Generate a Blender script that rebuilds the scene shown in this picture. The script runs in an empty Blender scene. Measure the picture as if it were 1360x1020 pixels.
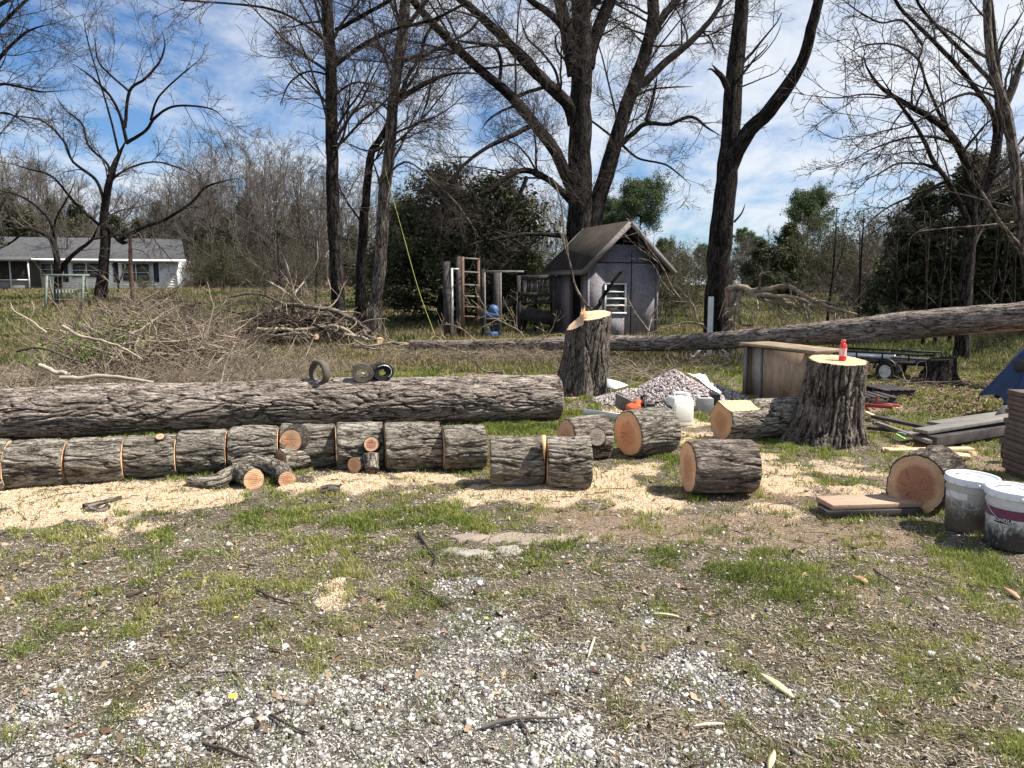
import bpy, math, random
import numpy as np
random.seed(7)
RG = np.random.default_rng(11)
SC = bpy.context.scene
COL = SC.collection
R = math.radians
# ------------------------------------------------------------------ camera maths (photo 1360 x 1020)
F = 1027.0; CH = 1.6; PITCH = math.atan(130.0 / F)
CAMP = np.array([0, 0, CH])

def ray(px, py):
    x = (px - 680) / F; y = -(py - 510) / F
    c, s = math.cos(PITCH), math.sin(PITCH)
    return np.array([x, c + y * s, -s + y * c])

def G(px, py, z=0.0):
    d = ray(px, py); t = (z - CH) / d[2]
    return CAMP + d * t

def At(px, py, Y):
    d = ray(px, py)
    return CAMP + d * (Y / d[1])

def terr(x, y):
    x = np.asarray(x, float); y = np.asarray(y, float)
    t = np.clip((y - 24) / 37, 0, None)
    h = 1.25 * np.where(t < 1, t * t * (3 - 2 * t), 1 + 0.35 * (t - 1))
    return h * np.clip(1 - (x - 0) / 90, 0.45, 1.0)

# ------------------------------------------------------------------ noise
_gr = np.random.default_rng(5).normal(size=(256, 3)); _gr /= np.linalg.norm(_gr, axis=1)[:, None]
def perlin(P):
    P = np.asarray(P, float)
    i = np.floor(P).astype(np.int64); f = P - i
    u = f * f * f * (f * (f * 6 - 15) + 10)
    def g(dx, dy, dz):
        h = ((i[:, 0] + dx) * 73856093) ^ ((i[:, 1] + dy) * 19349663) ^ ((i[:, 2] + dz) * 83492791)
        h = (h ^ (h >> 13)) * 1274126177
        h = (h ^ (h >> 15)) & 255
        v = _gr[h]
        return v[:, 0] * (f[:, 0] - dx) + v[:, 1] * (f[:, 1] - dy) + v[:, 2] * (f[:, 2] - dz)
    def L(a, b, t): return a + (b - a) * t
    x00 = L(g(0, 0, 0), g(1, 0, 0), u[:, 0]); x10 = L(g(0, 1, 0), g(1, 1, 0), u[:, 0])
    x01 = L(g(0, 0, 1), g(1, 0, 1), u[:, 0]); x11 = L(g(0, 1, 1), g(1, 1, 1), u[:, 0])
    return L(L(x00, x10, u[:, 1]), L(x01, x11, u[:, 1]), u[:, 2]) * 1.5
def fbm(P, o=4):
    P = np.asarray(P, float); s = 0; a = 1.0
    for k in range(o):
        s = s + a * perlin(P * 2 ** k + 17.3 * k); a *= 0.5
    return s
def n2(x, y, sc, seed=0.0, o=3):
    x = np.atleast_1d(x); y = np.atleast_1d(y)
    return fbm(np.stack([x * sc, y * sc, np.full(x.shape, seed)], 1), o)

# ------------------------------------------------------------------ mesh helpers
def mk(name, V, faces, mat=None, parent=None, smooth=False, attrs=None, org=None, loc=None):
    """faces: list of int arrays (M,k). attrs: name -> (N,3) vectors or (N,) floats. org: subtracted from V."""
    V = np.asarray(V, float).reshape(-1, 3)
    if org is not None: V = V - np.asarray(org, float)
    if not isinstance(faces, list): faces = [faces]
    faces = [np.asarray(f, np.int32) for f in faces if len(f)]; faces = [f[None] if f.ndim == 1 else f for f in faces]
    me = bpy.data.meshes.new(name)
    me.vertices.add(len(V)); me.vertices.foreach_set('co', V.astype(np.float32).ravel())
    tot = sum(f.size for f in faces); npoly = sum(len(f) for f in faces)
    me.loops.add(tot); me.polygons.add(npoly)
    me.loops.foreach_set('vertex_index', np.concatenate([f.ravel() for f in faces]))
    ls = []; s = 0
    for f in faces:
        ls.append(np.arange(len(f)) * f.shape[1] + s); s += f.size
    me.polygons.foreach_set('loop_start', np.concatenate(ls).astype(np.int32))
    me.update(calc_edges=True)
    if smooth: me.polygons.foreach_set('use_smooth', np.ones(npoly, bool))
    for k, a in (attrs or {}).items():
        a = np.asarray(a, np.float32)
        if a.ndim == 2:
            at = me.attributes.new(k, 'FLOAT_VECTOR', 'POINT'); at.data.foreach_set('vector', a.ravel())
        else:
            at = me.attributes.new(k, 'FLOAT', 'POINT'); at.data.foreach_set('value', a)
    if mat: me.materials.append(mat)
    o = bpy.data.objects.new(name, me); COL.objects.link(o)
    if parent: o.parent = parent
    if loc is not None: o.location = loc
    return o

def tag(o, label, cat, group=None, kind=None):
    o['label'] = label; o['category'] = cat
    if group: o['group'] = group
    if kind: o['kind'] = kind
    return o
def empty(name, loc=(0, 0, 0), rz=0.0, rot=None):
    o = bpy.data.objects.new(name, None); COL.objects.link(o)
    o.location = [float(v) for v in loc]; o.rotation_euler = rot if rot else (0, 0, rz)
    o.empty_display_size = 0.1
    return o
def copytree(o, parent=None):
    c = o.copy(); COL.objects.link(c)
    if parent: c.parent = parent
    for ch in list(o.children):
        copytree(ch, c)
    return c

def tube_arrays(P, Rr, k, off=0, rnd=None):
    """P (N,n,3), R (N,n) -> verts, quads, bk"""
    P = np.asarray(P, float); Rr = np.asarray(Rr, float)
    N, n, _ = P.shape
    T = np.gradient(P, axis=1); T /= np.linalg.norm(T, axis=2, keepdims=True) + 1e-9
    mt = P[:, -1] - P[:, 0]; mt /= np.linalg.norm(mt, axis=1, keepdims=True) + 1e-9
    ref = np.where(np.abs(mt[:, 2:3]) > 0.8, np.array([[1.0, 0, 0]]), np.array([[0, 0, 1.0]]))
    U = np.cross(T, ref[:, None, :]); U /= np.linalg.norm(U, axis=2, keepdims=True) + 1e-9
    W = np.cross(T, U)
    th = np.arange(k) * 2 * np.pi / k
    c, s = np.cos(th), np.sin(th)
    V = P[:, :, None, :] + Rr[:, :, None, None] * (c[None, None, :, None] * U[:, :, None, :] + s[None, None, :, None] * W[:, :, None, :])
    seg = np.linalg.norm(np.diff(P, axis=1), axis=2); S = np.concatenate([np.zeros((N, 1)), np.cumsum(seg, 1)], 1)
    if rnd is None: rnd = RG.random((N, 1)) * 30
    S = S + rnd
    rr = Rr[:, :, None]
    bk = np.stack([c * rr, s * rr, np.repeat(S[:, :, None], k, 2)], 3)
    base = (np.arange(N) * n * k)[:, None, None]
    i = np.arange(n - 1)[None, :, None]; j = np.arange(k)[None, None, :]; j2 = (j + 1) % k
    a = base + i * k + j; b = base + i * k + j2; cc = base + (i + 1) * k + j2; d = base + (i + 1) * k + j
    Fq = np.stack([a, b, cc, d], 3).reshape(-1, 4) + off
    return V.reshape(-1, 3), Fq, bk.reshape(-1, 3)

class MB:
    def __init__(s): s.V = []; s.F = {}; s.B = []; s.n = 0
    def add(s, V, faces, bk=None):
        V = np.asarray(V, float).reshape(-1, 3)
        if not isinstance(faces, list): faces = [faces]
        for f in faces:
            f = np.asarray(f, int)
            if f.ndim == 1: f = f[None]
            if len(f): s.F.setdefault(f.shape[1], []).append(f + s.n)
        s.V.append(V); s.B.append(V if bk is None else bk); s.n += len(V); return s
    def box(s, c, size, rot=None):
        """c centre, size full dims, rot 3x3"""
        h = np.array(size, float) / 2
        q = np.array([[x, y, z] for z in (-1, 1) for y in (-1, 1) for x in (-1, 1)], float) * h
        if rot is not None: q = q @ np.asarray(rot).T
        return s.add(q + np.asarray(c, float), [[0, 2, 3, 1], [4, 5, 7, 6], [0, 1, 5, 4], [2, 6, 7, 3], [0, 4, 6, 2], [1, 3, 7, 5]])
    def bar(s, a, b, w, h=None, roll=0):
        """square bar from a to b"""
        a = np.asarray(a, float); b = np.asarray(b, float); h = h or w
        t = b - a; L = np.linalg.norm(t); t /= L
        r = np.array([0, 0, 1.0]) if abs(t[2]) < 0.9 else np.array([0, 1.0, 0])
        u = np.cross(r, t); u /= np.linalg.norm(u); v = np.cross(t, u)
        M = np.stack([t, u, v], 1)
        return s.box((a + b) / 2, (L, w, h), M)
    def tube(s, pts, r, k=10, caps=True):
        P = np.asarray(pts, float)[None]; n = P.shape[1]
        Rr = np.broadcast_to(np.asarray(r, float), (1, n)) if np.ndim(r) <= 1 else r
        V, Fq, bk = tube_arrays(P, Rr, k)
        s.add(V, Fq, bk)
        if caps:
            for ring in (0, n - 1):
                idx = np.arange(k) + ring * k
                s.add(V[idx], [list(range(k))[::-1] if ring else list(range(k))], bk[idx])
        return s
    def lathe(s, prof, k=32, c=(0, 0, 0)):
        th = np.arange(k) * 2 * np.pi / k
        prof = np.asarray(prof, float); n = len(prof)
        V = np.stack([prof[:, :1] * np.cos(th), prof[:, :1] * np.sin(th), np.repeat(prof[:, 1:2], k, 1)], 2).reshape(-1, 3)
        i = np.arange(n - 1)[:, None]; j = np.arange(k)[None]; j2 = (j + 1) % k
        f = np.stack([i * k + j, i * k + j2, (i + 1) * k + j2, (i + 1) * k + j], 2).reshape(-1, 4)
        return s.add(V + np.asarray(c, float), f)
    def build(s, name, mat, parent=None, smooth=False, org=None, bevel=0, loc=None):
        V = np.concatenate(s.V); faces = [np.concatenate(v) for v in s.F.values()]
        o = mk(name, V, faces, mat, parent, smooth, {'bk': np.concatenate(s.B)}, org, loc)
        if bevel:
            m = o.modifiers.new('b', 'BEVEL'); m.width = bevel; m.segments = 2; m.limit_method = 'ANGLE'
        return o
def rotz(a):
    c, s = math.cos(a), math.sin(a); return np.array([[c, -s, 0], [s, c, 0], [0, 0, 1.0]])
def rotx(a):
    c, s = math.cos(a), math.sin(a); return np.array([[1, 0, 0], [0, c, -s], [0, s, c]])
def roty(a):
    c, s = math.cos(a), math.sin(a); return np.array([[c, 0, s], [0, 1, 0], [-s, 0, c]])
def spline(pts, n):
    """Catmull-Rom resample to n points (any dims)"""
    P = np.asarray(pts, float)
    if len(P) == 2: return P[0] + (P[1] - P[0]) * np.linspace(0, 1, n)[:, None]
    d = np.r_[0, np.cumsum(np.linalg.norm(np.diff(P, axis=0), axis=1))]
    Q = np.vstack([2 * P[0] - P[1], P, 2 * P[-1] - P[-2]])
    out = []
    for s in np.linspace(0, d[-1], n):
        i = min(max(np.searchsorted(d, s) - 1, 0), len(P) - 2)
        t = (s - d[i]) / max(d[i + 1] - d[i], 1e-9)
        a, b, c, e = Q[i], Q[i + 1], Q[i + 2], Q[i + 3]
        out.append(0.5 * (2 * b + (c - a) * t + (2 * a - 5 * b + 4 * c - e) * t * t + (-a + 3 * b - 3 * c + e) * t ** 3))
    return np.array(out)

# ------------------------------------------------------------------ materials
class NT:
    def __init__(s, name):
        s.m = bpy.data.materials.new(name); s.m.use_nodes = True
        s.t = s.m.node_tree; s.t.nodes.clear()
        s.out = s.n('ShaderNodeOutputMaterial'); s.p = s.n('ShaderNodeBsdfPrincipled')
        s.l(s.p.outputs[0], s.out.inputs[0]); s.p.inputs['Specular IOR Level'].default_value = 0.2
    def n(s, typ, **kw):
        x = s.t.nodes.new(typ)
        for k, v in kw.items():
            if hasattr(x, k): setattr(x, k, v)
            else: x.inputs[k.replace('_', ' ')].default_value = v
        return x
    def l(s, a, b): s.t.links.new(a, b)
    def obj(s): return s.n('ShaderNodeTexCoord').outputs['Object']
    def attr(s, nm, o='Vector'): return s.n('ShaderNodeAttribute', attribute_name=nm).outputs[o]
    def map(s, v, sc=(1, 1, 1), rot=(0, 0, 0), loc=(0, 0, 0)):
        m = s.n('ShaderNodeMapping'); s.l(v, m.inputs[0])
        m.inputs['Scale'].default_value = sc; m.inputs['Rotation'].default_value = rot; m.inputs['Location'].default_value = loc
        return m.outputs[0]
    def noise(s, v, scale=5, detail=4, rough=0.55, dist=0, out='Fac'):
        x = s.n('ShaderNodeTexNoise'); s.l(v, x.inputs['Vector'])
        x.inputs['Scale'].default_value = scale; x.inputs['Detail'].default_value = detail
        x.inputs['Roughness'].default_value = rough; x.inputs['Distortion'].default_value = dist
        return x.outputs[out]
    def vor(s, v, scale=5, feature='F1', out='Distance', rnd=1.0):
        x = s.n('ShaderNodeTexVoronoi', feature=feature); s.l(v, x.inputs['Vector'])
        x.inputs['Scale'].default_value = scale; x.inputs['Randomness'].default_value = rnd
        return x.outputs[out]
    def ramp(s, fac, stops, interp='LINEAR'):
        r = s.n('ShaderNodeValToRGB'); s.l(fac, r.inputs[0]); r.color_ramp.interpolation = interp
        e = r.color_ramp.elements
        while len(e) < len(stops): e.new(0.5)
        for x, (p, c) in zip(e, stops):
            x.position = p; x.color = (c, c, c, 1) if isinstance(c, (int, float)) else (*c, 1)
        return r.outputs[0]
    def mix(s, f, a, b, mode='MIX'):
        x = s.n('ShaderNodeMix', data_type='RGBA', blend_type=mode)
        for sock, v in ((x.inputs[0], f), (x.inputs[6], a), (x.inputs[7], b)):
            if isinstance(v, (int, float)): sock.default_value = v if sock == x.inputs[0] else (v, v, v, 1)
            elif isinstance(v, tuple): sock.default_value = (*v, 1)
            else: s.l(v, sock)
        return x.outputs[2]
    def math(s, op, a, b=None, clamp=False):
        x = s.n('ShaderNodeMath', operation=op, use_clamp=clamp)
        for sock, v in ((x.inputs[0], a), (x.inputs[1], b)):
            if v is None: continue
            if isinstance(v, (int, float)): sock.default_value = v
            else: s.l(v, sock)
        return x.outputs[0]
    def sep(s, v):
        x = s.n('ShaderNodeSeparateXYZ'); s.l(v, x.inputs[0]); return x.outputs
    def bump(s, h, strength=0.5, dist=0.01, nrm=None):
        b = s.n('ShaderNodeBump'); s.l(h, b.inputs['Height'])
        b.inputs['Strength'].default_value = strength; b.inputs['Distance'].default_value = dist
        if nrm: s.l(nrm, b.inputs['Normal'])
        s.l(b.outputs[0], s.p.inputs['Normal']); return b.outputs[0]
    def fin(s, col=None, rough=0.85, spec=None, metal=None):
        if col is not None:
            if isinstance(col, tuple): s.p.inputs['Base Color'].default_value = (*col, 1)
            else: s.l(col, s.p.inputs['Base Color'])
        if isinstance(rough, (int, float)): s.p.inputs['Roughness'].default_value = rough
        else: s.l(rough, s.p.inputs['Roughness'])
        if spec is not None: s.p.inputs['Specular IOR Level'].default_value = spec
        if metal is not None: s.p.inputs['Metallic'].default_value = metal
        return s.m

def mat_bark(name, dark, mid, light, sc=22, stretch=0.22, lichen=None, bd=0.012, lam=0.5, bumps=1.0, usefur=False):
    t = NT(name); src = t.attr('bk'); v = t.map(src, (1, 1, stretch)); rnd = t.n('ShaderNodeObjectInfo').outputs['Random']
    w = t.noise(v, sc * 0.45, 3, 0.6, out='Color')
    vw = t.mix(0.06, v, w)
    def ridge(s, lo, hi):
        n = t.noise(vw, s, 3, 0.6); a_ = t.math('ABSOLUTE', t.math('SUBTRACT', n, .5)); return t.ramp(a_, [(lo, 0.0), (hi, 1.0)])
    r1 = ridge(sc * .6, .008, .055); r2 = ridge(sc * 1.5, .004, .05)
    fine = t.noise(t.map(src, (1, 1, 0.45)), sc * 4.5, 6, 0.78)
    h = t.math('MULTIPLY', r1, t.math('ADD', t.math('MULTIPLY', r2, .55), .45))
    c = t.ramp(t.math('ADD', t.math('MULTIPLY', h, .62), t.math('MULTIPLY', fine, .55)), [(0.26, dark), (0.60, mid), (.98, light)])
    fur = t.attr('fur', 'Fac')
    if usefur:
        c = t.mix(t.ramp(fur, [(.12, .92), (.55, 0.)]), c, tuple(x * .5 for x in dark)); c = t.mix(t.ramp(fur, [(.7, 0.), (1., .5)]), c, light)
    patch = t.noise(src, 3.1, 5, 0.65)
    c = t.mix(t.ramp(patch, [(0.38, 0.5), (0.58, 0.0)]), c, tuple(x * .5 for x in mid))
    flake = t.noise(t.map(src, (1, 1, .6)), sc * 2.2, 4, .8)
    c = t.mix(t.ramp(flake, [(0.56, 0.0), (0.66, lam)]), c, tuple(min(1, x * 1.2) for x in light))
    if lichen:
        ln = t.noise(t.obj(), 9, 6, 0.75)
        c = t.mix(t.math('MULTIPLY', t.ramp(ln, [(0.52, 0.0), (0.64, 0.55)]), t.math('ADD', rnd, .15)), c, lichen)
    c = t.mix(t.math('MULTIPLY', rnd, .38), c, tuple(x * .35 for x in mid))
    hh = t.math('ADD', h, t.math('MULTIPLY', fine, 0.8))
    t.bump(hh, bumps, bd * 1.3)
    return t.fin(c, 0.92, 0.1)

def mat_simple(name, col, rough=0.7, spec=0.3, var=0.25, sc=6, bump=0.0, metal=None, dirt=None, stretch=(1, 1, 1)):
    t = NT(name); v = t.map(t.obj(), stretch)
    n = t.noise(v, sc, 6, 0.65)
    c = t.mix(t.ramp(n, [(0.3, 0.0), (0.7, 1.0)]), tuple(x * (1 - var) for x in col), tuple(min(1, x * (1 + var)) for x in col))
    if dirt:
        d = t.noise(t.obj(), sc * 0.6, 8, 0.75)
        c = t.mix(t.ramp(d, [(0.48, 0.0), (0.66, dirt[1])]), c, dirt[0])
    if bump: t.bump(t.noise(v, sc * 5, 5, 0.7), bump, 0.01)
    return t.fin(c, rough, spec, metal)

def mat_tint(name, stops, rough=0.8, trans=0.0, spec=0.2):
    t = NT(name)
    c = t.ramp(t.attr('tint', 'Fac'), stops)
    if trans:
        t.fin(c, rough, spec)
        tr = t.n('ShaderNodeBsdfTranslucent'); t.l(c, tr.inputs[0])
        ms = t.n('ShaderNodeMixShader'); ms.inputs[0].default_value = trans
        t.l(t.p.outputs[0], ms.inputs[1]); t.l(tr.outputs[0], ms.inputs[2]); t.l(ms.outputs[0], t.out.inputs[0])
        return t.m
    return t.fin(c, rough, spec)

def mat_endgrain(name, sap, heart, hr=0.62, rings=70):
    """fresh cut end grain; local XY is the cut plane (attribute bk = local coords)"""
    t = NT(name); rnd = t.n('ShaderNodeObjectInfo').outputs['Random']
    cmb_ = t.n('ShaderNodeCombineXYZ'); t.l(t.math('MULTIPLY', t.math('SUBTRACT', rnd, .5), .09), cmb_.inputs[0]); t.l(t.math('MULTIPLY', t.math('SUBTRACT', t.math('FRACT', t.math('MULTIPLY', rnd, 7.3)), .5), .09), cmb_.inputs[1])
    va_ = t.n('ShaderNodeVectorMath', operation='ADD'); t.l(t.attr('bk'), va_.inputs[0]); t.l(cmb_.outputs[0], va_.inputs[1]); v = va_.outputs[0]
    nz = t.noise(v, 7, 3, 0.6, out='Color')
    vv = t.mix(0.05, v, nz)
    s = t.sep(vv)
    r = t.math('SQRT', t.math('ADD', t.math('MULTIPLY', s[0], s[0]), t.math('MULTIPLY', s[1], s[1])))
    rn = t.attr('rad', 'Fac')
    q = t.math('ADD', rn, t.math('MULTIPLY', t.math('SUBTRACT', t.noise(v, 9, 4, 0.6), 0.5), 0.35))
    c = t.ramp(q, [(0.0, tuple(x * 0.85 for x in heart)), (hr - 0.05, heart), (hr + 0.1, sap), (1.0, tuple(x * 0.95 for x in sap))])
    ring = t.math('SINE', t.math('MULTIPLY', r, rings * 6.28))
    c = t.mix(t.ramp(ring, [(0.3, 0.0), (1.0, 0.16)]), c, tuple(x * 0.6 for x in heart))
    saw = t.noise(t.map(v, (3, 60, 3), (0, 0, 0.5)), 3, 3, 0.6)
    c = t.mix(t.ramp(saw, [(0.4, 0.0), (0.75, 0.25)]), c, tuple(min(1, x * 1.25) for x in sap))
    st = t.noise(v, 5, 5, 0.7)
    c = t.mix(t.ramp(st, [(0.5, 0.0), (0.75, 0.45)]), c, tuple(x * 0.5 for x in heart))
    an_ = t.math('ARCTAN2', s[1], s[0]); cv = t.n('ShaderNodeCombineXYZ'); t.l(t.math('ADD', t.math('MULTIPLY', an_, 1.6), t.math('MULTIPLY', rnd, 20)), cv.inputs[0]); t.l(t.math('MULTIPLY', r, 1.5), cv.inputs[1])
    cr = t.math('ABSOLUTE', t.math('SUBTRACT', t.noise(cv.outputs[0], 1.6, 2, .5), .5))
    crk = t.math('MULTIPLY', t.ramp(cr, [(.0, .85), (.016, 0.)]), t.ramp(rn, [(.45, 1.), (.8, 0.)]))
    c = t.mix(crk, c, tuple(x * .18 for x in heart))
    blot = t.noise(t.attr('bk'), 14, 6, .75); c = t.mix(t.ramp(blot, [(.50, 0.), (.68, .45)]), c, tuple(x * .62 for x in sap))
    c = t.mix(t.math('MULTIPLY', rnd, .35), c, tuple(x * .6 for x in heart))
    t.bump(t.math('ADD', saw, t.math('MULTIPLY', ring, 0.15)), 0.8, 0.006)
    return t.fin(c, 0.8, 0.2)

M = {}
M['bark_log'] = mat_bark('bark_log', (.020, .016, .013), (.185, .148, .122), (.54, .46, .40), 26, .20, None, usefur=True)
M['bark_round'] = mat_bark('bark_round', (.018, .015, .011), (.205, .17, .135), (.54, .49, .42), 24, .24, (.31, .32, .25), usefur=True)
M['bark_stump'] = mat_bark('bark_stump', (.012, .009, .008), (.10, .080, .064), (.34, .29, .25), 24, .22, (.15, .16, .11), bd=.016, usefur=True)
M['bark_tree'] = mat_bark('bark_tree', (.005, .004, .0035), (.024, .019, .017), (.085, .073, .066), 15, .2, None, .02)
M['bark_limb'] = mat_bark('bark_limb', (.03, .025, .02), (.16, .135, .11), (.40, .35, .30), 18, .3, None, .01)
M['bark_pale'] = mat_bark('bark_pale', (.025, .02, .016), (.10, .08, .068), (.34, .29, .25), 14, .2, None, .015)
M['twig'] = mat_simple('twig', (.060, .048, .042), .85, .1, .35, 3)
M['twig_grey'] = mat_simple('twig_grey', (.125, .108, .094), .85, .1, .35, 1.5)
M['stick'] = mat_simple('stick', (.225, .18, .135), .85, .15, .75, 6)
M['stick_pale'] = mat_simple('stick_pale', (.42, .36, .28), .85, .15, .35, 3, 0.3)
M['end_pale'] = mat_endgrain('end_pale', (.78, .53, .33), (.72, .43, .26), .45)
M['end_orange'] = mat_endgrain('end_orange', (.68, .43, .26), (.56, .30, .17), .55)
M['end_red'] = mat_endgrain('end_red', (.62, .41, .25), (.38, .17, .105), .66)
M['knot'] = mat_endgrain('knot', (.27, .24, .20), (.20, .17, .14), .5)
M['fresh'] = mat_simple('fresh_wood', (.72, .48, .25), .8, .2, .18, 14, 0.3, stretch=(1, 1, .2))
# ------------------------------------------------------------------ ground masks
def blob(px, py, rx, ry, w=1.0):
    c = G(px, py); a = G(px, py - ry); b = G(px, py + ry)
    return (c[0], c[1], rx / F * c[1], max((a[1] - b[1]) / 2, .05), w)
B_SAW = [blob(*b) for b in [(-40, 665, 130, 26), (110, 672, 130, 24), (235, 665, 90, 22), (170, 655, 140, 15), (30, 690, 90, 14), (470, 640, 60, 16), (560, 635, 90, 14, .8),
        (690, 655, 130, 16, .9), (800, 640, 70, 28), (850, 625, 45, 18, .85), (930, 580, 60, 12, .9), (905, 560, 40, 12, .7), (1030, 640, 60, 24, .75), (1110, 625, 70, 14, .7), (1000, 612, 40, 14, .7), (880, 668, 110, 16, .65),
        (750, 522, 40, 7), (820, 545, 35, 6, .7), (1240, 600, 60, 8, .7), (395, 650, 40, 12, .6), (435, 805, 40, 22, .75), (175, 945, 50, 25, .7), (190, 700, 60, 18, .6), (1150, 660, 60, 18, .7), (1030, 670, 90, 20, .6)]]
B_GRS = [blob(*b) for b in [(400, 690, 90, 22), (520, 690, 120, 24), (640, 700, 70, 22, .9), (450, 725, 130, 22, .9), (700, 570, 90, 14), (640, 545, 70, 10), (770, 548, 60, 8, .8), (250, 640, 60, 6, .7), (60, 705, 60, 12, .7), (250, 705, 40, 14, .9),
        (720, 760, 70, 18), (1000, 760, 70, 20), (1060, 790, 70, 28), (970, 800, 50, 16, .9), (1110, 820, 70, 22, .8), (1290, 750, 70, 26, 1.2), (1200, 760, 60, 14, .7), (1180, 610, 40, 12, .9), (1000, 640, 40, 12, .6), (1090, 650, 40, 10, .6),
        (880, 650, 30, 10, .8), (870, 612, 30, 6, .5), (500, 500, 160, 8, .9), (480, 480, 140, 7, .7), (300, 820, 90, 30, .35), (1280, 900, 90, 60, .8), (1200, 960, 100, 60, .75), (1060, 870, 90, 30, .55), (340, 760, 60, 16, .6), (1340, 990, 60, 50, .9), (1100, 700, 40, 12, .3), (390, 870, 80, 20, .35), (560, 850, 60, 20, .4), (230, 800, 120, 30, .35),
        (800, 800, 60, 20, .7), (880, 740, 60, 16, .7), (1330, 810, 60, 25, .6), (930, 480, 80, 8, .6), (1270, 470, 130, 14, 1.1), (1130, 460, 60, 10, 1), (1170, 470, 60, 14, 1.1), (100, 730, 120, 14, .4), (680, 795, 60, 14, .5), (860, 850, 60, 20, .4)]]
B_GRV = [blob(*b) for b in [(250, 900, 260, 60, .6), (760, 820, 140, 40, .6), (600, 1010, 500, 60, .95), (1000, 960, 200, 60, .55), (60, 940, 120, 60), (300, 960, 180, 60), (520, 930, 150, 60), (470, 990, 200, 50), (680, 960, 140, 70), (650, 850, 110, 50, .9), (770, 880, 120, 50, .9), (900, 900, 120, 60, .75), (900, 990, 160, 50, .8), (1060, 920, 120, 50, .55), (1100, 1000, 150, 40, .5),
        (620, 775, 50, 20, .8), (180, 870, 100, 30, .7), (90, 985, 160, 60, 1), (830, 820, 90, 26, .5), (1010, 850, 80, 30, .45), (800, 725, 60, 16, .4), (450, 1080, 500, 60, 1), (1000, 1080, 300, 60, .7), (1290, 960, 60, 30, .3), (710, 790, 80, 20, .6)]]
B_DRT = [blob(*b) for b in [(980, 700, 140, 24, 1.2), (850, 700, 120, 22, 1.1), (1120, 710, 100, 18, 1.1), (1000, 655, 140, 20, .9), (1290, 610, 110, 26, 1.1), (1330, 660, 80, 40), (1200, 640, 60, 20, .7), (1200, 540, 100, 14, .7), (700, 510, 80, 7, .8), (620, 500, 70, 6, .7), (760, 690, 80, 14, .8),
        (1150, 800, 90, 30, .5), (680, 715, 70, 12, .8), (1000, 740, 80, 14, .5), (880, 510, 80, 14, .6)]]
B_LEAF = [blob(*b) for b in [(430, 468, 80, 8, 1.4), (250, 470, 200, 12, .7), (560, 490, 220, 8, .8), (500, 470, 70, 5, 1), (700, 480, 90, 8, .9), (1250, 508, 150, 20, 1.2), (1150, 520, 80, 14, 1.1), (1300, 540, 100, 14, 1.1), (1340, 500, 80, 14, 1.0), (1060, 500, 80, 8, .8), (560, 480, 200, 5, .7), (880, 478, 120, 6, .7), (620, 470, 120, 6, .8), (600, 455, 90, 6, .8), (150, 800, 160, 40, .35), (420, 820, 120, 30, .35), (880, 780, 120, 30, .3)]]
def bsum(bl, x, y):
    s = np.zeros(len(x))
    for cx, cy, rx, ry, w in bl:
        s = np.maximum(s, w * np.exp(-(((x - cx) / rx) ** 2 + ((y - cy) / ry) ** 2) * .8))
    return s
def masks(x, y):
    nA = n2(x, y, 1.6, 3.1, 4); nB = n2(x, y, 3.7, 9.7, 4); nC = n2(x, y, .35, 5.5, 3)
    def th(v, n, lo, hi): return np.clip((v + n - lo) / (hi - lo), 0, 1)
    saw = th(bsum(B_SAW, x, y), .34 * nB + .22 * nA, .36, .64)
    grs = th(bsum(B_GRS, x, y), .55 * nA + .45 * nB, .38, 1.15)
    grv = th(bsum(B_GRV, x, y), .30 * nA + .25 * nB, .38, .75)
    drt = th(bsum(B_DRT, x, y), .3 * nA, .35, .7)
    lef = th(bsum(B_LEAF, x, y), .35 * nB, .35, .8)
    far = np.clip((y - 13) / 5, 0, 1)
    fg = np.clip(.42 + 1.1 * nC + .5 * nA - .35 * np.clip((y - 50) / 10, 0, 1), 0, 1) * far
    moss = np.clip(.26 + .75 * nA + .45 * nB, 0, 1) * .8 * (1 - far) * (1 - .85 * np.clip(bsum(B_DRT, x, y) * 1.3, 0, 1)) * (1 - .9 * saw) * np.clip(1 - .9 * bsum(B_GRV, x, y), .1, 1) * np.clip((y - 2.2) / 1.2, .25, 1)
    grs = np.maximum(np.maximum(grs, fg), moss) * (1 - .7 * drt) * (1 - .75 * lef); 
    saw = saw * (1 - .45 * np.clip(grs * 1.2 - .4, 0, 1))
    return saw, grs, grv, drt, lef, nA, nB

def lines(segs):
    out = [segs[0][0]]
    for a, b, st in segs:
        n = max(1, int(round((b - a) / st))); out += list(np.linspace(a, b, n + 1)[1:])
    return np.array(out)
xs = lines([(-700, -100, 60), (-100, -30, 5), (-30, -9, .5), (-9, -5, .08), (-5, 5, .03), (5, 9, .08), (9, 30, .5), (30, 100, 5), (100, 700, 60)])
ys = lines([(-40, 0, 8), (0, 1.6, .4), (1.6, 6.2, .026), (6.2, 10, .045), (10, 16, .1), (16, 30, .4), (30, 100, 3), (100, 900, 60)])
GX, GY = np.meshgrid(xs, ys); gx, gy = GX.ravel(), GY.ravel()
saw, grs, grv, drt, lef, nA, nB = masks(gx, gy)
def gheight(x, y, det=True):
    x = np.atleast_1d(np.asarray(x, float)); y = np.atleast_1d(np.asarray(y, float))
    z = terr(x, y) + .035 * n2(x, y, .5, 1.2, 3) * np.clip(y / 4, 0, 1)
    if det:
        m = masks(x, y)
        z = z + .018 * m[0] * (.6 + m[5]) + .012 * m[1] * (.4 + m[6]) + .012 * n2(x, y, 5.0, 7.7, 3) + .006 * n2(x, y, 19.0, 2.7, 2)
    return z
gz = gheight(gx, gy)
nx, ny = len(xs), len(ys)
ii = np.arange(ny - 1)[:, None] * nx + np.arange(nx - 1)[None]
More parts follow.
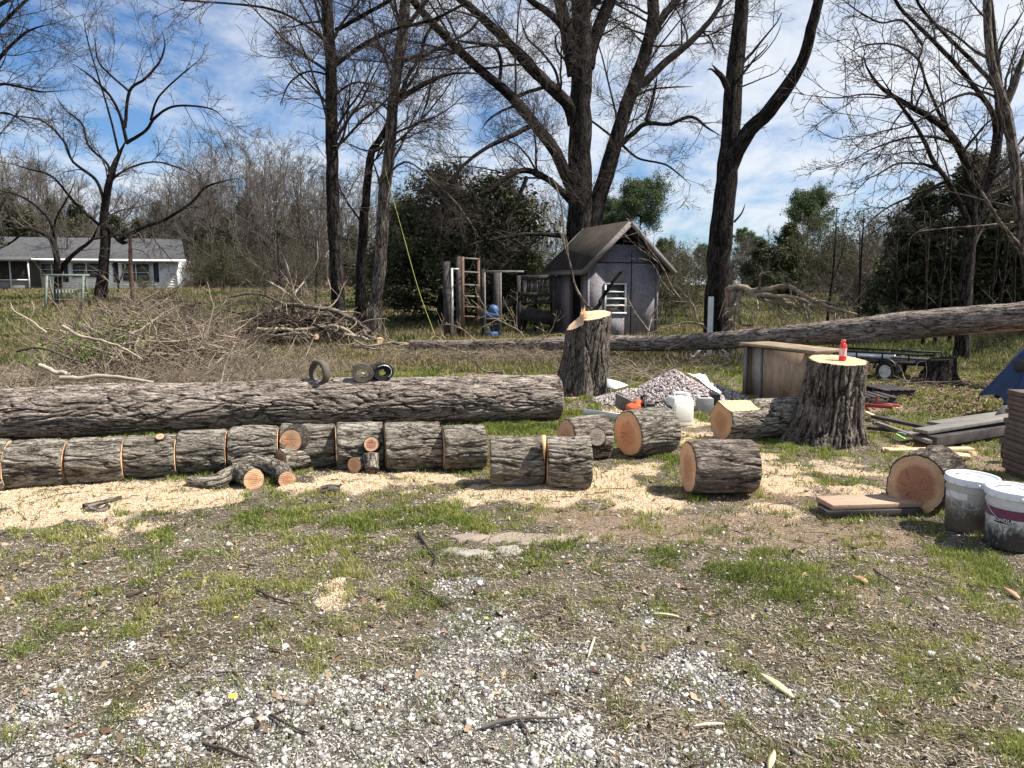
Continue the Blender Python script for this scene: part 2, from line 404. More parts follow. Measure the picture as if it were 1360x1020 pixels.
gf = np.stack([ii, ii + 1, ii + nx + 1, ii + nx], 2).reshape(-1, 4)

t = NT('ground'); o_ = t.n('ShaderNodeTexCoord').outputs['Object']
mA = t.sep(t.attr('mA')); mB = t.sep(t.attr('mB'))
f1 = t.noise(o_, 14, 6, .7); f2 = t.noise(o_, 55, 5, .7); f3 = t.noise(o_, 2.2, 5, .6); f4 = t.noise(o_, 160, 3, .7)
c = t.mix(t.ramp(f1, [(.3, 0.), (.7, 1.)]), (.135, .11, .08), (.29, .25, .185))          # dead thatch
c = t.mix(t.ramp(f2, [(.45, 0.), (.7, .8)]), c, (.42, .37, .29))
c = t.mix(t.ramp(f3, [(.38, 0.), (.6, .75)]), c, (.135, .105, .075)); c = t.mix(t.ramp(t.noise(o_, .9, 5, .65), [(.45, 0.), (.6, .6)]), c, (.115, .105, .05))
def sharp(m, n, k=.5):
    q = t.math('ADD', m, t.math('MULTIPLY', t.math('SUBTRACT', n, .5), k * 2)); return t.ramp(q, [(.3, 0.), (.7, 1.)])
dirtc = t.mix(t.ramp(f2, [(.35, 0.), (.7, 1.)]), (.24, .165, .115), (.46, .35, .255))
c = t.mix(sharp(mB[0], f1, .4), c, dirtc)
lf = t.vor(o_, 22, out='Color'); lfc = t.ramp(t.sep(lf)[0], [(0., (.09, .055, .04)), (.5, (.20, .13, .09)), (1., (.34, .24, .18))])
c = t.mix(sharp(mB[1], f1, .4), c, lfc)
vv = t.n('ShaderNodeTexVoronoi'); t.l(o_, vv.inputs['Vector']); vv.inputs['Scale'].default_value = 42
gvc = t.ramp(t.sep(vv.outputs['Color'])[0], [(0., (.10, .09, .08)), (.4, (.26, .24, .22)), (1., (.48, .46, .43))])
gvc = t.mix(t.ramp(vv.outputs['Distance'], [(.3, 0.), (.75, .85)]), gvc, (.10, .08, .065))
c = t.mix(sharp(mA[2], f1, .5), c, gvc)
sawc = t.mix(t.ramp(f4, [(.35, 0.), (.65, 1.)]), (.60, .44, .29), (.88, .71, .50))
sawc = t.mix(t.ramp(f1, [(.5, 0.), (.75, .5)]), sawc, (.42, .30, .21))
c = t.mix(sharp(mA[0], f2, .35), c, sawc)
grc = t.mix(t.ramp(f2, [(.3, 0.), (.7, 1.)]), (.055, .065, .026), (.16, .165, .065))
grc = t.mix(t.ramp(f3, [(.42, 0.), (.62, .6)]), grc, (.27, .235, .14))
c = t.mix(t.math('MULTIPLY', sharp(mA[1], f1, .5), .85), c, grc)
hb = t.math('ADD', t.math('MULTIPLY', f1, 1.), t.math('ADD', t.math('MULTIPLY', f2, .7), t.math('MULTIPLY', f4, .3)))
t.bump(hb, 1.0, .05)
M['ground'] = t.fin(c, .95, .1)
ground = mk('ground', np.stack([gx, gy, gz], 1), gf, M['ground'], smooth=True,
            attrs={'mA': np.stack([saw, grs, grv], 1), 'mB': np.stack([drt, lef, nA * 0], 1)})
ground['kind'] = 'structure'

def _bil(x, y, fields):
    x = np.clip(np.atleast_1d(np.asarray(x, float)), xs[0], xs[-1] - 1e-6); y = np.clip(np.atleast_1d(np.asarray(y, float)), ys[0], ys[-1] - 1e-6)
    i = np.clip(np.searchsorted(xs, x, 'right') - 1, 0, nx - 2); j = np.clip(np.searchsorted(ys, y, 'right') - 1, 0, ny - 2)
    u = (x - xs[i]) / (xs[i + 1] - xs[i]); v = (y - ys[j]) / (ys[j + 1] - ys[j]); k = j * nx + i
    return [f[k] * (1 - u) * (1 - v) + f[k + 1] * u * (1 - v) + f[k + nx] * (1 - u) * v + f[k + nx + 1] * u * v for f in fields]
_FL = [saw, grs, grv, drt, lef, nA, nB]
def masks(x, y): return _bil(x, y, _FL)
def gheight(x, y, det=True): return _bil(x, y, [gz])[0]
# ------------------------------------------------------------------ scatter stuff
def wedge(n, y0, y1, power=1.0, margin=.4):
    """random ground points inside what the camera could see (plus margin), density falling with distance"""
    u = RG.random(n); y = (y0 ** (2 - power) + u * (y1 ** (2 - power) - y0 ** (2 - power))) ** (1 / (2 - power)) if power != 2 else y0 * (y1 / y0) ** u
    x = (RG.random(n) * 2 - 1) * (y * .70 + margin)
    return x, y
STONES = []
for k in range(14):
    # irregular convex-ish pebbles from a squashed jittered icosphere-like point set
    ph = (1 + 5 ** .5) / 2
    v = np.array([(-1, ph, 0), (1, ph, 0), (-1, -ph, 0), (1, -ph, 0), (0, -1, ph), (0, 1, ph), (0, -1, -ph), (0, 1, -ph), (ph, 0, -1), (ph, 0, 1), (-ph, 0, -1), (-ph, 0, 1)], float)
    v /= np.linalg.norm(v[0]); v *= (1 + RG.normal(size=(12, 1)) * .20 + RG.normal(size=(12, 3)) * .12); v *= np.array([1, .5 + RG.random() * .4, .35 + RG.random() * .3])
    STONES.append(v)
ICO = np.array([(0, 11, 5), (0, 5, 1), (0, 1, 7), (0, 7, 10), (0, 10, 11), (1, 5, 9), (5, 11, 4), (11, 10, 2), (10, 7, 6), (7, 1, 8), (3, 9, 4), (3, 4, 2), (3, 2, 6), (3, 6, 8), (3, 8, 9), (4, 9, 5), (2, 4, 11), (6, 2, 10), (8, 6, 7), (9, 8, 1)])
def rand_rot(n, tilt=.5):
    a = RG.random(n) * 6.283; b = RG.normal(size=n) * tilt; c = RG.normal(size=n) * tilt
    ca, sa, cb, sb, cc, sc = np.cos(a), np.sin(a), np.cos(b), np.sin(b), np.cos(c), np.sin(c)
    Rm = np.zeros((n, 3, 3))
    Rm[:, 0, 0] = ca * cb; Rm[:, 0, 1] = ca * sb * sc - sa * cc; Rm[:, 0, 2] = ca * sb * cc + sa * sc
    Rm[:, 1, 0] = sa * cb; Rm[:, 1, 1] = sa * sb * sc + ca * cc; Rm[:, 1, 2] = sa * sb * cc - ca * sc
    Rm[:, 2, 0] = -sb; Rm[:, 2, 1] = cb * sc; Rm[:, 2, 2] = cb * cc
    return Rm
def scatter(shapes, faces, pos, size, tilt=.5, tint=None):
    n = len(pos); pick = RG.integers(0, len(shapes), n); S = np.stack(shapes)[pick]
    Rm = rand_rot(n, tilt)
    V = np.einsum('nij,nkj->nki', Rm, S * size[:, None, None]) + pos[:, None, :]
    k = S.shape[1]; Fc = (faces[None] + (np.arange(n) * k)[:, None, None]).reshape(-1, faces.shape[1])
    tint = RG.random(n) if tint is None else tint
    return V.reshape(-1, 3), Fc, np.repeat(tint, k)
M['stone'] = mat_tint('stone', [(0., (.09, .08, .07)), (.3, (.27, .255, .23)), (.65, (.46, .445, .415)), (1., (.68, .66, .62))], .85)
x, y = wedge(230000, 1.9, 9, 1.2)
m = masks(x, y); keep = RG.random(len(x)) < np.clip(m[2] ** 1.3 * (.75 + .8 * n2(x, y, 4, 3.3, 2)) * (1 - .5 * m[0]), .03 + .05 * (y < 5), 1) * np.clip(1.5 - y / 9, .2, 1)
x, y = x[keep], y[keep]
sz = np.clip(.0056 * np.exp(RG.normal(size=len(x)) * .48), .003, .024)
V, Fc, tn = scatter(STONES, ICO, np.stack([x, y, gheight(x, y) + sz * .15], 1), sz, .35)
x2, y2 = wedge(300000, 1.9, 6.5, 1.3); m2 = masks(x2, y2); k2 = RG.random(len(x2)) < np.clip(m2[2] * .62 + .03, 0, 1) * (1 - .8 * m2[0]); x2, y2 = x2[k2], y2[k2]
OCT = [np.array([(1, 0, 0), (0, 1, 0), (-1, 0, 0), (0, -1, 0), (0, 0, .7), (0, 0, -.7)]) * (1 + RG.normal(size=(6, 1)) * .25) for _ in range(8)]
s2 = .0022 + .0024 * RG.random(len(x2)); V2, F2, t2 = scatter(OCT, np.array([(0, 1, 4), (1, 2, 4), (2, 3, 4), (3, 0, 4), (1, 0, 5), (2, 1, 5), (3, 2, 5), (0, 3, 5)]), np.stack([x2, y2, gheight(x2, y2) + s2 * .3], 1), s2, .6)
Fc = np.concatenate([Fc, F2 + len(V)]); V = np.concatenate([V, V2]); tn = np.concatenate([tn, t2 * .85]); print('grit', len(x2))
tag(mk('gravel', V, Fc, M['stone'], attrs={'tint': tn}), 'loose pale limestone gravel strewn over the foreground', 'gravel', kind='stuff')
print('gravel', len(x))

def blades(x, y, h, w, lean, tint, segs=2):
    n = len(x); z = gheight(x, y)
    a = RG.random(n) * 6.283; la = RG.random(n) * 6.283
    d = np.stack([np.cos(a), np.sin(a), np.zeros(n)], 1); l = np.stack([np.cos(la), np.sin(la), np.zeros(n)], 1) * (lean * h)[:, None]
    b = np.stack([x, y, z - .004], 1)
    up = np.array([0, 0, 1.0])
    p = [b - d * w[:, None] / 2, b + d * w[:, None] / 2]
    mid = b + up * (h * .55)[:, None] + l * .35
    p += [mid - d * w[:, None] * .38, mid + d * w[:, None] * .38, b + up * (h * .92)[:, None] + l]
    V = np.stack(p, 1).reshape(-1, 3); o = (np.arange(n) * 5)[:, None]
    return V, [o + np.array([[0, 1, 3, 2]]), o + np.array([[2, 3, 4]])], np.repeat(tint, 5)
M['grass'] = mat_tint('grass', [(0., (.07, .095, .018)), (.45, (.20, .25, .05)), (.72, (.33, .34, .09)), (1., (.42, .35, .18))], .7, .35)
x, y = wedge(1300000, 2.0, 15, 1.15)
m = masks(x, y); cl = n2(x, y, 7, 4.4, 2)
keep = RG.random(len(x)) < np.clip(m[1] * 1.05 + cl * .8 - .08, .014, 1) * (1 - .6 * m[2]) * (1 - .8 * m[0]) * np.clip(.45 + y / 12, 0, 1)
x, y = x[keep], y[keep]; cl = cl[keep]
h = (.022 + .022 * RG.random(len(x))) * (1 + .5 * cl) * (1 + np.clip(y - 6, 0, 8) * .09); w = .0035 + .0012 * np.clip(y - 3, 0, 20)
tn = np.clip(.50 + .5 * n2(x, y, 1.1, 8.8, 2) + RG.normal(size=len(x)) * .18, 0, 1)
V, Fc, tt = blades(x, y, h, w, RG.random(len(x)) * 1.1, tn)
tag(mk('grass', V, Fc, M['grass'], attrs={'tint': tt}), 'short patchy green grass growing through the yard', 'grass', kind='stuff')
print('grass', len(x))
x, y = wedge(230000, 14, 75, 1.6, 3)
m = masks(x, y)
h = (.09 + .12 * RG.random(len(x))) * (1 + np.clip((y - 40) / 25, 0, 1.5)) * np.clip(y / 22, .5, 1); w = .012 + .0011 * y
tn = np.clip(.88 - .62 * m[1] + .45 * n2(x, y, .45, 2.2, 3) + .20 * RG.normal(size=len(x)) + .25 * np.clip((y - 48) / 12, 0, 1), 0, 1)
V, Fc, tt = blades(x, y, h, w, RG.random(len(x)) * .8, tn)
M['lawn'] = mat_tint('lawn', [(0., (.035, .055, .016)), (.4, (.11, .13, .038)), (.7, (.19, .175, .075)), (1., (.27, .21, .13))], .8, .3)
tag(mk('lawn_grass', V, Fc, M['lawn'], attrs={'tint': tt}), 'longer green and tan grass of the field behind the fallen trunk', 'grass', kind='stuff')
# straw lying flat
def flats(x, y, L, w, tint, lift=.004, tilt=.15):
    n = len(x); S = [np.array([(-.5, -.5, 0), (.5, -.5, 0), (.5, .5, 0), (-.5, .5, 0)], float), np.array([(-.5, -.3, 0), (.4, -.5, 0), (.5, .4, 0.), (-.3, .5, .0)], float)]
    pick = RG.integers(0, 2, n); Sx = np.stack(S)[pick] * np.stack([L, w, w], 1)[:, None, :]
    Rm = rand_rot(n, tilt); V = np.einsum('nij,nkj->nki', Rm, Sx) + np.stack([x, y, gheight(x, y) + lift], 1)[:, None, :]
    return V.reshape(-1, 3), [np.arange(n * 4).reshape(-1, 4)], np.repeat(tint, 4)
M['straw'] = mat_tint('straw', [(0., (.07, .052, .038)), (.4, (.19, .155, .115)), (.8, (.34, .29, .22)), (1., (.50, .44, .35))], .9)
x, y = wedge(260000, 1.9, 14, 1.3); m = masks(x, y)
keep = RG.random(len(x)) < np.clip((.8 + .5 * n2(x, y, 2.2, 6.6, 3)) * (1 - .9 * m[0] - .75 * m[2] - .5 * m[1] - .7 * m[3]), .03, 1); x, y = x[keep], y[keep]
n_ = len(x)
V, Fc, tt = flats(x, y, .012 + .030 * RG.random(n_) ** 1.5, .0014 + .0018 * RG.random(n_) + .0004 * y, np.clip(.55 + .28 * RG.normal(size=n_), 0, 1), .006, .22)
tag(mk('dry_grass', V, Fc, M['straw'], attrs={'tint': tt}), 'flattened dead straw and thatch covering the yard', 'dry grass', kind='stuff')
M['leaf_dead'] = mat_tint('leaf_dead', [(0., (.06, .035, .022)), (.4, (.16, .10, .06)), (.8, (.30, .21, .14)), (1., (.46, .35, .25))], .8)
x, y = wedge(240000, 2.0, 24, 1.3, 1); m = masks(x, y)
keep = RG.random(len(x)) < np.clip(m[4] * 1.1 + .02 + .05 * (y > 9) * (y < 20) - m[0] * .2, 0.01, 1); x, y = x[keep], y[keep]; n_ = len(x)
sL = .03 + .035 * RG.random(n_) + .0015 * y
LEAFS = [np.array([(-1, 0, .1), (-.55, -.35, .0), (-.1, -.22, .05), (.35, -.5, .18), (1, .05, .3), (.4, .45, .05), (0, .25, .0), (-.5, .4, .16)]) * [1, 1, s_] for s_ in (1, -1, 1.8, .4)]
V, Fc, tt = scatter(LEAFS, np.array([[0, 1, 2, 7], [7, 2, 3, 6], [6, 3, 4, 5]]), np.stack([x, y, gheight(x, y) + .008], 1), sL * .42, .45, RG.random(n_) ** 1.2)
tag(mk('leaf_litter', V, Fc, M['leaf_dead'], attrs={'tint': tt}), 'brown dead oak leaves scattered on the ground', 'dead leaves', kind='stuff')
M['chips'] = mat_tint('chips', [(0., (.50, .36, .24)), (.4, (.76, .565, .37)), (1., (.93, .78, .58))], .9)
x, y = wedge(800000, 2.2, 12, 1.3); m = masks(x, y)
keep = RG.random(len(x)) < np.clip(m[0] * 1.0, .012, 1); x, y = x[keep], y[keep]; n_ = len(x)
V, Fc, tt = flats(x, y, .004 + .009 * RG.random(n_) ** 2, .0025 + .003 * RG.random(n_), RG.random(n_), .004, .45)
tag(mk('wood_chips', V, Fc, M['chips'], attrs={'tint': tt}), 'fresh pale sawdust and saw chips heaped along the cut logs', 'sawdust', kind='stuff')
print('chips', n_)
# dark small twigs lying around
def walk(p0, d, L, n, wob, up=0.0, flat=False):
    N = len(p0); P = np.zeros((N, n, 3)); P[:, 0] = p0; d = d / (np.linalg.norm(d, axis=1, keepdims=True) + 1e-9)
    st = (np.asarray(L) / (n - 1))[:, None]
    for i in range(1, n):
        d = d + RG.normal(size=(N, 3)) * wob; d[:, 2] += up
        d /= np.linalg.norm(d, axis=1, keepdims=True); P[:, i] = P[:, i - 1] + d * st
    return P
x, y = wedge(5200, 2.1, 16, 1.0); a = RG.random(len(x)) * 6.28
Lr = .03 + .20 * RG.random(len(x)) ** 2.5 + .006 * y
P = walk(np.stack([x, y, x * 0], 1), np.stack([np.cos(a), np.sin(a), 0 * a], 1), Lr, 5, .22)
P[:, :, 2] = gheight(P[:, :, 0].ravel(), P[:, :, 1].ravel()).reshape(P.shape[:2]) + .008 + .01 * RG.random((len(x), 1))
r0 = .0012 + .0028 * RG.random((len(x), 1)) ** 2
V, Fq, bk = tube_arrays(P, r0 * np.linspace(1, .45, 5)[None], 4)
tag(mk('twigs', V, Fq, M['twig'], attrs={'bk': bk}), 'small dark twigs littering the yard', 'twigs', kind='stuff')
# ------------------------------------------------------------------ logs
def barkd(th, s, r, seed, f=15, st=.24):
    p = np.stack([np.cos(th) * r, np.sin(th) * r, s * st], 1) * f + seed * 7.1
    w = np.stack([perlin(p * .6 + 3), perlin(p * .6 + 40), perlin(p * .6 + 80)], 1)
    q = p + w * .7
    a = np.clip(np.abs(perlin(q)) / .24, 0, 1) ** .8
    b = np.clip(np.abs(perlin(q * 2.3 + 11)) / .3, 0, 1)
    cc_ = np.clip(np.abs(perlin(q * np.array([5, 5, 3.0]) + 31)) / .3, 0, 1)
    return a * .8 + b * .32 + cc_ * .12 - .7

def frame(a):
    a = np.asarray(a, float); a = a / np.linalg.norm(a)
    r = np.array([0, 0, 1.0]) if abs(a[2]) < .9 else np.array([0, 1.0, 0])
    u = np.cross(r, a); u /= np.linalg.norm(u); v = np.cross(a, u)
    return np.stack([u, v, a], 1)      # columns

def cap(parent, name, mat, C, Fm, zc, rfun, org, sign, nz=0.0, k=96, rings=14, seed=0, tilt=(0, 0)):
    th = np.arange(k) * 2 * np.pi / k; rr = rfun(th)
    V = [[0, 0, 0]]; rad = [0.0]
    for i in range(1, rings + 1):
        q = i / rings
        for j in range(k): V.append([math.cos(th[j]) * rr[j] * q, math.sin(th[j]) * rr[j] * q, 0]); rad.append(q)
    V = np.array(V); V[:, 2] = zc + tilt[0] * V[:, 0] + tilt[1] * V[:, 1] + .0025 * fbm(V * np.array([9, 50, 1]) + seed, 2)
    f3 = [[0, 1 + j, 1 + (j + 1) % k] for j in range(k)]
    f4 = [[1 + (i - 1) * k + j, 1 + i * k + j, 1 + i * k + (j + 1) % k, 1 + (i - 1) * k + (j + 1) % k] for i in range(1, rings) for j in range(k)]
    f3 = np.array(f3); f4 = np.array(f4)
    if sign < 0: f3 = f3[:, ::-1]; f4 = f4[:, ::-1]
    W = C + V @ Fm.T
    return mk(name, W, [f3, f4], mat, parent, True, {'bk': V, 'rad': np.array(rad)}, org)

def log(name, label, cat, p0, p1, r0, r1, barkm='bark_round', ends=('end_pale', 'end_pale'), seed=1, k=220, dens=130, oval=.04, depth=.012, group=None,
        bend=0.0, lump=.05, flat=None, f=15, knot=None, tilt=0, endface=(True, True)):
    p0 = np.asarray(p0, float); p1 = np.asarray(p1, float); a = p1 - p0; L = np.linalg.norm(a); Fm = frame(a)
    nz = max(8, int(L * dens)); th = np.arange(k) * 2 * np.pi / k; z = np.linspace(0, L, nz)
    TH, Z = np.meshgrid(th, z); TH, Z = TH.ravel(), Z.ravel()
    rb = r0 + (r1 - r0) * Z / L
    lowp = np.stack([np.cos(TH) * 1.2, np.sin(TH) * 1.2, Z * .9], 1) + seed * 3.3
    rb = rb * (1 + oval * np.cos(2 * TH + seed) + lump * fbm(lowp, 2))
    edge = np.minimum(Z, L - Z); ef = np.clip(edge / .02, 0, 1)
    bd_ = barkd(TH, Z, r0, seed, f); rr = rb + depth * bd_ * (.5 + .5 * ef) - .004 * (1 - ef)
    if knot is not None:
        kt, kz, kr, kh = knot
        dth = (TH - kt + np.pi) % (2 * np.pi) - np.pi; dd = np.sqrt((dth * r0) ** 2 + (Z - kz) ** 2)
        rr = rr + kh * np.exp(-(dd / kr) ** 2 * 1.3)
    X = np.cos(TH) * rr; Y = np.sin(TH) * rr
    if flat is not None:                       # sawn slab: clip against plane  n.xy <= h for z<zf
        ang, h, zf = flat; q = X * math.cos(ang) + Y * math.sin(ang); msk = (Z < zf)
        cut = np.where(msk, np.minimum(q, h), q); dq = q - cut; X -= dq * math.cos(ang); Y -= dq * math.sin(ang)
    bz = bend * np.sin(np.pi * Z / L)
    V = np.stack([X, Y + bz, Z], 1)
    i = np.arange(nz - 1)[:, None] * k; j = np.arange(k)[None]; j2 = (j + 1) % k
    fq = np.stack([i + j, i + j2, i + k + j2, i + k + j], 2).reshape(-1, 4)
    # bark thickness rings turned inwards at both ends
    def inner(z_idx, frac):
        b = V[z_idx * k:(z_idx + 1) * k].copy(); b[:, :2] *= frac; b[:, 1] += 0; return b
    n0 = len(V); V = np.vstack([V, inner(0, .93), inner(nz - 1, .93)])
    jj = np.arange(k); jn = (jj + 1) % k
    e0 = np.stack([n0 + jj, n0 + jn, jn, jj], 1); b1 = (nz - 1) * k; n1_ = n0 + k
    e1 = np.stack([b1 + jj, b1 + jn, n1_ + jn, n1_ + jj], 1)
    bk = V.copy()
    org = np.array([(p0[0] + p1[0]) / 2, (p0[1] + p1[1]) / 2, 0.0])
    root = empty(name, org); tag(root, label, cat, group)
    W = p0 + V @ Fm.T
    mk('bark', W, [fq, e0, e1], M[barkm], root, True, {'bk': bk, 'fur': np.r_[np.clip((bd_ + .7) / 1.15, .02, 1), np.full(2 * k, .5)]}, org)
    def rf(b):
        ring = V[b:b + k, :2]
        def g(t):
            q = np.linalg.norm(ring, axis=1) * .955; return np.interp(t, np.r_[th, 2 * np.pi], np.r_[q, q[0]])
        return g
    if endface[0]: cap(root, 'cut_face', M[ends[0]], p0, Fm, -.003, rf(0), org, -1, seed=seed)
    if endface[1]: cap(root, 'cut_face', M[ends[1]], p0, Fm, L + .003, rf(b1), org, 1, seed=seed + 3)
    if flat is not None:
        ang, h, zf = flat; w = math.sqrt(max(r0 * r0 - h * h, 1e-4)) * .95
        u = np.array([math.cos(ang), math.sin(ang), 0]); v = np.array([-math.sin(ang), math.cos(ang), 0])
        nn = 24; g = []
        for a_ in range(nn):
            for b_ in range(9):
                zz = .0 + zf * .985 * a_ / (nn - 1); ww = w * (1 - .25 * (a_ / (nn - 1)) ** 6) * (b_ / 4 - 1)
                g.append(u * (h + .004 + .003 * math.sin(a_ * 1.7 + b_)) + v * ww + np.array([0, 0, zz]))
        g = np.array(g); ia = np.arange(nn - 1)[:, None] * 9; ib = np.arange(8)[None]
        fs = np.stack([ia + ib, ia + ib + 1, ia + 10 + ib, ia + 9 + ib], 2).reshape(-1, 4)
        mk('sawn_flat', p0 + g @ Fm.T, [fs[:, ::-1]], M['fresh'], root, True, None, org)
    return root

def cylsolve(yt, yb):
    b1 = PITCH + math.atan((yb - 510) / F); b0 = PITCH + math.atan((yt - 510) / F)
    phi = (b0 + b1) / 2; de = (b1 - b0) / 2
    Rr = CH / (1 + math.sin(phi) / math.sin(de)); d = Rr / math.sin(de)
    return d * math.cos(phi), Rr
def xat(px, Y, z):      # world x on column px for point at depth Y, height z
    py_dep = math.cos(PITCH) * Y + math.sin(PITCH) * (CH - z)
    return (px - 680) / F * py_dep

# the big trunk lying across the left half
Ya, Ra = cylsolve(520, 584); Yb, Rb = cylsolve(498, 555)
pa = np.array([xat(0, Ya, Ra), Ya, Ra]); pb = np.array([xat(741, Yb, Rb), Yb, Rb])
dirv = (pb - pa); pa2 = pa - dirv * .32
print('biglog', Ya, Ra, Yb, Rb)
FT = log('felled_trunk', 'long thick felled trunk lying behind the row of cut rounds, with straps on top', 'log', pa2 - [0, 0, .02], pb - [0, 0, .01], Ra * 1.02, Rb * 1.0,
    'bark_log', ('end_pale', 'end_orange'), 3, 240, 110, .02, .022, f=13, lump=.07, bend=.04)

# row of rounds
ROW = [(-72, 12, 587, 650, 'leftmost round of the row, cut off by the left edge of the picture'),
       (14, 90, 585, 645, 'second round from the left in the row, with a bright cut on its right'),
       (94, 166, 580, 640, 'third round from the left in the row, standing proud of its right neighbour'),
       (170, 236, 576, 634, 'round in the row carrying a small orange sawn knot on its top'),
       (239, 302, 571, 629, 'round in the row directly right of the one with the knot on top'),
       (306, 370, 567, 625, 'round directly behind the forked limb, left of the big orange branch scar'),
       (374, 445, 563, 620, 'round with a large orange sawn branch scar facing the camera'),
       (448, 508, 561, 621, 'round in the row behind the two small stacked limb pieces'),
       (511, 584, 560, 622, 'clean grey round, second from the right end of the row'),
       (588, 643, 563, 623, 'narrower round at the right end of the row under the trunk'),
       (651, 721, 580, 644, 'left one of the pair of touching rounds in the sawdust'),
       (725, 782, 580, 647, 'right one of the pair of touching rounds in the sawdust')]
YR = [cylsolve(a_[2], a_[3]) for a_ in ROW]; XC = [xat((a_[0] + a_[1]) / 2, yr[0], yr[1]) for a_, yr in zip(ROW, YR)]
slope = np.polyfit(XC[:10], [yr[0] for yr in YR[:10]], 1)[0]; print('slope', slope)
for i, (x0, x1, yt, yb, lab) in enumerate(ROW):
    Y, r = YR[i]; sl_ = (slope if i < 10 else .06) + RG.normal() * .012
    xa, xb = xat(x0, Y, r), xat(x1, Y, r); xc = (xa + xb) / 2; ya_, yb2 = Y + sl_ * (xa - xc), Y + sl_ * (xb - xc)
    xa, xb = xat(x0, ya_, r), xat(x1, yb2, r)
    a = np.array([xa, ya_, r * .97]); b = np.array([xb, yb2, r * .97])
    log('log_round', lab, 'log round', a, b, r, r * (1 + RG.normal() * .03), 'bark_round', ('end_orange', 'end_pale'), 10 + i, 220, 140, .035, .021, group='rounds cut from the same log', f=12 + 2.5 * RG.random(), lump=.09, bend=RG.normal() * .01)
    if i == 3: knot1 = (Y, r)
    if i == 6: knot2 = (Y, r)
    if i == 7: knot3 = (Y, r)
def stub(parent, c, n, r, L, mat='end_orange', seed=0, bark='bark_round', k=48):
    """sawn branch stub on a round"""
    c = np.asarray(c, float); n = np.asarray(n, float); n /= np.linalg.norm(n); Fm = frame(n); org = np.array(parent.location)
    th = np.arange(k) * 2 * np.pi / k; V = []
    for z, q in ((-.06, 1.5), (L * .3, 1.15), (L * .7, 1.04), (L, 1.0), (L, .9)):
        for t in th: V.append([math.cos(t) * r * q * (1 + .04 * math.sin(3 * t + seed)), math.sin(t) * r * q, z])
    V = np.array(V); fl = [[a * k + j, a * k + (j + 1) % k, (a + 1) * k + (j + 1) % k, (a + 1) * k + j] for a in range(4) for j in range(k)]
    mk('branch_stub', c + V @ Fm.T, [np.array(fl)], M[bark], parent, True, {'bk': V}, org)
    cap(parent, 'stub_cut', M[mat], c, Fm, L + .002, lambda t: np.full(len(t), r * .93), org, 1, k=k, rings=8, seed=seed)
rounds = [o for o in bpy.data.objects if o.name.startswith('log_round')]
rounds.sort(key=lambda o: o.location.x)
Y, r = knot1; stub(rounds[3], (xat(216, Y, 2 * r), Y - .04, 2 * r - .035), (.1, -.55, .85), .036, .03, seed=1)
Y, r = knot2; stub(rounds[6], (xat(396, Y, r), Y - r * .80, r * 1.35), (-.12, -.95, .22), .105, .055, seed=2)
Y, r = knot3; stub(rounds[7], (xat(493, Y - r, r), Y - r * .80, r * 1.15), (.1, -.95, .3), .065, .09, 'end_red', seed=2)

# loose rounds
def rnd_log(label, facepx, facepy, rad, n_az, L, sc=1.0, **kw):
    """face centre pixel, radius; n_az = azimuth of axis pointing away from the visible face (0=+Y, 90=+X)"""
    d = ray(facepx, facepy); z = rad * .97; t = (z - CH) / d[2]; c = CAMP + d * t
    a = np.array([math.sin(R(n_az)), math.cos(R(n_az)), 0]); print(label[:20], c)
    return log('log_round', label, 'log round', c, c + a * L, rad, rad * sc, **kw)
rnd_log('bark round with an orange sawn face, lying beside the chainsaw and white jug', 834, 576, .222, 62, .46, ends=('end_orange', 'end_pale'), seed=31, group='loose rounds', depth=.014)
rnd_log('dark ridged round nearest the middle, lying alone in sawdust with its shadow to the left', 914, 621, .212, 86, .50, ends=('end_orange', 'end_pale'), seed=32, group='loose rounds', depth=.02, f=11, barkm='bark_log')
rnd_log('log piece against the big stump with a slab sawn off its top', 958, 559, .215, 74, .98, sc=.95, ends=('end_orange', 'end_orange'), seed=33, group='loose rounds', flat=(R(106), .165, .38), depth=.016)
rnd_log('thick round showing a dark red heart with pale sapwood, beside the white buckets', 1216, 644, .212, 47, .44, ends=('end_red', 'end_pale'), seed=34, group='loose rounds', oval=.06, depth=.02, f=12, barkm='bark_stump')
kr = rnd_log('knotty burled round half hidden behind the pair of touching rounds', 752, 585, .19, 66, .40, ends=('end_orange', 'end_pale'), seed=35, group='loose rounds', lump=.14, depth=.022, f=10, knot=(R(-60), .2, .11, .035), barkm='bark_log')

c_ = At(792, 582, float(kr.location.y) - .20); stub(kr, c_ + [0, .05, 0], (.15, -.95, .25), .085, .04, 'knot', seed=4, bark='bark_log')
ww_ = rounds[11]; org_ = np.array(ww_.location); q_ = At(722, 590, YR[11][0] - .14)
w_ = MB(); w_.add(np.array([[-.018, -.03, .12], [.02, -.03, .12], [.006, -.09, -.1], [-.018, .05, .13], [.02, .05, .13], [.006, .0, -.1]]) * [1, 1, .8] + q_ + [0, .03, -.045], [[0, 1, 2], [5, 4, 3], [0, 2, 5, 3], [1, 4, 5, 2], [0, 3, 4, 1]]); w_.build('split_wedge', M['fresh'], ww_, False, org_)
for px_, an_k, rk in ((72, -.9, .035), (292, .9, .05), (330, -.5, .028), (560, -.3, .04), (655, .8, .032)):
    f_ = px_ / 741; c_ = pa + (pb - pa) * f_; rr_ = Ra + (Rb - Ra) * f_; n_k = np.array([.12, -math.cos(an_k), math.sin(an_k)]); stub(FT, c_ + n_k * (rr_ - .02), n_k, rk, .022, 'knot', seed=int(px_), bark='bark_log', k=32)
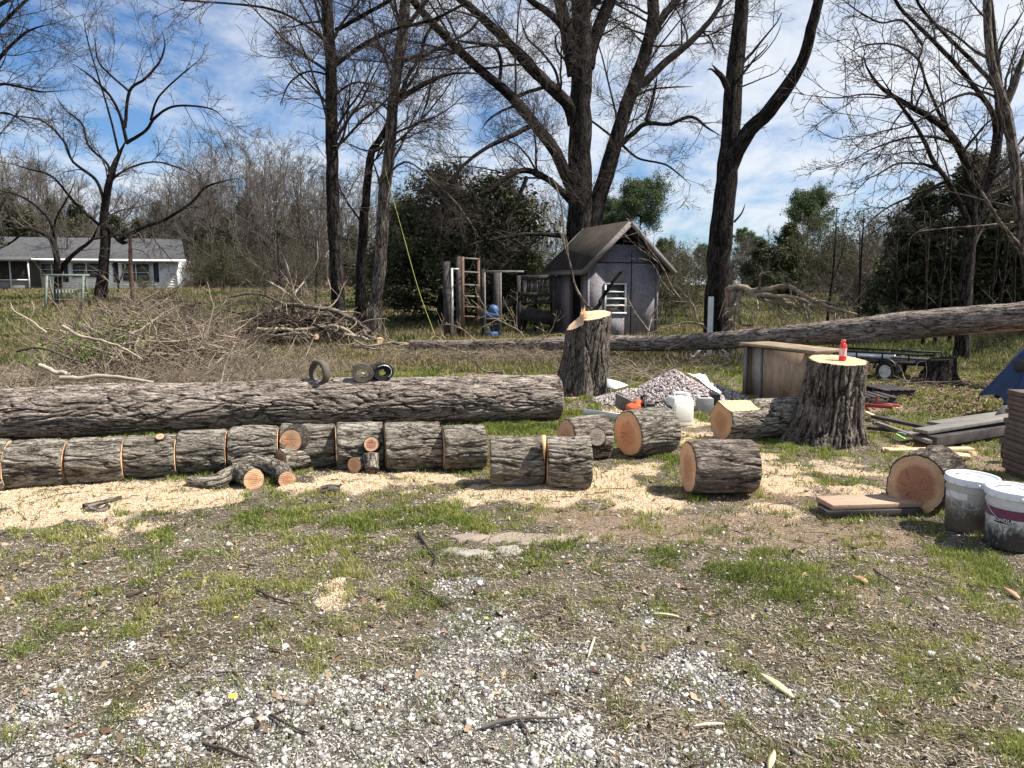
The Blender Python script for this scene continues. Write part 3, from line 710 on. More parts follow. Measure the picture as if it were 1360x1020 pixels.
# limb pieces in front of the row
def limb(name, label, cat, paths, mat, endm, group=None, k=40, seed=1, depth=.004, sub=4, barkname='bark'):
    """paths: list of (pts, r0, r1, cap0, cap1); one bark mesh, sawn faces as parts"""
    org = np.array([paths[0][0][0][0], paths[0][0][0][1], 0]); root = empty(name, org); tag(root, label, cat, group)
    mb = MB(); furs = []
    for q, (pts, r0, r1, c0, c1) in enumerate(paths):
        n = max(8, int(np.linalg.norm(np.diff(np.array(pts), axis=0), axis=1).sum() * 60))
        P = spline(pts, n)[None]; Rr = np.linspace(r0, r1, n)[None]
        V, Fq, bk = tube_arrays(P, Rr, k, rnd=np.array([[seed * 1.7 + q]]))
        cen = np.repeat(P[0], k, 0); d = V - cen; th = np.arctan2(bk[:, 1], bk[:, 0]); rr = np.linalg.norm(d, axis=1)
        nr = rr * (1 + .1 * fbm(V * 9 + seed, 2)) + depth * barkd(th, bk[:, 2], rr.mean(), seed + q, 22)
        V = cen + d * (nr / rr)[:, None]; furs.append(np.clip((nr / rr - .9) / .2, .25, .9))
        mb.add(V, Fq, bk)
        for flag, e in ((c0, 0), (c1, n - 1)):
            ring = V[e * k:(e + 1) * k]
            if not flag:
                cen_ = ring.mean(0) + (P[0][e] - P[0][1 if e == 0 else -2]) * .5
                mb.add(np.vstack([ring, cen_]), [[j_, (j_ + 1) % k, k] if e else [(j_ + 1) % k, j_, k] for j_ in range(k)], np.vstack([bk[e * k:(e + 1) * k], bk[e * k]]))
            if flag:
                ax = (P[0][0] - P[0][1]) if e == 0 else (P[0][-1] - P[0][-2]); Fm = frame(ax); C = P[0][e]
                loc = (ring - C) @ Fm; ang = np.arctan2(loc[:, 1], loc[:, 0]); rad = np.hypot(loc[:, 0], loc[:, 1]); o_s = np.argsort(ang)
                aa, ra = ang[o_s], rad[o_s]
                fn = lambda t, aa=aa, ra=ra: np.interp((t + np.pi) % (2 * np.pi) - np.pi, aa, ra, period=2 * np.pi) * .97
                cap(root, 'cut_face', M[endm], C, Fm, .002, fn, org, 1, k=48, rings=8, seed=seed + q)
    ob = mb.build(barkname, M[mat], root, True, org); at_ = ob.data.attributes.new('fur', 'FLOAT', 'POINT'); at_.data.foreach_set('value', np.full(len(ob.data.vertices), .5, np.float32))
    return root
def g3(px, py, z): return G(px, py, z)
limb('forked_limb', 'forked grey limb with two sawn ends facing the camera, lying in front of the row', 'log',
     [([g3(252, 640, .045), g3(285, 640, .055), g3(315, 628, .09), g3(337, 637, .085)], .045, .087, 0, 1), ([g3(308, 622, .09), g3(345, 615, .11), g3(372, 625, .08), g3(381, 637, .072)], .07, .07, 0, 1)], 'bark_round', 'end_orange', seed=3)
q_ = G(372, 612, .12)
limb('limb_piece', 'short stout limb piece, its sawn end tipped left, between the forked limb and the row', 'log',
     [([q_, q_ + [.10, .12, -.01], q_ + [.19, .26, -.035]], .098, .085, 1, 0)], 'bark_round', 'end_red', seed=5)
q_ = G(471, 618, .09)
limb('limb_piece', 'small forked limb piece with a split pale-orange face, topmost stub upright', 'log',
     [([q_, q_ + [.05, .10, -.01], q_ + [.10, .2, -.02]], .068, .06, 1, 0), ([q_ + [.16, -.06, -.03], q_ + [.145, .0, .03], q_ + [.14, .02, .10]], .058, .062, 0, 0)], 'bark_round', 'end_orange', seed=6)
limb('bark_chunk', 'small dark chunk of bark and wood on the sawdust in front of the row', 'wood chunk', [([g3(427, 652, .035), g3(438, 650, .045), g3(449, 652, .035)], .035, .045, 0, 0)], 'bark_stump', 'end_red', seed=8)
limb('broken_stick', 'short grey broken stick with a knob, lying on the pale sawdust at left', 'stick', [([g3(111, 674, .03), g3(130, 670, .03), g3(160, 661, .03)], .028, .016, 0, 1), ([g3(118, 677, .025), g3(134, 679, .025), g3(143, 673, .03)], .028, .02, 0, 0)], 'bark_pale', 'end_orange', seed=9)

# ------------------------------------------------------------------ stumps
def stump(name, label, C, Rt, Rb, H, topc, tx=0., ty=0., seed=1, k=260, nz=150, barkm='bark_stump', endm='end_pale', flare=(), depth=.02, notch=None, f=11, p=2.6):
    """C base centre (x,y,z); topc = centre offset of top; cut plane z = H + tx*x + ty*y"""
    C = np.asarray(C, float); th = np.arange(k) * 2 * np.pi / k; s = np.linspace(0, 1, nz) ** 1.0
    TH, S = np.meshgrid(th, s); TH, S = TH.ravel(), S.ravel()
    rr = Rt + (Rb - Rt) * ((1 - S) ** p)
    low = np.stack([np.cos(TH) * 1.6, np.sin(TH) * 1.6, S * .9], 1) + seed * 2.1
    rr = rr * (1 + .10 * fbm(low, 3))
    for fa, fw, fh in flare:
        d = (TH - R(fa) + np.pi) % (2 * np.pi) - np.pi; rr = rr + fh * np.exp(-(d / fw) ** 2) * (1 - S) ** 4
    rr = rr * (1 + .03 * np.sin(5 * TH + seed) * (1 - S))
    bd_ = barkd(TH, S * H, Rt, seed, f, .2); rr = rr + depth * bd_
    X = np.cos(TH) * rr + topc[0] * S; Y = np.sin(TH) * rr + topc[1] * S
    top = H + tx * (X - topc[0]) + ty * (Y - topc[1])
    if notch is not None: top = top - np.where(X - topc[0] < notch[0], notch[1] + (notch[0] - (X - topc[0])) * notch[2], 0)
    Z = S * top - .06 * (S < 1e-6)
    V = np.stack([X, Y, Z], 1)
    i = np.arange(nz - 1)[:, None] * k; j = np.arange(k)[None]; j2 = (j + 1) % k
    fq = np.stack([i + j, i + j2, i + k + j2, i + k + j], 2).reshape(-1, 4)
    bk = np.stack([np.cos(TH) * rr, np.sin(TH) * rr, S * H], 1)
    root = empty(name, C); tag(root, label, 'stump')
    # bark lip
    n0 = len(V); last = V[-k:].copy(); cc = np.array([topc[0], topc[1], 0]); ins = last.copy(); ins[:, :2] = cc[:2] + (ins[:, :2] - cc[:2]) * .94
    V2 = np.vstack([V, ins]); jj = np.arange(k); jn = (jj + 1) % k; b1 = (nz - 1) * k
    e1 = np.stack([b1 + jj, b1 + jn, n0 + jn, n0 + jj], 1)
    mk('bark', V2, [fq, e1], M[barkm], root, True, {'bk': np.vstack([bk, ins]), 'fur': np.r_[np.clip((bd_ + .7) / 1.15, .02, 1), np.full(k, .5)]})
    rings = 30; W = [np.array([[topc[0], topc[1], 0]])]; rad = [np.zeros(1)]
    for q in range(1, rings + 1):
        w = last.copy(); w[:, :2] = cc[:2] + (w[:, :2] - cc[:2]) * (q / rings) * .955; W.append(w); rad.append(np.full(k, q / rings))
    W = np.vstack(W); lx = W[:, 0] - topc[0]; ly = W[:, 1] - topc[1]
    W[:, 2] = H + tx * lx + ty * ly + .003 + .003 * fbm(np.stack([lx * 50, ly * 8, lx * 0], 1), 2)
    if notch is not None: W[:, 2] -= np.where(lx < notch[0], notch[1] + (notch[0] - lx) * notch[2], 0)
    f3 = np.array([[0, 1 + q, 1 + (q + 1) % k] for q in range(k)])
    ia = (1 + np.arange(rings - 1) * k)[:, None]; f4 = np.stack([ia + j, ia + k + j, ia + k + j2, ia + j2], 2).reshape(-1, 4)
    mk('cut_top', W, [f3, f4], M[endm], root, True, {'bk': np.stack([lx, ly, lx * 0], 1), 'rad': np.concatenate(rad)})
    return root
cB = G(1094, 600); cB = np.array([cB[0] * 7.86 / cB[1], 7.86, 0]); 
SB = stump('tree_stump', 'wide knee-high stump with fresh pale top and a red drink bottle standing on it', cB, .285, .36, .85, (.10, .0), -.02, .10, 4, flare=((198, .26, .22), (240, .22, .10), (285, .2, .07), (320, .22, .11), (15, .3, .1)), p=2.0, depth=.036, f=13, k=360, nz=200)
cA = np.array([.98 + .06, 11.45, 0])
SA = stump('tree_stump', 'taller stump with slanted pale cut and orange splinter, beside the felled trunk end', cA, .32, .41, 1.17, (.10, .0), .12, .16, 6, flare=((185, .4, .12), (270, .3, .06), (340, .3, .05)), notch=(-.11, .06, .5), p=1.8, depth=.03, f=13, k=320, nz=200)
sp = MB()
for q in range(16):
    x_ = -.105 + RG.normal() * .012; y_ = -.24 + .42 * q / 15; h_ = .08 + .14 * RG.random() * math.sin(math.pi * (q + 1) / 17)
    sp.add(np.array([[x_ - .012, y_ - .016, -.12], [x_ + .012, y_ - .016, -.02], [x_ + .008, y_ + .016, -.02], [x_ - .012, y_ + .016, -.12], [x_ - .004, y_, h_]]) + np.array([.12, 0, 1.145]), [[0, 1, 4], [1, 2, 4], [2, 3, 4], [3, 0, 4]])
sp.build('splinters', M['end_orange'], SA)
cC = np.array([(1247 - 680) / F * 12.4, 12.4, 0])
stump('tree_stump', 'small old dark weathered stump leaning right beyond the lumber pile', cC, .20, .33, .44, (.10, .02), .12, 0, 8, 120, 60, 'bark_tree', 'bark_stump', flare=((190, .4, .14), (330, .4, .1)), depth=.03, p=1.6)
# ------------------------------------------------------------------ materials for things
M['osb'] = (lambda t: t.fin(t.mix(t.ramp(t.vor(t.map(t.obj(), (14, 14, 30)), 1.6, out='Distance'), [(.25, 0.), (.8, .75)]), t.mix(t.ramp(t.noise(t.obj(), 2.6, 8, .8), [(.38, 0.), (.62, 1.)]), (.075, .072, .088), (.185, .172, .19)), (.31, .285, .30)), .85))(NT('osb'))
M['shingle'] = (lambda t: (lambda c: (t.bump(c, .6, .02), t.fin(t.mix(t.ramp(t.noise(t.obj(), 2, 6, .7), [(.4, 0.), (.65, .6)]), t.mix(t.ramp(c, [(0., 0.), (1., 1.)]), (.016, .014, .013), (.055, .046, .041)), (.075, .062, .045)), .95))[1])(t.noise(t.map(t.obj(), (3, 40, 40)), 2.0, 5, .7)))(NT('shingle'))
M['rake'] = mat_simple('rake_board', (.17, .15, .145), .85, .2, .3, 5, .3)
M['darkwood'] = mat_simple('dark_wood', (.060, .052, .052), .85, .2, .5, 6, .3)
M['redwood'] = mat_simple('brown_wood', (.15, .095, .07), .85, .2, .4, 5, .3)
M['ply'] = mat_simple('plywood', (.36, .26, .18), .8, .2, .25, 3, .2, dirt=((.12, .095, .075), .6), stretch=(4, 4, 1))
M['ply_top'] = mat_simple('weathered_ply', (.27, .205, .15), .9, .1, .3, 6, .4, dirt=((.14, .115, .07), .7))
M['greywood'] = mat_simple('grey_wood', (.19, .175, .16), .85, .2, .3, 5, .4, dirt=((.10, .09, .08), .6), stretch=(1, 6, 1))
M['palewood'] = mat_simple('pale_wood', (.62, .45, .28), .8, .2, .2, 8, .3, stretch=(1, 6, 1))
M['board'] = mat_simple('board', (.42, .29, .21), .8, .2, .25, 5, .4, dirt=((.26, .18, .12), .5), stretch=(1.2, 12, 1))
M['whitewood'] = mat_simple('white_paint', (.66, .66, .64), .6, .3, .1, 6, .1, dirt=((.33, .31, .27), .5))
M['siding'] = mat_simple('siding', (.86, .88, .89), .6, .3, .06, 2, .05)
M['roofgrey'] = mat_simple('roof_grey', (.085, .085, .09), .95, .1, .3, 3, .4)
M['shutter'] = mat_simple('shutter', (.02, .025, .045), .6)
M['glass'] = mat_simple('window_glass', (.05, .06, .065), .12, .6, .2, 1)
M['screen'] = mat_simple('screen_dark', (.035, .033, .033), .8, .1, .3, 1)
M['swing'] = mat_simple('swing_paint', (.17, .20, .17), .8, .2, .3, 5)
M['void'] = mat_simple('dark_interior', (.02, .018, .017), .9, .05)
M['orangewood'] = mat_simple('orange_panel', (.33, .19, .10), .8)
M['metalroof'] = mat_simple('metal_roof', (.62, .64, .66), .4, .5)
M['white_pl'] = mat_simple('white_plastic', (.78, .79, .78), .4, .45, .05, 3, 0, dirt=((.48, .46, .40), .35))
M['jug'] = (lambda t: (t.p.inputs.__getitem__('Transmission Weight').__setattr__('default_value', .15), t.fin((.90, .90, .84), .35, .4))[1])(NT('jug_plastic'))
def bucket_mat(name, base, dirtc, thr):
    t = NT(name); o = t.obj(); z = t.sep(o)[2]
    n = t.noise(t.map(o, (1, 1, .45)), 26, 10, .85); n2_ = t.noise(o, 5, 6, .75)
    f = t.math('ADD', t.math('ADD', t.math('MULTIPLY', z, -3.2), t.math('MULTIPLY', n, 1.7)), t.math('MULTIPLY', n2_, .9))
    c = t.mix(t.ramp(t.noise(o, 9, 8, .8), [(.4, 0.), (.7, .5)]), base, tuple(x * .55 for x in base)); c = t.mix(t.ramp(f, [(thr - .02, 0.), (thr + .05, .5), (thr + .3, .95)]), c, dirtc); sp_s = t.noise(o, 60, 4, .8); c = t.mix(t.ramp(sp_s, [(.60, 0.), (.66, .8)]), c, tuple(x * 1.1 for x in dirtc)); c = t.mix(t.ramp(t.noise(t.map(o, (1, 1, .5), (0, 0, 0), (3, 3, 3)), 40, 6, .8), [(.58, 0.), (.66, .55)]), c, base); return t.fin(c, .5, .4)
M['bucket_a'] = bucket_mat('bucket_smeared', (.50, .49, .47), (.10, .075, .06), .60)
M['bucket_b'] = bucket_mat('bucket_tarred', (.66, .66, .66), (.018, .017, .016), .72)
M['lid'] = mat_simple('lid', (.76, .79, .84), .35, .5, .05, 4, 0, dirt=((.42, .42, .44), .5))
M['maroon'] = mat_simple('maroon_label', (.16, .045, .09), .5, .3, .2, 20, 0, dirt=((.35, .33, .33), .3))
M['black'] = mat_simple('black_paint', (.015, .015, .016), .5, .4)
M['rubber'] = mat_simple('rubber', (.02, .02, .02), .8, .2)
M['rim'] = mat_simple('rim_white', (.5, .5, .5), .4, .5)
M['metal'] = mat_simple('grey_metal', (.45, .46, .47), .35, .5, .1, 4, 0, .8)
M['red_pl'] = mat_simple('red_plastic', (.62, .05, .03), .45, .4)
M['orange_pl'] = mat_simple('orange_plastic', (.75, .14, .05), .45, .4)
M['red_paint'] = mat_simple('red_paint', (.26, .035, .03), .5, .4)
M['drink'] = (lambda t: (t.p.inputs.__getitem__('Transmission Weight').__setattr__('default_value', .25), t.fin((.85, .05, .06), .12, .5))[1])(NT('red_drink'))
M['label_w'] = mat_simple('bottle_label', (.82, .42, .42), .5, .3, .5, 40)
M['tarp_w'] = mat_simple('white_tarp', (.80, .81, .82), .5, .4, .06, 4)
M['tarp_b'] = mat_simple('blue_tarp', (.010, .03, .095), .45, .4, .25, 5)
M['block'] = mat_simple('concrete_block', (.38, .37, .36), .9, .2, .15, 12, .4)
M['blue_pl'] = mat_simple('blue_plastic', (.03, .09, .24), .5, .4)
M['paver'] = mat_simple('paver', (.13, .10, .085), .9, .2, .3, 7, .5)
M['strap'] = mat_simple('strap_web', (.11, .095, .078), .85, .2, .3, 40, .3)
M['rope'] = mat_simple('rope_yellow', (.36, .36, .10), .7, .2, .15, 30)
M['rock'] = mat_simple('rock', (.27, .22, .18), .95, .1, .3, 5, .8, dirt=((.24, .22, .13), .6))
M['rockw'] = mat_simple('rock_pale', (.33, .30, .27), .95, .1, .3, 9, .8, dirt=((.28, .27, .22), .6))
M['pile_stone'] = mat_tint('pile_stone', [(0., (.26, .21, .20)), (.4, (.38, .33, .32)), (.8, (.50, .45, .44)), (1., (.60, .54, .52))], .9)
def root(name, loc, rz, label, cat, group=None, rot=None):
    e = empty(name, loc, rz, rot); tag(e, label, cat, group); return e

# ------------------------------------------------------------------ house
HZ = float(terr(-32, 61)[()] if np.ndim(terr(-32, 61)) == 0 else terr(-32, 61))
hp = At(237, 385, 61.5); HZ = hp[2] - .1
H = root('house', (hp[0], hp[1], HZ), R(13), 'long low white house with grey roof, dark shutters and a screened porch', 'house')
# local: x negative to the left (0 = right corner), y back
b = MB(); b.box((-4.85, 3.5, 1.25), (9.7, 7, 2.5)); b.box((-12.2, 5.0, 1.25), (5, 4, 2.5)); b.build('wall', M['siding'], H)
for k in range(13):
    pass
b = MB()
for k in range(12): b.box((-4.85, -.012, .12 + .2 * k), (9.68, .03, .018), rotx(.2))
b.build('siding_boards', M['siding'], H)
b = MB(); e0, e1 = -15.3, .75; yb_, yf, yr = 7.6, -.75, 3.4; ze, zr = 2.42, 4.25
V = [(e0, yf, ze), (e1, yf, ze), (e1 - .9, yr, zr), (e0 + .3, yr, zr), (e0, yb_, ze), (e1, yb_, ze)]
V = np.array(V + [(x_, y_, z_ - .14) for x_, y_, z_ in V])
b.add(V, [[0, 1, 2, 3], [5, 4, 3, 2], [6, 9, 8, 7], [8, 9, 10, 11], [0, 6, 7, 1], [4, 5, 11, 10]]).add(V, [[0, 3, 9, 6], [3, 4, 10, 9], [1, 7, 8, 2], [2, 8, 11, 5]])
b.build('roof', M['roofgrey'], H)
b = MB(); b.box((-7.2, -.77, 2.36), (16, .05, .17)); b.box((-11.5, -2.0, 2.36), (7.4, .06, .1)); b.build('fascia', M['siding'], H)
def hwin(x, z, w, h):
    f = MB(); f.box((x, -.05, z), (w + .14, .08, h + .14)); f.build('window', M['whitewood'], H)
    g = MB()
    for s in (-1, 1):
        g.box((x + s * w / 4, -.1, z + h / 4), (w / 2 - .1, .03, h / 2 - .06)); g.box((x + s * w / 4, -.1, z - h / 4), (w / 2 - .1, .03, h / 2 - .06))
    g.build('pane', M['glass'], H)
hwin(-3.0, 1.45, 2.0, 1.35); hwin(-6.5, 1.6, 2.0, 1.1)
hwin(-8.9, 1.65, 1.5, .9)
for x in (-4.45, -1.55, -5.2, -8.0):
    s = MB(); s.box((x, -.05, 1.45), (.36, .06, 1.5)); s.build('shutter', M['shutter'], H)
s = MB(); s.box((-.02, -.03, 1.2), (.14, .12, 2.45)); s.build('corner_trim', M['siding'], H)
# porch
b = MB()
b.box((-12.3, -1.9, 2.42), (5.4, 2.3, .10), rotx(.13)); b.build('porch_roof', M['roofgrey'], H)
b = MB()
for x in (-14.8, -13.55, -12.3, -11.05, -9.85): b.box((x, -2.0, 1.15), (.09, .09, 2.3))
b.box((-12.3, -2.0, .85), (5.0, .07, .08)); b.box((-12.3, -2.0, 2.27), (5.1, .08, .1)); b.bar((-14.8, -2.05, 1.75), (-14.1, -2.05, 2.25), .07); b.build('porch_frame', M['whitewood'], H)
b = MB(); b.box((-12.3, -1.95, 1.55), (4.95, .02, 1.4)); b.build('porch_screen', M['screen'], H)
b = MB(); b.box((-12.3, -1.93, .42), (4.95, .03, .8)); b.build('porch_panel', mat_simple('porch_panel', (.22, .21, .2)), H)

# far white building
p = At(935, 402, 75)
fb = root('outbuilding', p, 0, 'far low building with pale metal roof glimpsed between the shed and the big bare trunk', 'building')
b = MB(); b.box((-1.5, 0, .9), (4.6, 3, 1.8)); b.build('wall', M['siding'], fb)
b = MB(); b.add(np.array([(-4.2, -2, 1.75), (1.2, -2, 1.75), (1.2, 1, 2.7), (-4.2, 1, 2.7), (-4.2, -2, 1.6), (1.2, -2, 1.6), (1.2, 1, 2.55), (-4.2, 1, 2.55)]), [[0, 1, 2, 3], [7, 6, 5, 4], [0, 4, 5, 1], [3, 2, 6, 7], [0, 3, 7, 4], [1, 5, 6, 2]]); b.build('roof', M['metalroof'], fb)
b = MB(); b.box((-2.4, -1.52, .8), (.9, .04, .7)); b.build('window', M['glass'], fb)

# ------------------------------------------------------------------ shed
sp_ = At(826, 430, 24.2); S0 = (sp_[0], 24.2, float(gheight(sp_[0], 24.2)[0]))
S = root('shed', S0, R(20), 'small gabled shed with purple-grey board walls and louvred window, behind the slanted stump', 'shed')
W_, L_, he, hr = 2.45, 2.35, 2.30, 3.46
b = MB(); w2 = W_ / 2; t_ = .06
# front wall with window hole (window x -.62..0.05, z .95..1.65); triangle open vents at the very top
wx0, wx1, wz0, wz1 = -.60, .06, .78, 1.62
b.box(((-w2 + wx0) / 2, 0, he / 2), (w2 + wx0, t_, he)); b.box(((w2 + wx1) / 2, 0, he / 2), (w2 - wx1, t_, he))
b.box(((wx0 + wx1) / 2, 0, wz0 / 2), (wx1 - wx0, t_, wz0)); b.box(((wx0 + wx1) / 2, 0, (wz1 + he) / 2), (wx1 - wx0, t_, he - wz1))
zt = 2.85; xt = w2 * (hr - zt) / (hr - he)
tri = np.array([(-w2, -t_ / 2, he), (w2, -t_ / 2, he), (xt, -t_ / 2, zt), (-xt, -t_ / 2, zt), (-w2, t_ / 2, he), (w2, t_ / 2, he), (xt, t_ / 2, zt), (-xt, t_ / 2, zt)])
b.add(tri, [[0, 1, 2, 3], [7, 6, 5, 4], [0, 3, 7, 4], [1, 5, 6, 2], [3, 2, 6, 7]])
# left wall (x=-w2) with door y .35..1.15 ; right and back wall
b.box((-w2 + t_ / 2, .19, he / 2), (t_, .32, he)); b.box((-w2 + t_ / 2, (1.15 + L_) / 2, he / 2), (t_, L_ - 1.15, he)); b.box((-w2 + t_ / 2, .75, 2.08), (t_, .8, .34))
b.box((w2 - t_ / 2, L_ / 2 + .03, he / 2), (t_, L_ - .06, he)); b.box((0, L_ - .03, he / 2), (W_ - .14, t_, he))
b.build('wall', M['osb'], S)
b = MB(); b.box((.28, -.034, 1.35), (.025, .012, 2.66)); b.box((-.02, -.034, he + .0), (W_ - .03, .012, .03)); b.build('board_joint', M['void'], S)
b = MB(); b.box((w2 - .02, -.04, he / 2), (.07, .03, he)); b.box((-w2 + .03, -.04, he / 2), (.08, .03, he)); b.build('corner_board', M['osb'], S)
b = MB(); b.box((-w2 + .45, .75, .9), (.03, .5, 1.8)); b.build('inner_panel', M['orangewood'], S)
b = MB(); b.box((-w2 - .01, .19 + .14, 1.1), (.05, .06, 2.0)); b.box((-w2 - .01, 1.17, 1.0), (.05, .06, 2.0)); b.box((-w2 - .012, .72, 2.12), (.05, 1.0, .14)); b.build('door_frame', M['redwood'], S)
b = MB(); b.box((0, L_ / 2, .04), (W_ - .1, L_ - .1, .06)); b.build('floor', M['darkwood'], S)
sl = math.atan2(hr - he, w2); oh = .5; fo = .45
b = MB()
for s in (-1, 1):
    ln = math.hypot(w2, hr - he) + oh; cx = s * (ln / 2) * math.cos(sl); cz = hr + .07 - (ln / 2) * math.sin(sl)
    b.box((cx + s * .0, L_ / 2 - .0, cz), (ln, L_ + 2 * fo, .05), roty(s * sl))
b.build('roof', M['shingle'], S)
b = MB()
for s in (-1, 1):
    ln = math.hypot(w2, hr - he) + oh
    for yy in (-fo - .02, L_ + fo + .02):
        b.box((s * (ln / 2) * math.cos(sl), yy, hr + .02 - (ln / 2) * math.sin(sl)), (ln, .035, .15), roty(s * sl))
    b.box((s * (ln * math.cos(sl) - .01), L_ / 2, hr + .04 - ln * math.sin(sl)), (.035, L_ + 2 * fo, .13))
b.build('fascia', M['rake'], S)
b = MB()
for s in (-1, 1):
    for yy in (-.25, .6, 1.2, 1.8): b.box((s * .75 * math.cos(sl) * 1.0, yy, hr - .07 - .75 * math.sin(sl)), (1.5, .04, .1), roty(s * sl))
b.box((0, -.02, 2.98), (.04, .05, .25)); b.build('rafters', M['darkwood'], S)
wi = MB(); ww, wh = wx1 - wx0, wz1 - wz0; cxw, czw = (wx0 + wx1) / 2, (wz0 + wz1) / 2
for x in (wx0 - .02, wx1 + .02): wi.box((x, -.045, czw), (.05, .05, wh + .1))
wi.box((cxw, -.046, wz1 + .03), (ww + .1, .05, .05)); wi.box((cxw, -.046, wz0 - .03), (ww + .12, .06, .05)); wn = wi.build('window_frame', M['whitewood'], S)
lo = MB()
for k in range(1, 4): lo.box((cxw, -.05, wz0 + wh * k / 4), (ww - .02, .05, .035), rotx(.4))
lo.build('louvre', M['whitewood'], S)
lo = MB(); lo.box((cxw, -.01, czw), (ww - .01, .012, wh - .01)); lo.build('pane', M['glass'], S)

# ------------------------------------------------------------------ playset, ladder, frames
def bars(name, label, cat, Y, segs, mat, w, base=None, depth_of=None):
    p = At(base[0], base[1], Y); o = (p[0], Y, float(gheight(p[0], Y)[0])); r_ = root(name, o, 0, label, cat); return r_, o
def P3(px, py, Y): return At(px, py, Y)
Y = 25.5
def onp(px, py, Y, o): return P3(px, py, Y) - np.array(o)
r_, o = bars('play_tower', 'dark wooden play tower with slatted railing, standing left of the shed', 'playset', Y, None, None, 0, (692, 430))
for (px, y0, y1, dy) in ((689, 366, 437, 0), (696, 366, 437, .9), (711, 368, 420, .9), (736, 366, 436, 0), (733, 366, 430, 1.2)):
    b = MB(); a_ = onp(px, y0, Y + dy, o); c_ = onp(px, y1, Y + dy, o); a_[0] = c_[0]; c_[2] = 0; b.bar(c_, a_, .13); b.build('post', M['darkwood'], r_)
b = MB(); b.bar(onp(686, 369, Y, o), onp(738, 368, Y, o), .1, .16); b.bar(onp(690, 391, Y, o), onp(736, 391, Y, o), .07, .12); b.bar(onp(690, 414, Y, o), onp(736, 424, Y, o), .06, .45); b.build('beam', M['darkwood'], r_)
for k in range(15):
    b = MB(); px = 699 + k * 2.4; b.bar(onp(px, 391, Y, o), onp(px, 370, Y, o), .035); b.build('baluster', M['darkwood'] if k % 3 else M['rake'], r_)
b = MB(); b.box(onp(712, 402, Y + .7, o), (1.15, 1.2, .06)); b.build('deck', M['darkwood'], r_)
b = MB(); P = spline([onp(690, 388, Y - .3, o), onp(680, 402, Y - .3, o), onp(668, 409, Y - .3, o), onp(652, 411, Y - .3, o)], 12); b.tube(P, .17, 12); b.build('slide', M['void'], r_)
r_, o = bars('leaning_ladder', 'brown wooden ladder standing upright beside the dark posts', 'ladder', 23.0, None, None, 0, (614, 445))
Y = 23.0
for px, y0, y1 in ((615, 341, 449), (636, 345, 432)):
    b = MB(); b.bar(onp(px, y1, Y + (.6 if px > 620 else 0), o), onp(px - .5, y0, Y + (.6 if px > 620 else 0), o), .085, .06); b.build('rail', M['redwood'], r_)
for k, py in enumerate((343, 361, 378, 393, 407, 420)):
    b = MB(); b.bar(onp(615, py, Y, o), onp(636, py + 1, Y + .6, o), .045); b.build('rung', M['rake'] if k < 4 else M['redwood'], r_)
for px, w_, m_, y0, y1, lab in ((594, .2, 'darkwood', 348, 440, 'thick dark post furthest left in the play area'), (609.5, .14, 'darkwood', 341, 446, 'dark post directly left of the brown ladder'), (642, .09, 'darkwood', 358, 436, 'thin dark post just right of the ladder'), (660, .19, 'darkwood', 362, 438, 'dark post behind the blue tub')):
    p = At(px, y1, 24.2); e = root('post', (p[0], 24.2, 0), 0, lab, 'post', 'dark posts in the play area'); b = MB(); q = At(px, y0, 24.2)
    b.box((0, 0, q[2] / 2), (w_, w_, q[2]), rotz(.2)); b.box((0, 0, q[2] + .01), (w_ * .9, w_ * .9, .03), rotz(.2)); b.build('upright', M[m_], e)
p = At(601, 432, 23.6); e = root('timber_strip', (p[0], 23.6, 0), 0, 'narrow pale timber strip frame standing left of the ladder', 'frame')
q = At(601, 356, 23.6); b = MB(); b.box((0, 0, q[2] / 2), (.06, .05, q[2])); b.box((.1, 0, q[2] - .03), (.2, .05, .05)); b.build('frame_rail', M['whitewood'], e)
p = At(644, 434, 23.4); q = At(644, 362, 23.4); p2 = At(665, 434, 23.4); wdt = p2[0] - p[0]
e = root('doorway_timbers', (p[0], 23.4, 0), 0, 'pale slender rectangular frame around the blue tub, right of the ladder', 'frame')
for x in (0, wdt): b = MB(); b.box((x, 0, q[2] / 2), (.06, .05, q[2])); b.build('upright', M['greywood'], e)
b = MB(); b.box((wdt / 2 + .3, 0, q[2] + .03), (wdt + .8, .05, .06)); b.build('top_rail', M['greywood'], e)
b = MB(); b.box((wdt / 2, 0, .62), (wdt - .02, .04, .05)); b.build('cross_rail', M['greywood'], e)
Y = 23.9; p = At(653, 436, Y)
e = root('blue_tub', (p[0], Y, 0), 0, 'blue plastic tub and bonnet-shaped toy perched in the play area', 'toy')
b = MB(); b.lathe([(.001, 0), (.17, 0), (.2, .12), (.21, .18), (.19, .2), (.001, .19)], 20); b.build('base_tub', M['blue_pl'], e)
b = MB(); b.lathe([(.001, .6), (.2, .62), (.27, .72), (.25, .8), (.15, .86), (.001, .88)], 20, (-.05, 0, 0)); b.build('seat_shell', M['blue_pl'], e)
b = MB(); b.lathe([(.13, .80), (.16, .9), (.12, 1.0), (.001, 1.04)], 20, (.06, -.1, 0)); b.build('hood', mat_simple('lightblue', (.06, .13, .27), .5), e)
b = MB(); b.box((0, 0, .4), (.07, .07, .42)); b.build('stem', M['black'], e)

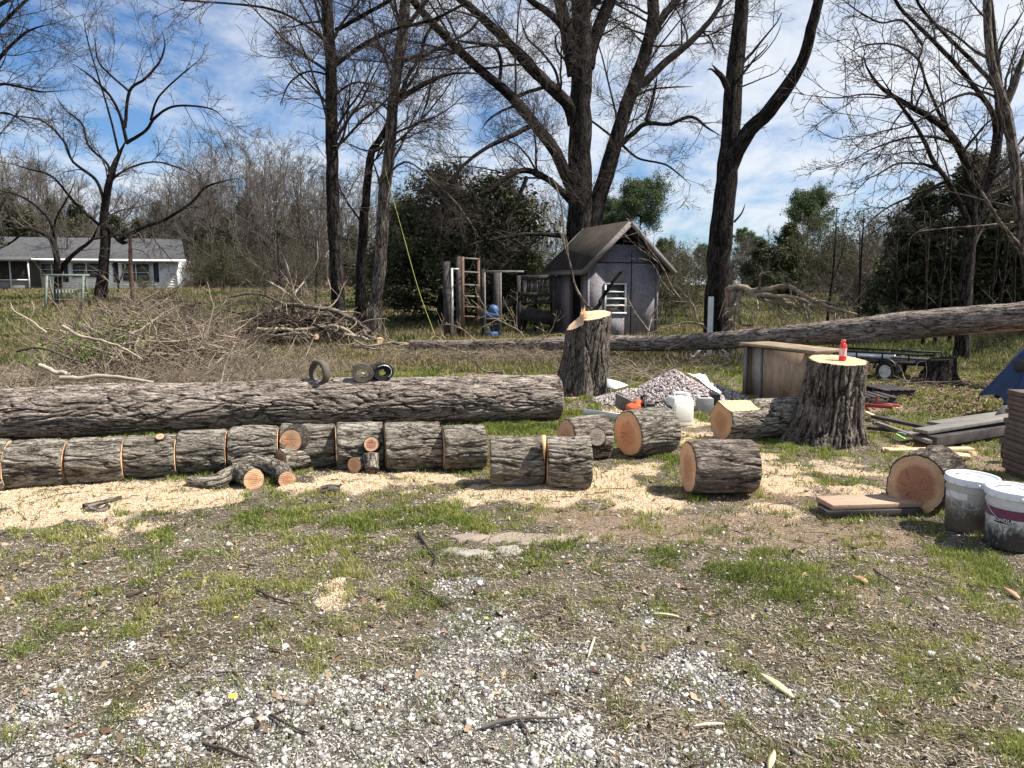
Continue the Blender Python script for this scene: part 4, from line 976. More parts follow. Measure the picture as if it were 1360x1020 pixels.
# A-frame swing bench on the left lawn
p = G(90, 404); Yb_ = 40.0; zb = float(gheight(At(90, 400, Yb_)[0], Yb_)[0]); p = At(90, 400, Yb_)
e = root('swing_bench', (p[0], Yb_, zb), R(12), 'pale green A-frame garden swing with slatted bench on the left lawn', 'swing bench')
for x in (-.85, .85):
    b = MB()
    b.bar((x, -.65, 0), (x + .03 * 0, -.08, 1.62), .1, .08); b.bar((x, .65, 0), (x, .08, 1.62), .1, .08); b.bar((x, -.38, .75), (x, .38, .75), .07, .05); b.bar((x, -.15, 1.42), (x, .15, 1.42), .1, .05)
    b.build('side_frame', M['swing'], e)
b = MB(); b.bar((-1.1, 0, 1.65), (1.1, 0, 1.65), .1, .12); b.build('top_beam', M['swing'], e)
b = MB()
for k in range(4): b.box((0, -.2 + .12 * k, .42), (1.3, .09, .03))
b.build('seat', M['swing'], e)
b = MB()
for k in range(9): b.box((-.6 + .15 * k, .27, .68), (.06, .025, .5), rotx(-.2))
b.box((0, .32, .92), (1.3, .03, .07)); b.build('backrest', M['swing'], e)
for s in (-1, 1): b = MB(); b.tube([(s * .62, 0, 1.6), (s * .62, -.05, .45)], .012, 6); b.build('chain', M['metal'], e)

# ------------------------------------------------------------------ white stand
Y = 17.4; p = At(942, 470, Y); zt_ = At(942, 394, Y)[2]
e = root('white_stand', (p[0], Y, 0), R(10), 'white wooden post on three braced feet in front of the big bare trunk', 'post stand')
b = MB(); b.box((0, 0, zt_ / 2), (.1, .09, zt_)); b.build('post', M['whitewood'], e, bevel=.006)
for an in (200, 330, 90): b = MB(); c_, s_ = math.cos(R(an)), math.sin(R(an)); b.bar((.05 * c_, .05 * s_, .38), (.48 * c_, .48 * s_, .03), .075, .03); b.build('brace', M['whitewood'], e)
for an in (200, 330, 90): b = MB(); c_, s_ = math.cos(R(an)), math.sin(R(an)); b.bar((.06 * c_, .06 * s_, .035), (.55 * c_, .55 * s_, .035), .07, .06); b.build('foot', M['whitewood'], e)

# ------------------------------------------------------------------ gravel pile, tarp, block, plank, jug, chainsaw
hc = np.array([(890 - 680) / F * 10.8, 10.75])
def heap(x, y): # two lobed mound
    d1 = ((x - hc[0] - .05) / .62) ** 2 + ((y - hc[1]) / .6) ** 2; d2 = ((x - hc[0] - .55) / .55) ** 2 + ((y - hc[1] - .3) / .4) ** 2; d3 = ((x - hc[0] + .55) / .45) ** 2 + ((y - hc[1]) / .4) ** 2
    return np.maximum(.44 * np.clip(1 - np.sqrt(d1) * .78, 0, 1), np.maximum(.22 * np.clip(1 - np.sqrt(d2) * .8, 0, 1), .18 * np.clip(1 - np.sqrt(d3) * .8, 0, 1)))
gxx, gyy = np.meshgrid(np.linspace(hc[0] - 1.2, hc[0] + 1.4, 90), np.linspace(hc[1] - 1, hc[1] + 1, 70)); gxf, gyf = gxx.ravel(), gyy.ravel()
hz = heap(gxf, gyf) - .02 + gheight(gxf, gyf) + .015 * n2(gxf, gyf, 8, 1); ia = np.arange(69)[:, None] * 90 + np.arange(89)[None]
hf = np.stack([ia, ia + 1, ia + 91, ia + 90], 2).reshape(-1, 4)
keepf = (heap(gxf, gyf)[hf].max(1) > .005); hf = hf[keepf]
gp = empty('gravel_pile', (hc[0], hc[1], 0)); tag(gp, 'knee-high heap of mauve-grey chips behind the white jug, partly under a white sheet', 'gravel pile')
mk('mound', np.stack([gxf, gyf, hz], 1), hf, mat_simple('mound', (.30, .26, .25), .95, .1, .3, 25, .8), gp, True, None, (hc[0], hc[1], 0))
n_ = 9000; x = hc[0] + (RG.random(n_) - .45) * 2.4; y = hc[1] + (RG.random(n_) - .5) * 1.8; kk = heap(x, y) > .012 * RG.random(n_); x, y = x[kk], y[kk]
sz = .010 + .016 * RG.random(len(x)); V, Fc, tt = scatter(STONES, ICO, np.stack([x, y, heap(x, y) + gheight(x, y) + .0], 1), sz, .7)
o = mk('chips', V, Fc, M['pile_stone'], gp, attrs={'tint': tt}, org=(hc[0], hc[1], 0)); o['kind'] = 'stuff'
# white sheet draped over the right slope
u = np.linspace(0, 1, 30); v = np.linspace(0, 1, 16); UU, VV = np.meshgrid(u, v)
q0 = At(912, 490, 11.0); q1 = At(932, 487, 11.15); q2 = At(958, 528, 10.6); q3 = At(950, 530, 10.5)
A_ = np.array([q0, q1, q2, q3]); Wt = ((1 - UU)[..., None] * (1 - VV)[..., None] * A_[0] + (1 - UU)[..., None] * VV[..., None] * A_[1] + UU[..., None] * VV[..., None] * A_[2] + UU[..., None] * (1 - VV)[..., None] * A_[3]).reshape(-1, 3)
Wt[:, 2] = np.maximum(heap(Wt[:, 0], Wt[:, 1]) + .04, Wt[:, 2] * .4 + .6 * heap(Wt[:, 0], Wt[:, 1]) + .05) + .03 * perlin(Wt * 6) + .012 * perlin(Wt * 22)
ia = np.arange(15)[:, None] * 30 + np.arange(29)[None]; wf = np.stack([ia, ia + 1, ia + 31, ia + 30], 2).reshape(-1, 4)
o = mk('plastic_sheet', Wt, wf, M['tarp_w'], None, True, None, q2 * [1, 1, 0], None); o.location = q2 * [1, 1, 0]; tag(o, 'crumpled white plastic sheet trailing down the right side of the gravel heap', 'tarp')
mo = o.modifiers.new('s', 'SOLIDIFY'); mo.thickness = .004
q = Wt[(RG.random(30) * 440).astype(int)]
o2 = mk('plastic_sheet', np.array([At(806, 503, 11.2), At(822, 507, 11.1), At(834, 512, 10.9), At(818, 517, 10.8), At(806, 514, 10.9)]), [[0, 1, 2, 3, 4]], M['tarp_w'], None, False, None, hc.tolist() + [0]); o2.location = (hc[0], hc[1], 0); tag(o2, 'small scrap of white sheet beside the foot of the slanted stump', 'tarp'); o2.modifiers.new('s', 'SOLIDIFY').thickness = .006
# cinder block
Y = 9.75; p = At(935, 556, Y)
e = root('concrete_block', (p[0], Y, 0), R(-8), 'grey concrete block behind the white jug', 'block')
b = MB(); b.box((0, 0, .1), (.18, .3, .2)); b.box((0, -.151, .1), (.19, .012, .21)); b.build('block_body', M['block'], e, bevel=.008)
b = MB(); b.box((0, .02, .2035), (.09, .1, .006)); b.build('core_hole', M['void'], e)
p = At(948, 553, Y); e = root('black_box', (p[0] + .03, Y + .1, 0), R(-5), 'small black box between the concrete block and the slab-sawn log', 'box'); b = MB(); b.box((0, 0, .11), (.1, .25, .22)); b.box((0, 0, .225), (.11, .26, .02)); b.build('case', M['black'], e, bevel=.006)
# leaning grey plank
b = MB(); a_ = At(818, 531, 9.7); c_ = At(846, 545, 9.2); b.bar(a_, c_, .02, .17); b.bar(a_ + [.02, .05, -.06], c_ + [.02, .05, -.05], .02, .1)
o = b.build('grey_plank', M['greywood'], None, org=(a_[0], a_[1], 0), bevel=.003); o.location = (a_[0], a_[1], 0); tag(o, 'short grey plank propped left of the chainsaw', 'plank')
o = MB(); a_ = At(948, 525, 10.2); c_ = At(986, 533, 9.9); a_[2] = .09; c_[2] = .05; o.bar(a_, c_, .09, .04); o = o.build('grey_plank', M['greywood'], None, org=(a_[0], a_[1], 0), bevel=.003); o.location = (a_[0], a_[1], 0); tag(o, 'narrow grey board lying between the gravel heap and the tipped cabinet', 'plank')
# jug
Y = 8.85; p = At(902, 566, Y)
e = root('plastic_jug', (p[0], Y, 0), R(14), 'translucent white square plastic jug standing in the sawdust behind the rounds', 'jug')
b = MB(); n = 4; sec = []
for z, s in ((0, .92), (.015, 1), (.27, 1), (.31, .93), (.335, .78)):
    for (cx, cy) in ((-1, -1), (1, -1), (1, 1), (-1, 1)): sec.append((cx * .125 * s, cy * .11 * s, z))
b.add(sec, [[a * 4 + j, a * 4 + (j + 1) % 4, a * 4 + 4 + (j + 1) % 4, a * 4 + 4 + j] for a in range(4) for j in range(4)] + [[3, 2, 1, 0], [16, 17, 18, 19]]); b.build('body', M['jug'], e, bevel=.015)
b = MB(); b.tube([(-.075, 0, .33), (-.07, 0, .375), (0, 0, .385), (.05, 0, .375), (.06, 0, .33)], .014, 8); b.build('handle', M['jug'], e, True)
b = MB(); b.lathe([(.001, .33), (.03, .33), (.03, .375), (.001, .377)], 16, (.085, -.02, 0)); b.build('cap', M['white_pl'], e)
b = MB(); b.box((.0, -.112, .16), (.2, .004, .19)); b.build('panel', M['jug'], e, bevel=.001)
# chainsaw
Y = 8.45; p = At(856, 555, Y)
e = root('chainsaw', (p[0], Y, 0), R(8), 'orange and black chainsaw on the ground behind a loose round, next to the jug', 'chainsaw'); e.scale = (1.3, 1.3, 1.3)
b = MB(); b.box((0, 0, .15), (.17, .16, .15)); b.box((.02, 0, .235), (.12, .13, .05)); b.build('engine_case', M['black'], e, bevel=.02)
b = MB(); b.box((-.09, -.02, .18), (.10, .17, .13), roty(-.4)); b.box((-.04, 0, .255), (.10, .11, .035)); b.build('top_cover', M['orange_pl'], e, bevel=.02)
b = MB(); b.tube([(-.02, -.1, .12), (-.03, -.1, .27), (0, -.02, .31), (0, .08, .29), (0, .1, .14)], .013, 8); b.build('front_handle', M['black'], e, True)
b = MB(); b.tube([(.07, 0, .24), (.17, 0, .26), (.23, 0, .2), (.2, 0, .12), (.08, 0, .1)], .016, 8); b.build('rear_handle', M['black'], e, True)
b = MB(); b.box((.14, -.05, .14), (.05, .05, .09)); b.build('starter_cap', M['metal'], e, bevel=.01)
b = MB(); b.box((-.33, 0, .14), (.42, .006, .075), roty(.15)); b.build('guide_bar', M['metal'], e, bevel=.002)
# ------------------------------------------------------------------ tipped cabinet
fl = np.array([3.36, 11.15]); dr = np.array([.36, -1.0]); dr /= np.linalg.norm(dr)
an = math.atan2(dr[1], dr[0])
e = root('tipped_cabinet', (fl[0], fl[1], 0), 0, 'plywood cabinet tipped over behind the red-bottle stump, mossy weathered top', 'cabinet', rot=(R(1), R(0), an))
# local x along length (towards the camera), y = depth to the right/back
LL, DD, HH = 1.5, .42, .76
b = MB(); b.box((LL / 2, DD, HH / 2), (LL, .03, HH)); b.box((.015, DD / 2, HH / 2), (.03, DD - .04, HH - .04)); b.box((LL - .015, DD / 2, HH / 2), (.03, DD - .04, HH - .04)); b.box((LL / 2, DD / 2, .02), (LL - .07, DD - .04, .03)); b.build('carcass', M['ply'], e)
b = MB(); b.box((LL / 2, DD / 2 - .02, HH + .015), (LL + .06, DD + .08, .035)); b.build('top_panel', M['ply_top'], e, bevel=.004)
b = MB(); b.box((LL * .5 + .2, .012, HH / 2), (LL * .66, .02, HH - .05)); b.build('door_panel', M['ply'], e)
b = MB(); b.box((.05, -.004, HH / 2), (.07, .03, HH - .02)); b.build('stile', M['greywood'], e)
b = MB(); b.box((LL / 2 - .33, -.008, HH / 2), (.025, .03, HH - .02)); b.build('stile', M['greywood'], e)
b = MB(); b.box((.30, .08, HH / 2), (.42, .015, HH - .06)); b.build('inner_panel', mat_simple('inner_panel', (.33, .29, .26), .8), e)

# ------------------------------------------------------------------ bottle
tp = np.array([cB[0] + .13, cB[1] - .03, .852])
e = root('drink_bottle', tp, R(20), 'red sports drink bottle with pale label standing on the pale stump top', 'bottle')
b = MB(); b.lathe([(.001, 0), (.034, .001), (.037, .012), (.036, .05), (.034, .09), (.037, .125), (.036, .15), (.024, .175), (.019, .182), (.001, .183)], 28); b.build('bottle', M['drink'], e, True)
b = MB(); b.lathe([(.0368, .045), (.0362, .06), (.0352, .1), (.0385, .126)], 28); b.build('label', M['label_w'], e, True)
b = MB(); b.lathe([(.001, .18), (.022, .18), (.022, .205), (.02, .21), (.001, .211)], 24); b.build('cap', M['orange_pl'], e)

# ------------------------------------------------------------------ buckets
def bucket(label, px, Y, rz, mat, tilt):
    p = At(px, 700, Y); e = root('bucket', (p[0], Y, 0), 0, label, 'bucket', 'two lidded white buckets', rot=(tilt[0], tilt[1], rz))
    b = MB(); b.lathe([(.001, 0), (.128, 0), (.132, .006), (.146, .27), (.152, .272), (.152, .284), (.1475, .286), (.149, .315), (.153, .317), (.153, .33), (.001, .33)], 56); b.build('pail', mat, e, True).modifiers.new('e', 'EDGE_SPLIT').split_angle = R(40)
    b = MB(); b.lathe([(.154, .318), (.161, .320), (.162, .356), (.159, .364), (.152, .366), (.145, .362), (.142, .352), (.001, .352)], 56); b.build('lid', M['lid'], e, True).modifiers.new('e', 'EDGE_SPLIT').split_angle = R(40)
    b = MB()
    for k in range(14): a = k * 2 * math.pi / 14; b.box((.1622 * math.cos(a), .1622 * math.sin(a), .333), (.004, .010, .026), rotz(a))
    o = b.build('lid_tabs', M['lid'], e); o['kind'] = 'stuff'
    b = MB(); th = np.linspace(R(200), R(340), 20); b.tube(np.stack([.158 * np.cos(th), .158 * np.sin(th), .29 - .13 * np.sin((th - R(200)) / R(140) * math.pi) * .9], 1), .0028, 6); b.build('wire_handle', M['metal'], e)
    b = MB(); th = np.linspace(R(100), R(170), 10); b.tube(np.stack([.1 * np.cos(th), .1 * np.sin(th), np.full(10, .353)], 1), .004, 6); th = np.linspace(R(20), R(70), 10); b.tube(np.stack([.06 * np.cos(th), .06 * np.sin(th), np.full(10, .353)], 1), .003, 6); b.build('lid_rib', M['black'], e)
    return e
bA = bucket('white lidded bucket smeared with brown mud, left one, touching the red-hearted round', 1284, 4.98, R(-30), M['bucket_a'], (R(1), R(2)))
bB = bucket('white lidded bucket with a maroon label band and black tar stains, rightmost', 1341, 4.66, R(-32), M['bucket_b'], (R(1), R(2)))
def band(parent, z0, z1, r0, r1, a0, a1, mat, name):
    th = np.linspace(R(a0), R(a1), 60); V = np.concatenate([np.stack([r0 * np.cos(th), r0 * np.sin(th), np.full(60, z0)], 1), np.stack([r1 * np.cos(th), r1 * np.sin(th), np.full(60, z1)], 1)])
    j = np.arange(59); return mk(name, V, np.stack([j, j + 1, j + 61, j + 60], 1), mat, parent, True)
band(bB, .195, .255, .1435, .1468, 0, 360, M['maroon'], 'label_band')
def wrap_text(parent, s, size, ang, z, r, mat, name, bold=0.0):
    cu = bpy.data.curves.new(name, 'FONT'); cu.body = s; cu.size = size; cu.align_x = 'CENTER'; cu.extrude = .0004; cu.offset = bold; cu.resolution_u = 2
    o = bpy.data.objects.new(name, cu); COL.objects.link(o); dg = bpy.context.evaluated_depsgraph_get(); dg.update()
    me = bpy.data.meshes.new_from_object(o.evaluated_get(dg)); bpy.data.objects.remove(o)
    for v in me.vertices:
        a = ang + v.co.x / r; rr = r + .0008 + v.co.z; v.co = (rr * math.cos(a), rr * math.sin(a), z + v.co.y)
    me.materials.clear(); me.materials.append(mat); ob = bpy.data.objects.new(name, me); COL.objects.link(ob); ob.parent = parent; return ob
wb = bpy.data.materials; LW = mat_simple('lettering_white', (.75, .74, .74), .5)
fa = R(252)
band(bB, .166, .196, .1428, .1445, math.degrees(fa) - 21, math.degrees(fa) + 19, M['black'], 'name_plate')
wrap_text(bB, 'BONDUP', .030, fa - .02, .176, .1448, LW, 'lettering', .0006)
wrap_text(bA, 'PL', .026, R(270 + 30 + 22), .165, .1435, M['black'], 'lettering', .0004)
wrap_text(bA, '- -', .022, R(270 + 30 + 22), .195, .1445, M['black'], 'lettering', .0004)
band(bA, .225, .268, .1447, .1465, 195, 262, LW, 'paper_patch')

# board in front of the big round
o = MB(); c0 = G(1172, 692); c0[1] = 5.32; an = R(5)
for k, (dx, dy, dz, L_b, w_b, h_b, ra) in enumerate([(0, .05, .075, .66, .24, .035, .02), (-.02, -.02, .03, .70, .13, .045, -.01), (.03, .13, .03, .66, .13, .045, .03)]):
    b = MB(); nx_ = 24
    b.box((dx, dy, dz), (L_b, w_b, h_b), rotz(ra))
    if k == 0: e = root('plank_stack', (c0[0], c0[1], 0), an, 'short reddish-tan board resting on two offcuts before the red-hearted round', 'board')
    b.build('board' if k == 0 else 'offcut', M['board'] if k == 0 else M['darkwood'], e, bevel=.004)

# ------------------------------------------------------------------ coiled straps on the trunk
def ring_band(r, w, th, turns=1.0, n=80, grow=0.0):
    mb = MB(); a = np.linspace(0, 2 * math.pi * turns, n); rr = r + grow * a / (2 * math.pi)
    V = []
    for aa, q in zip(a, rr):
        for (dr_, dy_) in ((0, -w / 2), (0, w / 2), (th, w / 2), (th, -w / 2)): V.append(((q + dr_) * math.cos(aa), dy_, (q + dr_) * math.sin(aa)))
    f = [[i * 4 + j, i * 4 + (j + 1) % 4, i * 4 + 4 + (j + 1) % 4, i * 4 + 4 + j] for i in range(n - 1) for j in range(4)] + [[3, 2, 1, 0], [(n - 1) * 4 + j for j in range(4)]]
    mb.add(V, f); return mb
def ontop(px):  # point on top of the trunk at column px
    f_ = (px - 0) / 741.0; c = pa + (pb - pa) * f_; return c
c = ontop(400); zt2 = c[2] + Ra
e = root('webbing_loop', (c[0] , c[1] - .08, zt2 + .01), R(-35), 'single wide loop of brown webbing standing on the felled trunk, left of the coils', 'strap'); e.scale = (1.28, 1.28, 1.28)
b = ring_band(.078, .075, .014, 1.35, 70, .012); V = b.V[0]; V[:, 2] += .092; b.build('loop', M['strap'], e)
b = MB(); b.box((.0, 0, .004), (.06, .078, .02)); b.build('buckle', M['metal'], e, bevel=.003)
c = ontop(458)
e = root('webbing_coil', (c[0], c[1] - .10, zt2 + .005), R(12), 'coiled grey webbing strap on the felled trunk, left of the black reel', 'strap'); e.scale = (1.35, 1.3, 1.15)
b = ring_band(.045, .06, .0115, 3.4, 140, .0125); b.V[0][:, 2] += .09; b.build('coil', M['strap'], e)
b = MB(); b.tube([(-.03, -.02, .07), (0, -.03, .095), (.03, -.02, .08), (.015, -.02, .055)], .009, 8); b.build('hook', M['metal'], e, True)
c = ontop(480)
e = root('strap_reel', (c[0] + .03, c[1] - .03, zt2 + .015), R(25), 'black rolled strap bundle with a shiny buckle on the felled trunk, rightmost of the three', 'strap'); e.scale = (1.35, 1.28, 1.1)
b = ring_band(.03, .085, .015, 3.4, 140, .0165); b.V[0][:, 2] += .085; b.build('roll', M['rubber'], e)
b = MB(); th = np.linspace(R(-50), R(130), 16); b.tube(np.stack([.07 * np.cos(th), np.full(16, -.05), .09 + .07 * np.sin(th)], 1), .006, 8); b.build('wire_bail', M['metal'], e, True)
b = MB(); b.lathe([(.001, -.03), (.045, -.03), (.05, 0), (.045, .03), (.001, .03)], 20, (-.085, 0, .13)); b.build('end_knob', M['rubber'], e, True)

# ------------------------------------------------------------------ trailer
Y = 13.0; wp = At(1192, 496, Y); rw = .185
e = root('utility_trailer', (wp[0] - .02, Y + .35, 0), R(-38), 'small black open utility trailer with white wheels, parked beyond the lumber', 'trailer'); e.scale = (.82, .82, .95)
b = MB()
for yy in (-.42, .42): b.bar((-1.0, yy, .34), (.95, yy, .34), .06, .07)
for xx in (-1.0, -.3, .4, .95): b.bar((xx, -.42, .33), (xx, .42, .33), .05, .06)
b.bar((-1.0, 0, .33), (-1.7, 0, .33), .06, .06); b.build('frame', M['black'], e)
b = MB(); b.box((0, 0, .385), (1.95, .86, .025)); b.build('deck', M['darkwood'], e)
b = MB()
for yy in (-.45, .45):
    b.bar((-1.0, yy, .5), (.95, yy, .5), .035, .035)
    for xx in (-1.0, -.5, 0, .5, .95): b.bar((xx, yy, .38), (xx, yy, .5), .03)
b.build('side_rail', M['black'], e)
for yy in (-.55, .55):
    w = MB(); w.add(*(lambda m: (np.concatenate(m.V)[:, [0, 2, 1]] * [1, 1, 1] + [.1, yy, rw], [np.concatenate(v)[:, ::-1] for v in m.F.values()]))(MB().lathe([(.11, -.05), (.15, -.065), (.18, -.06), (rw, -.04), (rw, .04), (.18, .06), (.15, .065), (.11, .05)], 32))); wo = w.build('wheel', M['rubber'], e, True)
    w = MB(); m_ = MB().lathe([(.001, -.052), (.03, -.055), (.035, -.045), (.09, -.04), (.105, -.058), (.118, -.05), (.118, .05), (.105, .058), (.09, .04), (.035, .045), (.001, .052)], 32)
    w.add(np.concatenate(m_.V)[:, [0, 2, 1]] + [.1, yy, rw], [np.concatenate(v)[:, ::-1] for v in m_.F.values()]); w.build('rim', M['rim'], wo, True)
    f_ = MB(); th = np.linspace(R(10), R(170), 18); V = []
    for a in th:
        for dy in (-.09, .09): V.append((.1 + .235 * math.cos(a), yy + dy, rw + .235 * math.sin(a)))
    f_.add(V, [[i * 2, i * 2 + 1, i * 2 + 3, i * 2 + 2] for i in range(17)]); fo_ = f_.build('fender', M['black'], e, True); fo_.modifiers.new('s', 'SOLIDIFY').thickness = .006
b = MB(); b.bar((.97, -.42, .32), (1.22, -.42, .16), .035); b.bar((.97, .42, .32), (1.22, .42, .16), .035)
for t_2 in (0, .33, .66, 1): b.bar((.97 + .25 * t_2, -.42, .32 - .18 * t_2), (.97 + .25 * t_2, .42, .32 - .18 * t_2), .025)
b.build('ramp_gate', M['black'], e)
b = MB(); b.box((-.35, 0, .42), (.9, .6, .04)); b.build('white_board', M['white_pl'], e)
b = MB(); b.box((.955, -.36, .36), (.02, .06, .05)); b.build('tail_light', M['red_pl'], e)

# ------------------------------------------------------------------ lumber
def boards(name, label, cat, a, b_, w, h, mat, group=None, lift=0):
    a = np.array(a, float); b_ = np.array(b_, float); o = MB().bar(a, b_, w, h).build(name, mat, None, org=(a[0], a[1], 0), bevel=.003); o.location = (a[0], a[1], 0); tag(o, label, cat, group); return o
def gp3(px, py, z): return G(px, py, z)
boards('long_plank', 'long grey weathered plank on top of the lumber heap, nearest the blue tarp', 'plank', gp3(1222, 573, .16), gp3(1345, 553, .2), .17, .035, M['greywood'])
boards('long_plank', 'second grey plank lying behind the top one, half under the blue tarp', 'plank', gp3(1240, 563, .14), gp3(1350, 547, .15), .15, .035, M['greywood'])
boards('timber_beam', 'dark squared beam under the grey planks', 'beam', gp3(1230, 585, .08), gp3(1345, 566, .08), .22, .10, M['darkwood'])
for i, (x0, y0, x1, y1, w, m_, l_) in enumerate([(1160, 553, 1252, 572, .09, 'darkwood', 'dark long board pointing from the big stump to the grey planks'), (1165, 562, 1235, 587, .05, 'greywood', 'thin grey stake angled toward the pale planks'), (1196, 577, 1247, 574, .10, 'greywood', 'short rounded grey post end beside the dark beam'),
        (1150, 548, 1180, 562, .05, 'palewood', 'short pale stick under the red clamp'), (1152, 568, 1215, 575, .06, 'darkwood', 'dark stick low in the scrap heap')]):
    boards('scrap_board', l_, 'board', gp3(x0, y0, .12 - .015 * i), gp3(x1, y1, .10 - .012 * i), w, .035, M[m_], 'scrap boards right of the big stump')
for i, (x0, y0, x1, y1, w, l_) in enumerate([(1172, 597, 1288, 606, .15, 'pale flat board on bare soil, left lower of the two behind the red-hearted round'), (1178, 598, 1290, 596, .10, 'pale thin board on bare soil, upper one behind the red-hearted round')]):
    boards('pale_board', l_, 'board', gp3(x0, y0, .02 + .015 * i), gp3(x1, y1, .02 + .015 * i), w, .025, M['palewood'], 'pale boards on the soil')
def pallet(label, px, py, rz, w=.75):
    c = G(px, py, 0); e = root('pallet', (c[0], c[1], 0), rz, label, 'pallet', 'dark pallets by the trailer')
    b = MB()
    for yy in (-.25, 0, .25): b.box((0, yy, .05), (w, .05, .08))
    b.build('runner', M['darkwood'], e); b = MB()
    for k in range(5): b.box((-w / 2 + .05 + (w - .1) * k / 4, 0, .101), (.09, .6, .018))
    b.build('deck_boards', M['darkwood'], e)
pallet('dark slatted pallet beyond the scrap heap, nearer the trailer', 1180, 524, .1, .5); pallet('dark slatted pallet close to the right flank of the big stump', 1150, 534, .0, .6)
# red clamp
c = G(1160, 552, 0); e = root('red_clamp', (c[0], c[1], .1), R(-8), 'red steel bar clamp lying on the scrap boards', 'clamp')
b = MB(); b.bar((-.15, 0, .03), (.2, -.05, .02), .03, .045); b.build('bar', M['red_paint'], e, bevel=.004); b = MB(); b.bar((.02, 0, .02), (.03, 0, .16), .025); b.bar((-.02, -.02, -.1), (-.1, -.02, .0), .03); b.build('jaw', M['red_paint'], e, bevel=.004)
b = MB(); b.bar((.0, .06, .05), (.3, .02, .03), .02, .03); b.build('handle', M['red_paint'], e)
# green-handled tool
boards('tool_handle', 'bright green tool handle sticking out of the scrap heap', 'tool', gp3(1190, 577, .09), gp3(1203, 584, .05), .035, .02, mat_simple('green_pl', (.25, .50, .12), .5))

# covered grill
c = G(1374, 556, 0); e = root('covered_grill', (c[0], c[1] + .1, 0), R(15), 'grill on black legs under a peaked blue tarp at the right edge', 'covered grill')
n_a, n_h = 64, 26; V = []; th = np.arange(n_a) * 2 * math.pi / n_a
for i in range(n_h):
    q = i / (n_h - 1); z = .90 - .66 * q; rad = .05 + .40 * q ** .7
    for a in th:
        fold = 1 + .20 * q * math.sin(5 * a + 1) + .09 * q * math.sin(9 * a + 4 * q) + .04 * q * math.sin(23 * a + 6 * q); V.append((rad * fold * math.cos(a) * .95, rad * fold * math.sin(a), z + .06 * q * math.sin(3 * a + 1) + .05 * q * math.sin(7 * a)))
i = np.arange(n_h - 1)[:, None] * n_a; j = np.arange(n_a)[None]; j2 = (j + 1) % n_a
o = mk('tarp_cover', V, [np.stack([i + j2, i + j, i + n_a + j, i + n_a + j2], 2).reshape(-1, 4), [list(range(n_a))]], M['tarp_b'], e, True)
b = MB(); b.lathe([(.001, .42), (.2, .46), (.26, .6), (.24, .7), (.001, .8)], 24); b.build('grill_bowl', M['black'], e, True)
for an_ in (30, 120, 210, 300): b = MB(); b.bar((.22 * math.cos(R(an_)), .22 * math.sin(R(an_)), .5), (.27 * math.cos(R(an_)), .27 * math.sin(R(an_)), 0), .04); b.build('leg', M['black'], e)
b = MB(); b.tube([(-.45, -.3, .62), (-.2, -.42, .60), (.1, -.46, .58)], .006, 6); b.tube([(-.12, -.15, .9), (-.1, -.4, .6), (-.15, -.5, .45)], .005, 6); b.build('tie_cord', M['white_pl'], e)
# paver stack
c = G(1338, 640, 0); e = root('paver_stack', (c[0] + .33, c[1] + .16, 0), R(-4), 'waist-high stack of rough brown paving slabs at the right edge', 'paver stack')
zz = 0
for k in range(17):
    h_ = .036 + .006 * RG.random(); b = MB(); b.box((RG.normal() * .012, RG.normal() * .01, zz + h_ / 2), (.36 + RG.normal() * .012, .36, h_), rotz(RG.normal() * .04)); b.build('slab', M['paver'], e, bevel=.006); zz += h_ + .0035
c = G(1340, 578, 0); e = root('grey_sheet', (c[0], c[1] + .15, 0), R(-10), 'pale grey angled panel beside the slab stack, under the tarp edge', 'panel')
b = MB(); b.add(np.array([(-.17, 0, 0), (.2, 0, 0), (.2, 0, .32), (.0, 0, .3), (-.17, .02, 0), (.2, .02, 0), (.2, .02, .32), (0., .02, .3)]), [[0, 1, 2, 3], [7, 6, 5, 4], [0, 3, 7, 4], [1, 5, 6, 2], [3, 2, 6, 7], [0, 4, 5, 1]]); b.build('sheet_face', M['greywood'], e)
c = G(1338, 612, 0); e = root('handcart_wheel', (c[0] , c[1], .11), R(35), 'small red-hubbed wheel leaning against the slab stack', 'wheel')
m_ = MB().lathe([(.085, -.02), (.11, -.02), (.11, .02), (.085, .02), (.085, -.02)], 28); b = MB(); b.add(np.concatenate(m_.V)[:, [0, 2, 1]], [np.concatenate(v)[:, ::-1] for v in m_.F.values()]); b.build('tyre', M['rubber'], e, True)
b = MB(); 
for k in range(3): b.bar((-.085 * math.cos(k * 1.05), 0, -.085 * math.sin(k * 1.05)), (.085 * math.cos(k * 1.05), 0, .085 * math.sin(k * 1.05)), .015)
m_ = MB().lathe([(.001, -.03), (.03, -.03), (.03, .03), (.001, .03)], 16); b.add(np.concatenate(m_.V)[:, [0, 2, 1]], [np.concatenate(v)[:, ::-1] for v in m_.F.values()]); b.build('hub', M['red_paint'], e)

